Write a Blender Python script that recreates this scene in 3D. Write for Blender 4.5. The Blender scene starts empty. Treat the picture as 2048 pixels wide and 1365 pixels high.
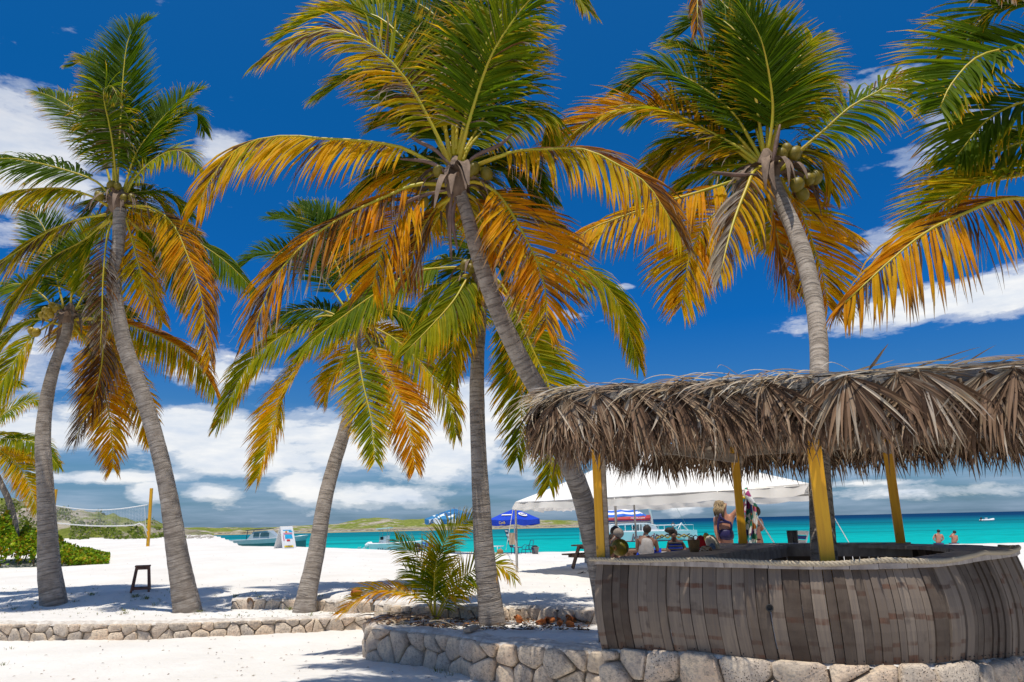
import bpy, bmesh, math, random
from mathutils import Vector, Matrix, noise
R = math.radians
rnd = random.Random(7)
scene = bpy.context.scene
col = scene.collection

# ---------------------------------------------------------------- camera
EYE = 1.95
F = 1450.0
PITCH = math.atan(362.0 / F)
ROLL = 0.0215
cam_d = bpy.data.cameras.new('camera')
cam_d.sensor_width = 36.0
cam_d.lens = F / 2048.0 * 36.0
cam_d.clip_start = 0.05
cam_d.clip_end = 20000
cam = bpy.data.objects.new('camera', cam_d)
col.objects.link(cam)
_f = Vector((0, math.cos(PITCH), math.sin(PITCH)))
_r0 = Vector((1, 0, 0))
_u0 = Vector((0, -math.sin(PITCH), math.cos(PITCH)))
_r = math.cos(ROLL) * _r0 - math.sin(ROLL) * _u0
_u = math.cos(ROLL) * _u0 + math.sin(ROLL) * _r0
cam.matrix_world = Matrix(((_r.x, _u.x, -_f.x, 0), (_r.y, _u.y, -_f.y, 0), (_r.z, _u.z, -_f.z, EYE), (0, 0, 0, 1)))
scene.camera = cam


def ray(px, py):
    return _f + (px - 1024) / F * _r + (682.5 - py) / F * _u


def at(px, py, Y):
    """point seen at pixel (px,py) of the 2048 px photograph, Y metres ahead of the camera"""
    d = ray(px, py)
    return Vector((0, 0, EYE)) + d * (Y / d.y)


def gp(px, py, z):
    """point seen at that pixel on the horizontal plane at height z"""
    d = ray(px, py)
    return Vector((0, 0, EYE)) + d * ((z - EYE) / d.z)


# ---------------------------------------------------------------- world
SUN_EL, SUN_AZ = R(77.5), R(190)      # azimuth of the sun, clockwise from +Y (behind the camera, a little left)
world = bpy.data.worlds.new('World')
scene.world = world
world.use_nodes = True
wt = world.node_tree
for n in list(wt.nodes):
    wt.nodes.remove(n)


class NT:
    """tiny helper for building node trees"""
    def __init__(s, t):
        s.t = t

    def n(s, typ, **kw):
        nd = s.t.nodes.new(typ)
        for k, v in kw.items():
            setattr(nd, k, v)
        return nd

    def link(s, a, b):
        s.t.links.new(a, b)

    def set(s, sock, v):
        if hasattr(v, 'is_output') or isinstance(v, bpy.types.NodeSocket):
            s.t.links.new(v, sock)
        else:
            sock.default_value = v

    def math(s, op, a, b=0.0, c=0.0, clamp=False):
        nd = s.n('ShaderNodeMath', operation=op)
        nd.use_clamp = clamp
        for i, v in enumerate((a, b, c)):
            s.set(nd.inputs[i], v)
        return nd.outputs[0]

    def ramp(s, fac, stops, interp='LINEAR'):
        nd = s.n('ShaderNodeValToRGB')
        nd.color_ramp.interpolation = interp
        el = nd.color_ramp.elements
        while len(el) > 1:
            el.remove(el[-1])
        for i, (p, c) in enumerate(stops):
            e = el[0] if i == 0 else el.new(p)
            e.position = p
            if isinstance(c, (int, float)):
                c = (c, c, c)
            e.color = (c[0], c[1], c[2], 1)
        s.set(nd.inputs[0], fac)
        return nd.outputs[0]

    def noise(s, vec, scale, detail=4, rough=0.55, dim='3D', dist=0.0):
        nd = s.n('ShaderNodeTexNoise', noise_dimensions=dim)
        if vec is not None:
            s.link(vec, nd.inputs['Vector'])
        nd.inputs['Scale'].default_value = scale
        nd.inputs['Detail'].default_value = detail
        nd.inputs['Roughness'].default_value = rough
        nd.inputs['Distortion'].default_value = dist
        return nd.outputs[0]

    def mix(s, fac, a, b, mode='MIX'):
        nd = s.n('ShaderNodeMix', data_type='RGBA', blend_type=mode)
        s.set(nd.inputs[0], fac)
        for sock, v in ((nd.inputs[6], a), (nd.inputs[7], b)):
            if isinstance(v, tuple):
                v = (v[0], v[1], v[2], 1)
            s.set(sock, v)
        return nd.outputs[2]

    def map(s, vec, scale=(1, 1, 1), loc=(0, 0, 0), rot=(0, 0, 0)):
        nd = s.n('ShaderNodeMapping')
        s.link(vec, nd.inputs[0])
        nd.inputs['Scale'].default_value = scale
        nd.inputs['Location'].default_value = loc
        nd.inputs['Rotation'].default_value = rot
        return nd.outputs[0]


W = NT(wt)
sky = W.n('ShaderNodeTexSky', sky_type='NISHITA')
sky.sun_disc = False
sky.sun_elevation = SUN_EL
sky.sun_rotation = SUN_AZ
sky.altitude = 0
sky.air_density = 1.0
sky.dust_density = 0.4
sky.ozone_density = 3.0
geo = W.n('ShaderNodeTexCoord')
dirv = geo.outputs['Generated']
sep = W.n('ShaderNodeSeparateXYZ')
W.link(dirv, sep.inputs[0])
dx, dy, dz = sep.outputs
el = W.math('ARCSINE', dz)                       # radians
az = W.math('ARCTAN2', dx, dy)
elp = W.math('MAXIMUM', el, 0.0)
t_el = W.math('DIVIDE', elp, 0.9, clamp=True)
# the polarised, saturated blue of the photograph: the physical sky filtered by elevation
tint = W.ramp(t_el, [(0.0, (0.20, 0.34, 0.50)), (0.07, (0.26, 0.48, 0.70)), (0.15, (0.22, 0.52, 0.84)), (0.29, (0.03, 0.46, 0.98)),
                     (0.6, (0.03, 0.54, 1.0)), (0.78, (0.06, 0.60, 1.06)), (1.0, (0.5, 0.85, 1.1))])  # unseen zenith made brighter and less blue to lift the shade below
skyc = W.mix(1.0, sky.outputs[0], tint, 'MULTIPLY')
# clouds on direction coordinates
comb = W.n('ShaderNodeCombineXYZ')
W.link(az, comb.inputs[0])
W.link(W.math('MULTIPLY', el, 1.9), comb.inputs[1])
cvec = comb.outputs[0]


def dirang(px, py):
    d = ray(px, py).normalized()
    return math.atan2(d.x, d.y), math.asin(d.z)


# (px, py, half width px, half height px, strength)
BLOBS = [(-60, 260, 260, 110, .75), (130, 270, 70, 80, .55), (440, 300, 60, 46, .48), (40, 420, 150, 80, .42), (60, 700, 260, 70, .34),
         (440, 745, 100, 50, .55), (700, 650, 130, 30, .32), (340, 860, 330, 46, .72), (640, 905, 330, 40, .6), (480, 905, 120, 46, .8), (620, 870, 160, 40, .6),
         (930, 840, 130, 70, .86), (860, 905, 130, 60, .8), (1060, 900, 120, 60, .4), (430, 985, 60, 26, .62), (610, 975, 55, 30, .7), (300, 985, 40, 30, .5),
         (1850, 610, 190, 30, .75), (2000, 590, 150, 40, .7), (1760, 500, 70, 40, .35), (1900, 300, 170, 50, .34), (1780, 160, 110, 35, .30),
         (1960, 230, 120, 60, .3), (1250, 575, 30, 10, .36), (1305, 580, 20, 7, .34), (1120, 630, 50, 14, .28), (1360, 1008, 40, 20, .5), (1300, 1010, 40, 15, .35),
         (1850, 985, 300, 16, .36), (1700, 968, 150, 8, .4), (2100, 800, 200, 60, .2), (760, 990, 180, 30, .45), (180, 955, 240, 14, .5)]
cover = None
for (bx, by, wx, wy, st) in BLOBS:
    a0, e0 = dirang(bx, by)
    sa, se = wx / F * 0.95, wy / F * 0.92
    u = W.math('DIVIDE', W.math('SUBTRACT', az, a0), sa)
    v = W.math('DIVIDE', W.math('SUBTRACT', el, e0), se)
    q = W.math('ADD', W.math('MULTIPLY', u, u), W.math('MULTIPLY', v, v))
    g = W.math('MULTIPLY', W.math('EXPONENT', W.math('MULTIPLY', q, -0.8)), st)
    cover = g if cover is None else W.math('MAXIMUM', cover, g)
n1 = W.noise(W.map(cvec, (1.0, 1.6, 1)), 7.0, 9, 0.62, dist=0.3)
n2 = W.noise(W.map(cvec, (1.0, 2.6, 1), (3.1, 1.7, 0)), 3.2, 8, 0.6)
# outside the frame extra broken cloud is added to brighten the shade in view
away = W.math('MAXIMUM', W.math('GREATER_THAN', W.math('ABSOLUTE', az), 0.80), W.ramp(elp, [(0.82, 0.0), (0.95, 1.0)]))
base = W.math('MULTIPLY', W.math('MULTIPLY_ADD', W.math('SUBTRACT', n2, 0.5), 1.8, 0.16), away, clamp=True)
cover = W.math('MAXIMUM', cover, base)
n3 = W.noise(W.map(cvec, (1.0, 1.3, 1), (0.4, 0.9, 0)), 26.0, 8, 0.65)
dens = W.math('ADD', cover, W.math('ADD', W.math('MULTIPLY', W.math('SUBTRACT', n1, 0.5), 1.15), W.math('MULTIPLY', W.math('SUBTRACT', n3, 0.5), 0.42)))
cl = W.ramp(dens, [(0.20, 0.0), (0.33, 0.42), (0.47, 0.92), (0.7, 1.0)], 'EASE')
# low haze bank near the horizon
bank = W.ramp(W.math('DIVIDE', elp, 0.16, clamp=True), [(0.0, 0.50), (0.45, 0.50), (0.8, 0.2), (1.0, 0.0)])
nb = W.noise(W.map(cvec, (1.0, 5.0, 1), (1.0, 0, 0)), 5.0, 7, 0.6)
bank = W.math('MULTIPLY', bank, W.ramp(nb, [(0.3, 0.25), (0.6, 1.0)]))
shade = W.noise(W.map(cvec, (1.0, 1.8, 1), (0.02, 0.05, 0)), 9.0, 6, 0.6)
cloudc = W.mix(W.ramp(shade, [(0.33, 0.0), (0.62, 1.0)]), (0.68, 0.76, 0.88), (1.0, 1.0, 0.99))
bankc = W.mix(W.ramp(nb, [(0.4, 0.0), (0.75, 1.0)]), (0.25, 0.41, 0.68), (0.56, 0.66, 0.84))
WS = 0.082
skyv = skyc
CK = 0.80
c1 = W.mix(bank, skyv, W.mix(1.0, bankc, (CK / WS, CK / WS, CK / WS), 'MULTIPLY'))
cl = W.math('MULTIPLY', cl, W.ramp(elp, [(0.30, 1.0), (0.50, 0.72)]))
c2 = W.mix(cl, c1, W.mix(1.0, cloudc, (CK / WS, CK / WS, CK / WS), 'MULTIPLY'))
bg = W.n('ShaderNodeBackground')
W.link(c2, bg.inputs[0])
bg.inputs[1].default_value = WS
wo = W.n('ShaderNodeOutputWorld')
W.link(bg.outputs[0], wo.inputs[0])

sun_d = bpy.data.lights.new('sun', 'SUN')
sun_d.energy = 3.8
sun_d.angle = R(0.53)
sun_d.color = (1.0, 0.94, 0.84)
sun = bpy.data.objects.new('sun', sun_d)
col.objects.link(sun)
sdir = Vector((math.sin(SUN_AZ) * math.cos(SUN_EL), math.cos(SUN_AZ) * math.cos(SUN_EL), math.sin(SUN_EL)))
sun.rotation_euler = sdir.to_track_quat('Z', 'Y').to_euler()
sun.location = (0, 0, 30)

vs = scene.view_settings
vs.view_transform = 'Standard'
vs.look = 'None'
vs.exposure = 0.30
vs.gamma = 1.0
vs.use_curve_mapping = False
scene.cycles.max_bounces = 8
scene.cycles.transparent_max_bounces = 8


# ---------------------------------------------------------------- objects
def link(o, parent=None):
    col.objects.link(o)
    if parent is not None:
        o.parent = parent
    return o


def thing(name, label, cat, loc=(0, 0, 0), rz=0.0, group=None):
    o = bpy.data.objects.new(name, None)
    o.empty_display_size = 0.2
    o.location = loc
    o.rotation_euler = (0, 0, rz)
    col.objects.link(o)
    o['label'] = label
    o['category'] = cat
    if group:
        o['group'] = group
    return o


def tag(o, label, cat, group=None):
    o['label'] = label
    o['category'] = cat
    if group:
        o['group'] = group
    return o


class MB:
    """collects geometry; build() links it as one mesh object"""
    def __init__(s):
        s.v, s.f, s.c, s.uv, s.mi = [], [], [], [], []

    def add(s, vs_, fs, c=None, uv=None, mi=0):
        b = len(s.v)
        s.v.extend([tuple(p) for p in vs_])
        s.f.extend([tuple(b + i for i in f) for f in fs])
        if c is not None:
            s.c.extend(c if isinstance(c, list) else [c] * len(vs_))
        elif s.c:
            s.c.extend([(1, 1, 1)] * len(vs_))
        if uv is not None:
            s.uv.extend(uv)
        s.mi.extend([mi] * len(fs))
        return s

    def box(s, c, size, rot=None, mi=0, col_=None):
        x, y, z = [a / 2 for a in size]
        ps = [Vector((i, j, k)) for i in (-x, x) for j in (-y, y) for k in (-z, z)]
        if rot is not None:
            ps = [rot @ p for p in ps]
        c = Vector(c)
        s.add([c + p for p in ps], [(0, 1, 3, 2), (4, 6, 7, 5), (0, 4, 5, 1), (2, 3, 7, 6), (0, 2, 6, 4), (1, 5, 7, 3)], c=col_, mi=mi)
        return s

    def beam(s, a, b, w, h, up=(0, 0, 1), mi=0, ext=0.0):
        a, b = Vector(a), Vector(b)
        d = (b - a).normalized()
        a = a - d * ext
        b = b + d * ext
        sd = d.cross(Vector(up))
        if sd.length < 1e-4:
            sd = d.cross(Vector((1, 0, 0)))
        sd.normalize()
        u = sd.cross(d).normalized()
        vs_ = []
        for p in (a, b):
            for i, j in ((-1, -1), (1, -1), (1, 1), (-1, 1)):
                vs_.append(p + sd * i * w / 2 + u * j * h / 2)
        s.add(vs_, [(3, 2, 1, 0), (4, 5, 6, 7), (0, 1, 5, 4), (1, 2, 6, 5), (2, 3, 7, 6), (3, 0, 4, 7)], mi=mi)
        return s

    def tube(s, pts, rad, n=8, c=None, mi=0, cap=True):
        pts = [Vector(p) for p in pts]
        m = len(pts)
        if not isinstance(rad, (list, tuple)):
            rad = [rad] * m
        vs_, fs = [], []
        ref = None
        for i, p in enumerate(pts):
            t = (pts[min(i + 1, m - 1)] - pts[max(i - 1, 0)])
            if t.length < 1e-9:
                t = Vector((0, 0, 1))
            t.normalize()
            if ref is None:
                ref = t.cross(Vector((0.13, 0.2, 0.97)))
                if ref.length < 1e-3:
                    ref = t.cross(Vector((1, 0, 0)))
            ref = (ref - t * ref.dot(t)).normalized()
            b = t.cross(ref)
            for k in range(n):
                a = 2 * math.pi * k / n
                vs_.append(p + (ref * math.cos(a) + b * math.sin(a)) * rad[i])
        for i in range(m - 1):
            for k in range(n):
                k2 = (k + 1) % n
                fs.append((i * n + k, i * n + k2, (i + 1) * n + k2, (i + 1) * n + k))
        if cap:
            fs.append(tuple(reversed(range(n))))
            fs.append(tuple((m - 1) * n + k for k in range(n)))
        cc = None
        if c is not None:
            cc = [ci for ci in c for _ in range(n)] if isinstance(c, list) else [c] * len(vs_)
        s.add(vs_, fs, c=cc, mi=mi)
        return s

    def lathe(s, prof, c=(0, 0, 0), n=16, mi=0, sx=1.0, sy=1.0, rot=None):
        c = Vector(c)
        vs_, fs = [], []
        for (r, z) in prof:
            for k in range(n):
                a = 2 * math.pi * k / n
                p = Vector((r * math.cos(a) * sx, r * math.sin(a) * sy, z))
                if rot is not None:
                    p = rot @ p
                vs_.append(c + p)
        m = len(prof)
        for i in range(m - 1):
            for k in range(n):
                k2 = (k + 1) % n
                fs.append((i * n + k, i * n + k2, (i + 1) * n + k2, (i + 1) * n + k))
        fs.append(tuple(reversed(range(n))))
        fs.append(tuple((m - 1) * n + k for k in range(n)))
        s.add(vs_, fs, mi=mi)
        return s

    def mesh(s, name, mats, smooth=False):
        me = bpy.data.meshes.new(name)
        me.from_pydata(s.v, [], s.f)
        if not isinstance(mats, (list, tuple)):
            mats = [mats]
        for m_ in mats:
            me.materials.append(m_)
        if len(mats) > 1:
            me.polygons.foreach_set('material_index', s.mi)
        if s.c and len(s.c) == len(s.v):
            ca = me.color_attributes.new('Col', 'FLOAT_COLOR', 'POINT')
            flat = []
            for c_ in s.c:
                flat.extend((c_[0], c_[1], c_[2], 1.0))
            ca.data.foreach_set('color', flat)
        if s.uv and len(s.uv) == len(s.v):
            ul = me.uv_layers.new(name='UVMap')
            li = [0] * len(me.loops)
            me.loops.foreach_get('vertex_index', li)
            flat = []
            for i_ in li:
                flat.extend(s.uv[i_])
            ul.data.foreach_set('uv', flat)
        if smooth:
            me.polygons.foreach_set('use_smooth', [True] * len(me.polygons))
        me.update()
        return me

    def build(s, name, mats, parent=None, smooth=False):
        o = bpy.data.objects.new(name, s.mesh(name, mats, smooth))
        return link(o, parent)


def catmull(pts, n):
    """n+1 evenly parametrised samples; entries are tuples of any length"""
    P = [tuple(p) for p in pts]
    k = len(P[0])
    if len(P) == 2:
        return [tuple(P[0][j] + (P[1][j] - P[0][j]) * i / n for j in range(k)) for i in range(n + 1)]
    P = [tuple(2 * P[0][j] - P[1][j] for j in range(k))] + P + [tuple(2 * P[-1][j] - P[-2][j] for j in range(k))]
    m = len(P) - 3
    out = []
    for i in range(n + 1):
        t = i / n * m
        s_ = min(int(t), m - 1)
        t -= s_
        a, b, c, d = P[s_:s_ + 4]
        out.append(tuple(0.5 * (2 * b[j] + (c[j] - a[j]) * t + (2 * a[j] - 5 * b[j] + 4 * c[j] - d[j]) * t * t +
                                (3 * b[j] - a[j] - 3 * c[j] + d[j]) * t ** 3) for j in range(k)))
    return out


# ---------------------------------------------------------------- materials
def new_mat(name):
    m = bpy.data.materials.new(name)
    m.use_nodes = True
    t = NT(m.node_tree)
    b = m.node_tree.nodes['Principled BSDF']
    return m, t, b


def simple(name, c, rough=0.6, c2=None, scale=8.0, bump=0.0, bscale=None, metal=0.0, spec=0.35, stretch=(1, 1, 1), sheen=0.0, rand=0.0):
    m, t, b = new_mat(name)
    co = t.n('ShaderNodeTexCoord').outputs['Object']
    v = t.map(co, stretch)
    base = (c[0], c[1], c[2], 1)
    if c2 is None:
        c2 = tuple(x * 0.8 for x in c)
    nz = t.noise(v, scale, 5, 0.6)
    colr = t.mix(t.ramp(nz, [(0.35, 0.0), (0.65, 1.0)]), tuple(c), tuple(c2))
    if rand:
        oi = t.n('ShaderNodeObjectInfo').outputs['Random']
        hsv = t.n('ShaderNodeHueSaturation')
        t.link(colr, hsv.inputs['Color'])
        t.link(t.math('MULTIPLY_ADD', oi, rand, 1 - rand / 2), hsv.inputs['Value'])
        colr = hsv.outputs[0]
    t.link(colr, b.inputs['Base Color'])
    b.inputs['Roughness'].default_value = rough
    b.inputs['Metallic'].default_value = metal
    b.inputs['Specular IOR Level'].default_value = spec
    if bump:
        nb_ = t.noise(v, bscale or scale * 3, 6, 0.65)
        bp = t.n('ShaderNodeBump')
        bp.inputs['Strength'].default_value = bump
        bp.inputs['Distance'].default_value = 0.02
        t.link(nb_, bp.inputs['Height'])
        t.link(bp.outputs[0], b.inputs['Normal'])
    return m


def leaf_mat(name, trans=0.5, rough=0.45):
    m, t, b = new_mat(name)
    at_ = t.n('ShaderNodeAttribute', attribute_name='Col').outputs['Color']
    co = t.n('ShaderNodeTexCoord').outputs['Object']
    nz = t.noise(co, 6.0, 4, 0.6)
    c_ = t.mix(t.ramp(nz, [(0.3, 0.0), (0.7, 1.0)]), t.mix(1.0, at_, (0.72, 0.72, 0.6), 'MULTIPLY'), at_)
    t.link(c_, b.inputs['Base Color'])
    b.inputs['Roughness'].default_value = rough
    b.inputs['Specular IOR Level'].default_value = 0.10
    tr = t.n('ShaderNodeBsdfTranslucent')
    t.link(t.mix(1.0, c_, (1.0, 1.0, 1.0), 'MULTIPLY'), tr.inputs[0])
    mx = t.n('ShaderNodeMixShader')
    mx.inputs[0].default_value = trans
    t.link(b.outputs[0], mx.inputs[1])
    t.link(tr.outputs[0], mx.inputs[2])
    out = m.node_tree.nodes['Material Output']
    t.link(mx.outputs[0], out.inputs[0])
    return m


M = {}
M['leaf'] = leaf_mat('palm_leaflet', 0.58, 0.6)
M['dryleaf'] = leaf_mat('dry_leaf', 0.18, 0.7)
M['bushleaf'] = leaf_mat('bush_leaf', 0.35, 0.4)
M['rachis'] = simple('palm_midrib', (0.42, 0.38, 0.02), 0.45, (0.50, 0.34, 0.02), 5)
M['coconut'] = simple('coconut_green', (0.12, 0.11, 0.006), 0.5, (0.20, 0.14, 0.008), 5, 0.1)
M['coconut_y'] = simple('coconut_yellow', (0.40, 0.26, 0.01), 0.4, (0.28, 0.19, 0.012), 5, 0.1)
M['sheath'] = simple('dry_sheath', (0.24, 0.165, 0.115), 0.85, (0.12, 0.08, 0.055), 9, 0.6, 30, stretch=(1, 1, 0.25))
M['spathe'] = simple('spathe', (0.20, 0.12, 0.09), 0.7, (0.12, 0.07, 0.05), 8, 0.3, 20)
M['white_paint'] = simple('white_paint', (0.78, 0.78, 0.77), 0.4, (0.70, 0.71, 0.71), 3, 0.0)
M['steel'] = simple('tent_pole_steel', (0.55, 0.53, 0.50), 0.4, (0.40, 0.38, 0.36), 6, 0.1, metal=0.3)
M['black'] = simple('black_cloth', (0.012, 0.012, 0.014), 0.8, (0.03, 0.03, 0.03), 6)
# ---------------------------------------------------------------- ground
def sstep(a, b, x):
    t = min(1.0, max(0.0, (x - a) / (b - a)))
    return t * t * (3 - 2 * t)


def lerp_tab(tab, x):
    if x <= tab[0][0]:
        return tab[0][1]
    for (x0, y0), (x1, y1) in zip(tab, tab[1:]):
        if x <= x1:
            return y0 + (y1 - y0) * (x - x0) / (x1 - x0)
    return tab[-1][1]


Z0 = EYE - 1.97                                     # sand in front of the walls
# foot of the long stone wall, from the photograph
WALL_PIX = [(-420, 1290), (-160, 1284), (0, 1282), (150, 1281), (300, 1279), (450, 1273), (600, 1266), (742, 1259)]
wall_path = [gp(x, y, Z0) for x, y in WALL_PIX]
T1 = EYE - 1.66                                     # terrace behind the long wall


def wall_y(x):
    return lerp_tab([(p.x, p.y) for p in wall_path], x)


PLX = wall_path[-1].x
second_path = [gp(x, y, EYE - 1.71) for x, y in [(462, 1221), (500, 1221), (560, 1221), (640, 1223), (700, 1226), (745, 1225)]]
ZP = EYE - 1.50
planter_front = [gp(x, y, ZP) for x, y in [(753, 1232), (743, 1238), (737, 1246), (748, 1252), (778, 1257), (843, 1262.5), (888, 1267), (917, 1271), (962, 1281), (1006, 1285), (1066, 1289), (1110, 1294), (1181, 1298), (1300, 1306)]]
planter_back = [gp(x, y, EYE - 1.60) for x, y in [(748, 1232), (800, 1238), (882, 1241), (950, 1242), (1006, 1243), (1080, 1245), (1180, 1250), (1260, 1256)]]


def crest(a):
    """height and distance of the beach crest along the azimuth a = X/Y"""
    e = lerp_tab([(-0.75, -0.80), (-0.43, -0.86), (-0.29, -1.02), (-0.17, -1.26), (-0.12, -1.34), (0.03, -1.52), (0.2, -1.55), (0.7, -1.55)], a)
    d = lerp_tab([(-0.9, 60), (-0.5, 45), (-0.40, 40), (0.0, 38), (0.8, 38)], a)
    return e, d


def ground(x, y, detail=True):
    if y < 1.0:
        return Z0
    a = x / y
    r = y
    ec, dc = crest(a)
    en = lerp_tab([(-0.45, -1.50), (-0.25, -1.46), (-0.12, -1.36), (0.05, -1.36), (0.3, -1.38), (0.6, -1.42)], a)
    h2 = en + (ec - en) * sstep(13, dc, r)
    n = noise.noise(Vector((x * 0.35, y * 0.35, 0.3)))
    # terraces
    wy = wall_y(x)
    left = 1 - sstep(PLX - 0.2, PLX + 0.2, x)
    hw = -1.66 - 0.05 * sstep(-8, -3, x)
    if x < PLX + 0.3:
        # strip between the long wall and the low second wall
        second = lerp_tab([(p.x, p.y) for p in second_path], x) + 0.18 + 0.8 * (1 - sstep(-7.0, -5.6, x))
        k = sstep(second - 0.02 - 0.9 * (1 - sstep(-7, -5.5, x)), second + 0.2 + 0.9 * (1 - sstep(-7, -5.5, x)), y)
        h = -1.97 + (hw + 1.97) * sstep(wy + 0.24, wy + 0.31, y)
        h = h + (h2 - h) * k
    else:
        by = lerp_tab([(p.x, p.y + 0.2) for p in planter_back] + [(3.4, 11.2), (8, 9.8)], x)
        k = sstep(by - 0.05, by + 0.12, y)
        h = -1.97 + (h2 + 1.97) * k
    # beach slope to the sea
    if a > -0.62:
        over = r - dc
        if a < -0.36:
            keep = sstep(-0.36, -0.44, a)
            over = over * (1 - keep) + min(over, (r - 150)) * keep
        if over > 0:
            h -= 0.02 * over + 2.6 * sstep(0, 22, over)
    elif r > 150:
        h -= 2.6 * sstep(150, 190, r)
    if detail:
        amp = 1.0 if r < 60 else 0.3
        h += amp * (0.035 * n + 0.018 * noise.noise(Vector((x * 1.1, y * 1.3, 2.2))) + 0.013 * noise.noise(Vector((x * 3.1, y * 3.4, 5.2))))
        if r < 22:
            f_ = abs(noise.noise(Vector((x * 5.5, y * 5.0, 9.2))))
            h += 0.030 * (0.35 - f_) * (1 - sstep(14, 22, r))
        if r > 20:
            h += 0.05 * noise.noise(Vector((x * 0.12, y * 0.2, 7)))
    return h + EYE


sand_m, t, b = new_mat('white_sand')
co = t.n('ShaderNodeTexCoord').outputs['Object']
n_a = t.noise(co, 0.6, 6, 0.6)
n_b = t.noise(co, 60.0, 3, 0.6)
n_c = t.noise(co, 5.0, 6, 0.7)
sc_ = t.mix(t.ramp(n_a, [(0.35, 0.0), (0.7, 1.0)]), (0.70, 0.675, 0.635), (0.62, 0.59, 0.545))
sc_ = t.mix(t.ramp(n_c, [(0.60, 0.0), (0.78, 0.45)]), sc_, (0.52, 0.44, 0.34))
sc_ = t.mix(t.ramp(n_b, [(0.66, 0.0), (0.74, 0.4)]), sc_, (0.50, 0.42, 0.34))
t.link(sc_, b.inputs['Base Color'])
b.inputs['Roughness'].default_value = 0.95
b.inputs['Specular IOR Level'].default_value = 0.1
bp = t.n('ShaderNodeBump')
bp.inputs['Strength'].default_value = 0.55
bp.inputs['Distance'].default_value = 0.05
hn = t.math('ADD', t.noise(co, 9.0, 6, 0.62), t.math('MULTIPLY', t.noise(co, 2.6, 4, 0.5), 1.4))
t.link(hn, bp.inputs['Height'])
t.link(bp.outputs[0], b.inputs['Normal'])
M['sand'] = sand_m

angs = []
a_ = -180.0
while a_ < 180.0:
    angs.append(a_)
    a_ += 0.28 if -42 <= a_ < 42 else 4.0
rs = [0.6]
while rs[-1] < 230:
    rs.append(rs[-1] * (1.0085 if 8 < rs[-1] < 17 else 1.0115 if rs[-1] < 45 else 1.03))
vv, ff = [], []
for r_ in rs:
    for a_ in angs:
        x_, y_ = r_ * math.sin(R(a_)), r_ * math.cos(R(a_))
        fine = abs(a_) < 60
        vv.append((x_, y_, ground(x_, y_) if (fine or y_ > 1) else Z0 + 0.03 * noise.noise(Vector((x_, y_, 0)))))
na = len(angs)
for i in range(len(rs) - 1):
    for k in range(na):
        k2 = (k + 1) % na
        ff.append((i * na + k, i * na + k2, (i + 1) * na + k2, (i + 1) * na + k))
ff.append(tuple(range(na)))
mb = MB()
mb.v, mb.f, mb.mi = vv, ff, [0] * len(ff)
sand = mb.build('sand', sand_m, smooth=True)
sand['kind'] = 'structure'

# ---------------------------------------------------------------- sea
SEA = EYE - 2.9
sea_m, t, b = new_mat('sea_water')
co = t.n('ShaderNodeTexCoord').outputs['Object']
sp = t.n('ShaderNodeSeparateXYZ')
t.link(co, sp.inputs[0])
Y = sp.outputs[1]
X = sp.outputs[0]
wob = t.noise(t.map(co, (0.25, 1, 1)), 0.02, 4, 0.6)
# water depth grows with distance from the beach; bed of white sand with weed patches
dist = t.math('ADD', Y, t.math('MULTIPLY', t.math('SUBTRACT', wob, 0.5), 90))
lg = t.math('DIVIDE', t.math('LOGARITHM', t.math('MAXIMUM', dist, 10.0), 10.0), 4.0)     # 10 m .25  100 m .5  1 km .75  10 km 1
seac = t.ramp(lg, [(0.38, (0.12, 0.60, 0.52)), (0.43, (0.002, 0.42, 0.38)), (0.52, (0.001, 0.33, 0.33)), (0.60, (0.001, 0.17, 0.22)), (0.66, (0.001, 0.085, 0.16)),
                   (0.72, (0.001, 0.035, 0.105)), (1.0, (0.001, 0.028, 0.09))])
weed = t.ramp(t.noise(t.map(co, (0.10, 1.0, 1)), 0.030, 6, 0.62), [(0.50, 0.0), (0.60, 0.75)])
weed = t.math('MULTIPLY', weed, t.ramp(lg, [(0.475, 0.0), (0.53, 1.0), (0.64, 1.0), (0.7, 0.2)]))
seac = t.mix(weed, seac, (0.002, 0.085, 0.11))
rip = t.ramp(t.noise(t.map(co, (0.35, 1.0, 1)), 1.2, 4, 0.6), [(0.3, 0.72), (0.7, 1.15)])
seac = t.mix(1.0, seac, rip, 'MULTIPLY')
t.link(seac, b.inputs['Base Color'])
b.inputs['Roughness'].default_value = 0.35
b.inputs['Specular IOR Level'].default_value = 0.0
gl = t.n('ShaderNodeBsdfGlossy')
gl.inputs['Roughness'].default_value = 0.25
mxs = t.n('ShaderNodeMixShader')
mxs.inputs[0].default_value = 0.035
t.link(b.outputs[0], mxs.inputs[1])
t.link(gl.outputs[0], mxs.inputs[2])
t.link(mxs.outputs[0], sea_m.node_tree.nodes['Material Output'].inputs[0])
bp = t.n('ShaderNodeBump')
bp.inputs['Strength'].default_value = 0.5
bp.inputs['Distance'].default_value = 0.1
t.link(t.noise(t.map(co, (0.5, 1.2, 1)), 1.6, 5, 0.6), bp.inputs['Height'])
t.link(bp.outputs[0], b.inputs['Normal'])
mb = MB()
xs = [-14000, -3000, -800, -300, -100, 0, 100, 300, 800, 3000, 14000]
ys = [-300, 30, 60, 100, 200, 400, 800, 2000, 5000, 15000]
mb.add([(x_, y_, SEA) for y_ in ys for x_ in xs], [(j * 11 + i, j * 11 + i + 1, j * 11 + i + 12, j * 11 + i + 11) for j in range(9) for i in range(10)])
o = mb.build('sea', sea_m)
o['kind'] = 'structure'

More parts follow.
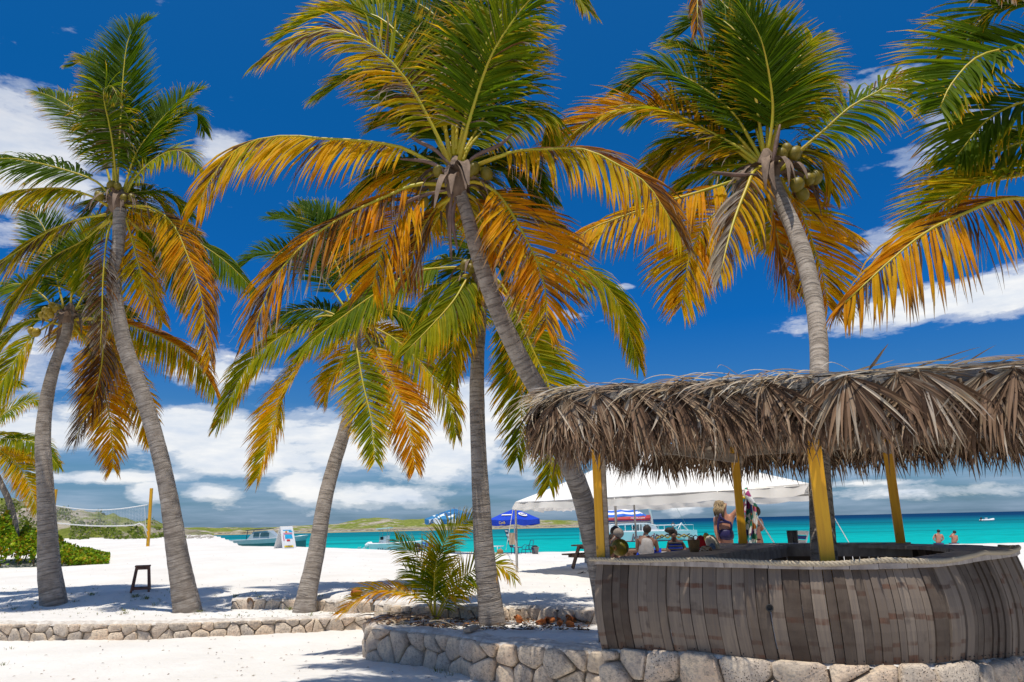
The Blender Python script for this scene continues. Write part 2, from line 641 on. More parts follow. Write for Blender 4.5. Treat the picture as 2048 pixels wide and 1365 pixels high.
# ---------------------------------------------------------------- far land
hill_m, t, b = new_mat('scrub_hill')
co = t.n('ShaderNodeTexCoord').outputs['Object']
geo_ = t.n('ShaderNodeNewGeometry')
sp = t.n('ShaderNodeSeparateXYZ')
t.link(co, sp.inputs[0])
h1 = t.noise(t.map(co, (1, 0.6, 2.5)), 0.06, 7, 0.7)
h2_ = t.noise(t.map(co, (1, 0.6, 2.5)), 0.35, 6, 0.7)
gcol = t.mix(t.ramp(h2_, [(0.35, 0.0), (0.65, 1.0)]), (0.13, 0.17, 0.028), (0.30, 0.33, 0.07))
rock = t.mix(t.ramp(h2_, [(0.4, 0.0), (0.6, 1.0)]), (0.30, 0.25, 0.19), (0.60, 0.53, 0.44))
hc = t.mix(t.ramp(h1, [(0.50, 0.0), (0.57, 1.0)]), gcol, rock)
zz = t.math('SUBTRACT', sp.outputs[2], SEA)
hc = t.mix(t.ramp(t.math('DIVIDE', zz, 4.0, clamp=True), [(0.0, 1.0), (0.28, 1.0), (0.42, 0.0)]), hc, t.mix(t.ramp(t.math('DIVIDE', zz, 4.0, clamp=True), [(0.0, 0.0), (0.10, 0.05), (0.12, 1.0), (0.22, 1.0), (0.26, 0.3)]), (0.42, 0.36, 0.20), t.mix(t.ramp(h2_, [(0.40, 0.0), (0.6, 1.0)]), (0.09, 0.06, 0.045), (0.5, 0.45, 0.38))))
t.link(hc, b.inputs['Base Color'])
b.inputs['Roughness'].default_value = 0.95
b.inputs['Specular IOR Level'].default_value = 0.05
bp = t.n('ShaderNodeBump')
bp.inputs['Strength'].default_value = 1.0
bp.inputs['Distance'].default_value = 2.0
t.link(t.noise(co, 0.5, 6, 0.7), bp.inputs['Height'])
t.link(bp.outputs[0], b.inputs['Normal'])
M['hill'] = hill_m


def hill(name, tops, Ynear, Yfar, base_py, kindx='structure'):
    """a low ridge; tops = silhouette in the photograph [(px, py)], its shore at base_py"""
    mb = MB()
    x0, x1 = tops[0][0], tops[-1][0]
    nx, ny = int((x1 - x0) / 3) + 2, 14
    for j in range(ny + 1):
        s_ = j / ny
        Yc = Ynear + (Yfar - Ynear) * s_
        for i in range(nx + 1):
            px = x0 + (x1 - x0) * i / nx
            top = lerp_tab(tops, px)
            yy = Yc + 6 * noise.noise(Vector((px * 0.02, s_ * 2, 0)))
            zt = at(px, top, (Ynear + Yfar) / 2).z
            hmax = max(zt - SEA, 0.0)
            prof = math.sin(min(1.0, s_ / 0.55) * math.pi / 2) ** 0.8 if s_ < 0.55 else math.cos((s_ - 0.55) / 0.45 * math.pi / 2)
            z = SEA - 0.3 + (hmax + 0.3) * prof
            z += 0.10 * hmax * noise.noise(Vector((px * 0.06, s_ * 5, 3))) * min(1, prof * 2)
            if 0 < s_ < 0.2:
                z = max(z, SEA + min(1.2, hmax * 0.4))
            p = at(px, 1040, yy)
            mb.v.append((p.x, yy, z))
    for j in range(ny):
        for i in range(nx):
            a0 = j * (nx + 1) + i
            mb.f.append((a0, a0 + 1, a0 + nx + 2, a0 + nx + 1))
            mb.mi.append(0)
    o = mb.build(name, M['hill'], smooth=True)
    o['kind'] = kindx
    return o


hill('headland', [(560, 1053), (640, 1050), (676, 1048), (700, 1042), (730, 1037), (755, 1035), (800, 1039), (850, 1038), (880, 1033), (920, 1033), (980, 1037), (1040, 1038), (1090, 1040), (1140, 1041), (1165, 1043), (1180, 1046)], 390, 620, 1058)
hill('low_spit', [(200, 1056), (330, 1057), (380, 1055), (430, 1056), (470, 1055), (520, 1056), (560, 1054), (600, 1056), (680, 1056), (760, 1055), (860, 1056), (960, 1052), (1100, 1048), (1160, 1046)], 330, 400, 1060)
# ---------------------------------------------------------------- palms
trunk_m, t, b = new_mat('palm_bark')
tc = t.n('ShaderNodeTexCoord')
co = tc.outputs['Object']
uvn = t.n('ShaderNodeUVMap').outputs[0]
ringn = t.noise(t.map(uvn, (1.1, 9.5, 1)), 1.0, 5, 0.6, dist=0.6)
wvo = t.ramp(ringn, [(0.38, 0.0), (0.5, 1.0)])
nb2 = t.noise(t.map(co, (1, 1, 1)), 5.0, 6, 0.65)
nb3 = t.noise(t.map(co, (9, 9, 40)), 1.0, 5, 0.7)
c_ = t.mix(t.ramp(nb2, [(0.3, 0.0), (0.7, 1.0)]), (0.25, 0.205, 0.165), (0.44, 0.385, 0.33))
c_ = t.mix(t.ramp(ringn, [(0.36, 0.85), (0.47, 0.0)]), c_, (0.17, 0.14, 0.115))
c_ = t.mix(t.ramp(t.noise(t.map(uvn, (0.7, 0.8, 1)), 1.0, 4, 0.6), [(0.5, 0.0), (0.68, 0.55)]), c_, (0.20, 0.17, 0.145))
c_ = t.mix(t.ramp(nb3, [(0.55, 0.0), (0.75, 0.6)]), c_, (0.18, 0.15, 0.125))
t.link(c_, b.inputs['Base Color'])
b.inputs['Roughness'].default_value = 0.9
b.inputs['Specular IOR Level'].default_value = 0.15
bp = t.n('ShaderNodeBump')
bp.inputs['Strength'].default_value = 0.7
bp.inputs['Distance'].default_value = 0.03
t.link(t.math('ADD', wvo, nb3), bp.inputs['Height'])
t.link(bp.outputs[0], b.inputs['Normal'])
M['bark'] = trunk_m

AGE = [(0.0, (0.058, 0.125, 0.004)), (0.22, (0.135, 0.215, 0.005)), (0.40, (0.38, 0.39, 0.006)), (0.56, (0.84, 0.52, 0.006)), (0.75, (0.80, 0.33, 0.006)),
       (0.88, (0.28, 0.115, 0.025)), (1.0, (0.13, 0.065, 0.032)), (1.25, (0.58, 0.51, 0.45))]


def age_col(a):
    a = max(0.0, min(1.25, a))
    for (x0, c0), (x1, c1) in zip(AGE, AGE[1:]):
        if a <= x1:
            k = (a - x0) / (x1 - x0)
            return tuple(c0[i] + (c1[i] - c0[i]) * k for i in range(3))
    return AGE[-1][1]


DOWN = Vector((0, 0, -1))
WIND = Vector((-0.10, -0.02, 0))


LK = 1.58


def frond(par, pts, L=0.62, droop=0.5, age=0.2, seed=0, U=(0, -0.85, 0.8), petiole=0.18, spacing=0.021, wid=0.044, dry=0.0, top_age=None,
          thick=0.030, tipage=0.48, mat='leaf', label=None):
    """pinnate leaf: midrib + two rows of folded leaflets. droop bends the leaflets down; dry = share of withered leaflets"""
    rg = random.Random(seed * 131 + 17)
    L *= LK
    if age > 0.3 and mat == 'leaf' and par.name.startswith('coconut'):
        dry = dry + 0.10 + 0.12 * (age > .5)
    N = 48
    sm = [Vector(p) for p in catmull(pts, N)]
    ln = [0.0]
    for a, b_ in zip(sm, sm[1:]):
        ln.append(ln[-1] + (b_ - a).length)
    tot = ln[-1]
    U = Vector(U)
    mb = MB()
    VS, FS, CS = mb.v, mb.f, mb.c

    def pos(s_):
        d = s_ * tot
        k = 0
        lo, hi = 0, N
        while hi - lo > 1:
            mid = (lo + hi) // 2
            if ln[mid] <= d:
                lo = mid
            else:
                hi = mid
        k = lo
        w = (d - ln[k]) / max(1e-6, ln[k + 1] - ln[k])
        p = sm[k].lerp(sm[k + 1], w)
        k0, k1 = max(0, k - 1), min(N, k + 2)
        return p, (sm[k1] - sm[k0]).normalized()
    n = max(14, int(tot * (1 - petiole) / spacing))
    group_dry = rg.uniform(0, 10)
    for i in range(n):
        s0 = petiole + (1 - petiole) * (i + 0.5) / n
        u = (s0 - petiole) / (1 - petiole)
        Lf = L * (0.50 + 0.50 * math.sin(min(1.0, u / 0.30) * math.pi / 2)) * (1.0 - 0.62 * max(0, (u - 0.45) / 0.55) ** 1.35)
        for sd in (-1, 1):
            if rg.random() < 0.04:
                continue
            s1 = min(1.0, max(petiole, s0 + rg.uniform(-0.4, 0.4) * spacing / tot))
            p, T = pos(s1)
            Nn = (U - T * U.dot(T)).normalized()
            S = T.cross(Nn) * sd
            ang = R(64 - 36 * u + rg.uniform(-7, 7))
            d = (S * math.sin(ang) + T * math.cos(ang) + Nn * (0.22 + rg.uniform(-0.12, 0.12)) + DOWN * 0.75 * max(0.0, droop - 0.45)).normalized()
            up_side = S.z > 0.15
            a_ = age + (top_age if (top_age is not None and up_side) else 0.0) + rg.gauss(0, 0.055) + 0.05 * math.sin(group_dry + u * 9 + sd)
            isdry = rg.random() < dry * (0.6 + 0.8 * abs(noise.noise(Vector((u * 7, sd * 3.0, seed)))) * 2)
            dr = droop * rg.uniform(0.75, 1.25)
            l_ = Lf * rg.uniform(0.88, 1.08)
            w_ = wid * rg.uniform(0.8, 1.15) * (0.75 + 0.25 * math.sin(math.pi * min(1, u + 0.2)))
            tw = rg.uniform(-0.6, 0.6)
            if isdry:
                a_ = rg.choice((0.93, 0.98, 1.0, 1.04, 1.16)) + rg.uniform(-0.04, 0.04)
                dr = max(dr * 1.6, 1.1)
                w_ *= 0.55
                l_ *= rg.uniform(0.6, 1.0)
                tw = rg.uniform(-1.6, 1.6)
            segs = 5
            q = p.copy()
            W0 = (T - d * T.dot(d))
            if W0.length < 1e-3:
                W0 = Nn.copy()
            W0.normalize()
            B0 = d.cross(W0)
            W0 = (W0 * math.cos(tw) + B0 * math.sin(tw)).normalized()
            base = len(VS)
            tb = 0.72 + rg.uniform(-0.15, 0.2)
            jag = Vector((rg.uniform(-1, 1), rg.uniform(-1, 1), rg.uniform(-1, 1))) * (0.10 if not isdry else 0.35)
            for k in range(segs + 1):
                v = k / segs
                ww = w_ * (0.35 + 0.65 * min(1, v / 0.25)) * (1 - max(0, (v - 0.35) / 0.65) ** 1.4 * 0.93)
                Wd = (W0 - d * W0.dot(d)).normalized()
                Nl = d.cross(Wd)
                fold = ww * 0.22
                VS.append(tuple(q - Wd * ww * 0.5 + Nl * fold))
                VS.append(tuple(q))
                VS.append(tuple(q + Wd * ww * 0.5 + Nl * fold))
                ca = a_ + (max(0, v - tb) / (1 - tb)) * tipage * (1.1 - 0.2 * a_) + 0.04 * v
                c_ = age_col(ca)
                CS.extend((c_, (c_[0] * 1.15, c_[1] * 1.12, c_[2]), c_))
                if k < segs:
                    b0 = base + k * 3
                    FS.extend(((b0, b0 + 1, b0 + 4, b0 + 3), (b0 + 1, b0 + 2, b0 + 5, b0 + 4)))
                q = q + d * (l_ / segs)
                d = (d + (DOWN * (dr * 0.30 + 0.22 * v * v + 0.10 * v * dr) + WIND * 0.6 + jag * 0.6) * (0.35 + v)).normalized()
    mb.mi = [0] * len(FS)
    fo = mb.build('frond', M[mat], par)
    if label:
        fo['label'] = label
    rb = MB()
    rp = sm[::3] + [sm[-1]]
    m_ = len(rp)
    rb.tube(rp, [thick * (1.25 if j == 0 else 1.0) * (1 - 0.86 * j / (m_ - 1)) for j in range(m_)], 6)
    rb.build('midrib', M['rachis'], fo, smooth=True)
    return fo


def trunk(par, prof, seed=0, ring=0.075):
    """prof = [(px, py, Y, width_px)]"""
    P = []
    for (px, py, Y_, w) in prof:
        p = at(px, py, Y_)
        P.append((p.x, p.y, p.z, w / 2 / F * (p - Vector((0, 0, EYE))).dot(_f)))
    ctrl = P
    e_ = Vector(P[0][:3]) + (Vector(P[0][:3]) - Vector(P[1][:3])).normalized() * 0.35
    P = [(e_.x, e_.y, e_.z, P[0][3] * 1.08)] + P
    ctrl = P
    L_ = sum((Vector(a[:3]) - Vector(b_[:3])).length for a, b_ in zip(P, P[1:]))
    n = int(L_ / 0.024)
    sm = catmull(P, n)
    rg = random.Random(seed)
    mb = MB()
    NS = 22
    d = 0.0
    prev = None
    ref = None
    ph = seed * 3.3
    ringpos, rr = [], 0.0
    while rr < L_ + 1:
        ringpos.append(rr)
        rr += ring * rg.uniform(0.4, 1.7)
    for i, (x, y, z, r_) in enumerate(sm):
        p = Vector((x, y, z))
        if prev is not None:
            d += (p - prev).length
        prev = p
        q = Vector(sm[min(i + 1, n)][:3]) - Vector(sm[max(i - 1, 0)][:3])
        q.normalize()
        if ref is None:
            ref = Vector((1, 0, 0))
        ref = (ref - q * ref.dot(q)).normalized()
        b_ = q.cross(ref)
        for k in range(NS):
            a = 2 * math.pi * k / NS
            dd = d + 0.055 * noise.noise(Vector((math.cos(a) * 1.3 + seed, math.sin(a) * 1.3, d * 0.9))) * 2.2
            j = 0
            # position in the current ring
            lo = 0
            hi = len(ringpos) - 1
            while hi - lo > 1:
                mid = (lo + hi) // 2
                if ringpos[mid] <= dd:
                    lo = mid
                else:
                    hi = mid
            s_ = (dd - ringpos[lo]) / (ringpos[hi] - ringpos[lo])
            bump = 0.011 * (1 - min(1, max(0, s_))) ** 1.5 + 0.03 * noise.noise(Vector((math.cos(a) * 3 + seed, math.sin(a) * 3, d * 6))) + 0.03 * noise.noise(Vector((math.cos(a) + seed, math.sin(a), d * 1.1)))
            rad = r_ * (0.875 + bump)
            mb.v.append(tuple(p + (ref * math.cos(a) + b_ * math.sin(a)) * rad))
            mb.uv.append((k / NS * 2, d * 2.2))
    for i in range(n):
        for k in range(NS):
            k2 = (k + 1) % NS
            mb.f.append((i * NS + k, i * NS + k2, (i + 1) * NS + k2, (i + 1) * NS + k))
            mb.mi.append(0)
    return mb.build('trunk', M['bark'], par, smooth=True)


def ellipsoid(mb, c, r, sx=1, sy=1, sz=1.15, rot=None, n=12, m=8, mi=0):
    prof = [(max(1e-4, r * math.sin(math.pi * i / m)), -r * sz * math.cos(math.pi * i / m)) for i in range(m + 1)]
    mb.lathe(prof, c, n, mi=mi, sx=sx, sy=sy, rot=rot)


def coconuts(par, crown, spots, mat='coconut', r=0.088):
    for k, (dx_, dy_, dz_) in enumerate(spots):
        mb = MB()
        rr = r * (0.85 + 0.3 * ((k * 37) % 10) / 10)
        ellipsoid(mb, Vector((0, 0, 0)), rr, sz=1.2, rot=Matrix.Rotation(0.5 * math.sin(k * 2.1), 3, 'Y'))
        o = mb.build('coconut', M[mat], par, smooth=True)
        o.location = Vector(crown) - par.location + Vector((dx_, dy_, dz_))


def sheaths(par, crown, n=14, seed=0, rad=0.14, L=(0.45, 1.05), size=0.125):
    rg = random.Random(seed + 500)
    crown = Vector(crown) - par.location
    mb = MB()
    # the fibrous heart the stalks grow out of
    prof = [(rad * 0.72, -0.30), (rad * 0.95, -0.18), (rad * 1.12, -0.04), (rad * 1.05, 0.10), (rad * 0.7, 0.2), (rad * 0.35, 0.3)]
    mb.lathe([(a * (0.94 + 0.1 * rg.random()), z) for a, z in prof], crown, 14)
    mb.build('crown_heart', M['sheath'], par, smooth=True)
    for i in range(n):
        a = 2 * math.pi * i / n + rg.uniform(-0.3, 0.3)
        o_ = Vector((math.cos(a), math.sin(a), 0))
        ln_ = rg.uniform(*L)
        w = size * rg.uniform(0.5, 1.2)
        p = crown + o_ * rad * 1.05 + Vector((0, 0, rg.uniform(-0.12, 0.1)))
        d = (o_ * 0.9 + Vector((0, 0, rg.uniform(-0.1, 0.6)))).normalized()
        side = o_.cross(Vector((0, 0, 1)))
        mb = MB()
        K = 7
        tw = rg.uniform(-0.8, 0.8)
        for k in range(K + 1):
            v = k / K
            ww = w * (1 - v ** 2 * 0.85)
            s2 = (side * math.cos(tw * v) + d.cross(side) * math.sin(tw * v)).normalized()
            nn = d.cross(s2).normalized()
            mb.v += [tuple(p - s2 * ww / 2 - nn * ww * 0.2), tuple(p), tuple(p + s2 * ww / 2 - nn * ww * 0.2)]
            p = p + d * ln_ / K
            d = (d + Vector((0, 0, -0.55))).normalized() + Vector((rg.uniform(-.08, .08), rg.uniform(-.08, .08), 0))
            d.normalize()
        for k in range(K):
            b0 = k * 3
            mb.f += [(b0, b0 + 1, b0 + 4, b0 + 3), (b0 + 1, b0 + 2, b0 + 5, b0 + 4)]
        mb.mi = [0] * len(mb.f)
        mb.build('leaf_sheath', M['sheath'], par, smooth=True)


def spathe(par, pts, w=0.05):
    mb = MB()
    sm = [Vector(p) for p in catmull(pts, 10)]
    mb.tube(sm, [max(0.004, w * math.sin(math.pi * min(1, (i + 1.2) / 12.5)) ** 0.8) for i in range(11)], 7)
    mb.build('flower_sheath', M['spathe'], par, smooth=True)


def palm(label, prof, crown_px, crownY, specs, seed, name='coconut_palm', fill=8, fillR=2.2, fillage=0.12, nsheath=14, rad=0.15, group=None, cat='palm tree', nuts=(), nutmat='coconut', snap=True):
    if snap:
        for _ in range(3):
            b0 = at(prof[0][0], prof[0][1], prof[0][2])
            zg = ground(b0.x, b0.y, False) if snap is True else snap
            dY = gp(prof[0][0], prof[0][1], zg).y - prof[0][2]
            prof = [(a, b_, c + dY, d) for a, b_, c, d in prof]
            crownY += dY
    pe = prof[0]
    b0, b1 = at(pe[0], pe[1], pe[2]), at(prof[1][0], prof[1][1], prof[1][2])
    base = b0.copy()
    P = thing(name, label, cat, tuple(base), group=group)
    inv = P.location.copy()
    crown = at(crown_px[0], crown_px[1], crownY)
    tr = trunk(P, prof, seed)
    tr.location = -inv
    for i, s_ in enumerate(specs):
        px = s_['p']
        dy = s_.get('dy', 0.0)
        if px == 'W':
            pts = s_['w']
        else:
            k = len(px)
            pts = []
            for j, (x, y) in enumerate(px):
                w = (j / (k - 1))
                pts.append(at(x, y, crownY + dy * w))
        kw = {a: b_ for a, b_ in s_.items() if a not in ('p', 'dy', 'w')}
        fo = frond(P, pts, seed=seed * 50 + i, **kw)
        fo.location = -inv
    rg = random.Random(seed + 99)
    for i in range(fill):
        a = math.pi * (0.15 + 0.7 * (i + rg.random() * 0.6) / max(1, fill))
        o_ = Vector((math.cos(a), math.sin(a) * 0.9, 0))
        upk = rg.uniform(0.35, 1.0) if i % 3 else rg.uniform(-0.9, -0.1)
        l_ = fillR * rg.uniform(0.8, 1.1)
        pts = [crown, crown + (o_ * 0.35 + Vector((0, 0, upk * 0.45))) * l_ * 0.6, crown + (o_ * 0.75 + Vector((0, 0, upk * 0.55))) * l_ * 0.85,
               crown + (o_ * 1.05 + Vector((0, 0, upk * 0.35 - 0.15))) * l_]
        fo = frond(P, pts, seed=seed * 70 + i, age=fillage + (rg.uniform(-0.05, 0.25) if upk > 0 else rg.uniform(.25, .5)), droop=0.7, L=0.55)
        fo.location = -inv
    if nsheath:
        sheaths(P, crown, nsheath, seed, rad)
    coconuts(P, crown, nuts, nutmat)
    return P, crown


G, YG, YE, OR, BR = 0.06, 0.30, 0.52, 0.68, 0.9

# A: the big palm left of the stool
A = [
    dict(p=[(234, 380), (241, 250), (243, 200), (253, 95), (270, 60), (292, 46)], dy=0.6, L=.75, droop=.10, age=.07, tipage=.25),
    dict(p=[(228, 370), (222, 240), (212, 160), (195, 126), (172, 118), (144, 133)], dy=1.2, L=.55, droop=.1, age=.10),
    dict(p=[(226, 385), (195, 280), (154, 227), (115, 200), (78, 184)], dy=0.8, L=.6, droop=.55, age=.16, dry=.15),
    dict(p=[(234, 385), (228, 310), (220, 256), (207, 190), (222, 172), (236, 195)], dy=-0.7, L=.62, droop=1.3, age=.22, dry=.3, tipage=.7),
    dict(p=[(248, 380), (271, 311), (300, 268), (330, 232), (365, 200), (398, 182)], dy=0.5, L=.6, droop=.45, age=.15),
    dict(p=[(248, 385), (285, 320), (335, 250), (385, 222), (408, 262)], dy=1.2, L=.55, droop=.6, age=.10),
    dict(p=[(250, 395), (268, 360), (300, 326), (335, 305), (366, 304), (395, 335)], dy=-0.5, L=.58, droop=1.1, age=.33, dry=.3),
    dict(p=[(220, 390), (190, 362), (132, 341), (55, 322), (0, 318), (-70, 335)], dy=-0.4, L=.7, droop=1.0, age=.14),
    dict(p=[(215, 412), (180, 392), (130, 378), (70, 378), (10, 388), (-60, 430)], dy=-0.6, L=.62, droop=1.35, age=.42, dry=.1),
    dict(p=[(212, 430), (160, 438), (100, 462), (40, 500), (-20, 545), (-60, 600)], dy=-0.3, L=.75, droop=1.3, age=.45, dry=.45, tipage=.6),
    dict(p=[(215, 440), (170, 480), (100, 520), (40, 590), (0, 660)], dy=0.8, L=.6, droop=1.2, age=.35, dry=.2),
    dict(p=[(252, 412), (300, 415), (343, 445), (373, 506), (402, 590), (420, 722)], dy=-0.7, L=.66, droop=1.0, age=.58, dry=.25, top_age=.15, tipage=.6),
    dict(p=[(250, 410), (310, 425), (364, 465), (448, 521), (513, 585)], dy=0.4, L=.62, droop=1.15, age=.18),
    dict(p=[(248, 430), (262, 472), (278, 532), (297, 595), (325, 644)], dy=0.3, L=.55, droop=.8, age=.55, dry=.25),
    dict(p=[(222, 440), (190, 470), (172, 520), (160, 570)], dy=0.6, L=.6, droop=.8, age=.28),
    dict(p=[(232, 430), (215, 470), (206, 560), (204, 640), (200, 700)], dy=-0.3, L=.45, droop=.7, age=.95, dry=.6, wid=.03),
    dict(p=[(246, 430), (290, 470), (350, 540), (372, 610)], dy=1.0, L=.5, droop=1.0, age=.3),
]
palm('leaning coconut palm just right of the wooden stool, one tall green frond upright', [(376, 1231, 14.3, 64), (366, 1170, 14.2, 54), (352, 1090, 14.1, 45), (335, 980, 14, 38), (312, 880, 13.9, 35), (285, 790, 13.8, 34), (252, 700, 13.7, 33), (232, 610, 13.6, 32),
      (229, 550, 13.6, 30), (237, 490, 13.6, 28), (240, 420, 13.6, 28)], (236, 400), 13.6, A, 1, snap=EYE - 1.76, nuts=[(-.33, -.25, .02), (-.25, -.3, -.06), (.42, -.2, -.05), (.3, -.3, -.1), (-.05, -.25, .25), (.1, -.25, .22)], fillR=1.6, nsheath=22, rad=.19)

# B: far left, behind
Bf = [
    dict(p=[(112, 640), (90, 655), (60, 678), (25, 730), (-10, 790), (-40, 860)], dy=-0.5, L=.72, droop=.9, age=.40, tipage=.2),
    dict(p=[(150, 640), (200, 640), (250, 648), (336, 682), (395, 726), (430, 782)], dy=-0.3, L=.72, droop=1.15, age=.45, top_age=.25),
    dict(p=[(150, 655), (178, 700), (202, 760), (220, 840), (226, 936)], dy=-0.6, L=.62, droop=.5, age=.62, tipage=.5),
    dict(p=[(152, 640), (190, 640), (206, 700), (195, 770), (172, 830), (150, 880)], dy=-0.8, L=.7, droop=1.0, age=.97, dry=.5, wid=.03),
    dict(p=[(150, 660), (190, 690), (240, 750), (282, 820), (300, 880)], dy=0.3, L=.6, droop=.7, age=.55, tipage=.5),
    dict(p=[(140, 620), (150, 540), (170, 480), (200, 440)], dy=0.6, L=.6, droop=.3, age=.2),
    dict(p=[(128, 620), (110, 540), (90, 460), (50, 410)], dy=0.8, L=.6, droop=.3, age=.05),
    dict(p=[(120, 625), (70, 580), (20, 570), (-40, 610)], dy=0.2, L=.6, droop=.9, age=.2),
    dict(p=[(145, 630), (190, 560), (250, 540), (310, 580)], dy=0.8, L=.6, droop=.7, age=.3),
    dict(p=[(120, 650), (60, 640), (0, 690), (-60, 760)], dy=0.7, L=.6, droop=.9, age=.33),
]
palm('far left coconut palm with pale curved trunk and a cluster of yellow coconuts', [(108, 1214, 15.0, 58), (98, 1130, 15, 46), (94, 1040, 15, 38), (90, 960, 15, 34), (86, 880, 15, 31), (93, 800, 15, 28), (110, 730, 15, 24), (131, 674, 15, 22), (137, 640, 15, 22)],
     (138, 630), 15.0, Bf, 2, snap=EYE - 1.65, nuts=[(-.42, -.3, .05), (-.3, -.35, .0), (-.36, -.3, -.12), (-.22, -.35, -.1), (-.15, -.3, .06), (-.5, -.25, -.08), (-.75, -.2, -.45), (-.62, -.2, -.5), (-.25, -.3, .14)], nutmat='coconut_y', fillR=1.7, nsheath=18)

# C: palm with the straight pale leaning trunk
Cf = [
    dict(p=[(700, 640), (650, 632), (602, 648), (548, 683), (497, 730), (435, 850)], dy=-0.3, L=.62, droop=1.0, age=.36),
    dict(p=[(702, 655), (655, 668), (617, 706), (567, 784), (540, 870), (514, 958)], dy=-0.7, L=.62, droop=.55, age=.50, tipage=.55, U=(0, -.2, 1)),
    dict(p=[(708, 665), (714, 700), (726, 768), (742, 838), (750, 920)], dy=-1.3, L=.56, droop=.35, age=.36, tipage=.3),
    dict(p=[(725, 655), (745, 690), (777, 753), (812, 830), (830, 935)], dy=-0.7, L=.62, droop=.6, age=.66, tipage=.4),
    dict(p=[(722, 650), (757, 660), (804, 690), (858, 745), (897, 800), (913, 870)], dy=-0.2, L=.6, droop=1.0, age=.42, dry=.15),
    dict(p=[(700, 630), (650, 560), (610, 520), (571, 507), (520, 508), (474, 540)], dy=0.7, L=.6, droop=.35, age=.05, tipage=.1),
    dict(p=[(705, 620), (660, 500), (610, 440), (545, 435)], dy=1.0, L=.65, droop=.3, age=.03, tipage=.1),
    dict(p=[(712, 620), (690, 520), (650, 440), (600, 410)], dy=1.2, L=.6, droop=.2, age=.05),
    dict(p=[(718, 620), (735, 560), (765, 520), (810, 530)], dy=0.8, L=.55, droop=.4, age=.05),
    dict(p=[(712, 665), (690, 710), (660, 760), (650, 800)], dy=0.8, L=.55, droop=.7, age=.5),
    dict(p=[(700, 645), (640, 620), (580, 625), (540, 660)], dy=0.3, L=.55, droop=.9, age=.15),
    dict(p=[(722, 640), (780, 620), (840, 650), (870, 700)], dy=0.7, L=.55, droop=.9, age=.2),
]
palm('shorter coconut palm with pale trunk leaning right, low fronds hanging over the beach', [(607, 1236, 13.95, 56), (616, 1180, 14.0, 44), (633, 1100, 14.2, 38), (650, 1000, 14.4, 33), (668, 930, 14.6, 31), (688, 865, 14.6, 28), (702, 800, 14.6, 24), (712, 720, 14.6, 20), (715, 660, 14.6, 19)],
     (714, 640), 14.6, Cf, 3, snap=EYE - 1.80, nuts=[(.2, -.3, -.25), (.1, -.35, -.2), (-.2, -.3, -.05)], fillR=1.7, fill=8, nsheath=16, rad=.12)

# D: straight palm in the planter
Df = [
    dict(p=[(945, 535), (880, 537), (820, 548), (742, 594), (672, 644), (598, 702)], dy=-0.9, L=.60, droop=1.1, age=.26, dry=.05),
    dict(p=[(946, 540), (930, 565), (905, 605), (860, 655), (812, 704)], dy=-1.0, L=.62, droop=1.15, age=.33, petiole=.1),
    dict(p=[(948, 545), (938, 590), (922, 640), (905, 700), (903, 765)], dy=-0.6, L=.5, droop=.8, age=.42, petiole=.1),
    dict(p=[(965, 545), (1000, 565), (1030, 620), (1065, 700), (1100, 780), (1106, 880), (1098, 972)], dy=-0.5, L=.55, droop=.45, age=.40, tipage=.4),
    dict(p=[(965, 550), (1000, 600), (1030, 680), (1042, 780), (1042, 850), (1034, 915)], dy=0.2, L=.55, droop=.45, age=.32, U=(0, -.5, .6)),
    dict(p=[(965, 540), (1040, 510), (1125, 535), (1185, 550), (1240, 612), (1276, 725)], dy=0.3, L=.62, droop=1.1, age=.38),
    dict(p=[(950, 530), (930, 470), (890, 440), (850, 460)], dy=0.7, L=.5, droop=.6, age=.2),
    dict(p=[(960, 530), (985, 450), (1030, 410), (1070, 430)], dy=0.7, L=.5, droop=.5, age=.15),
    dict(p=[(945, 550), (900, 560), (860, 600), (850, 650)], dy=0.8, L=.5, droop=.9, age=.3),
]
palm('straight upright coconut palm growing in the stone planter beside the young palm', [(985, 1250, 10.9, 62), (978, 1190, 10.9, 54), (968, 1100, 10.9, 46), (962, 1000, 10.9, 40), (957, 900, 10.9, 36), (954, 800, 10.9, 34), (955, 720, 10.9, 31), (960, 650, 10.9, 28), (962, 590, 10.9, 26), (955, 550, 10.9, 26)],
     (954, 538), 10.9, Df, 4, snap=EYE - 1.58, nuts=[(-.12, -.2, .02), (-.2, -.2, .0), (-.1, -.25, -.08), (-.02, -.25, -.02)], fill=6, fillR=1.4, rad=.10, nsheath=12)

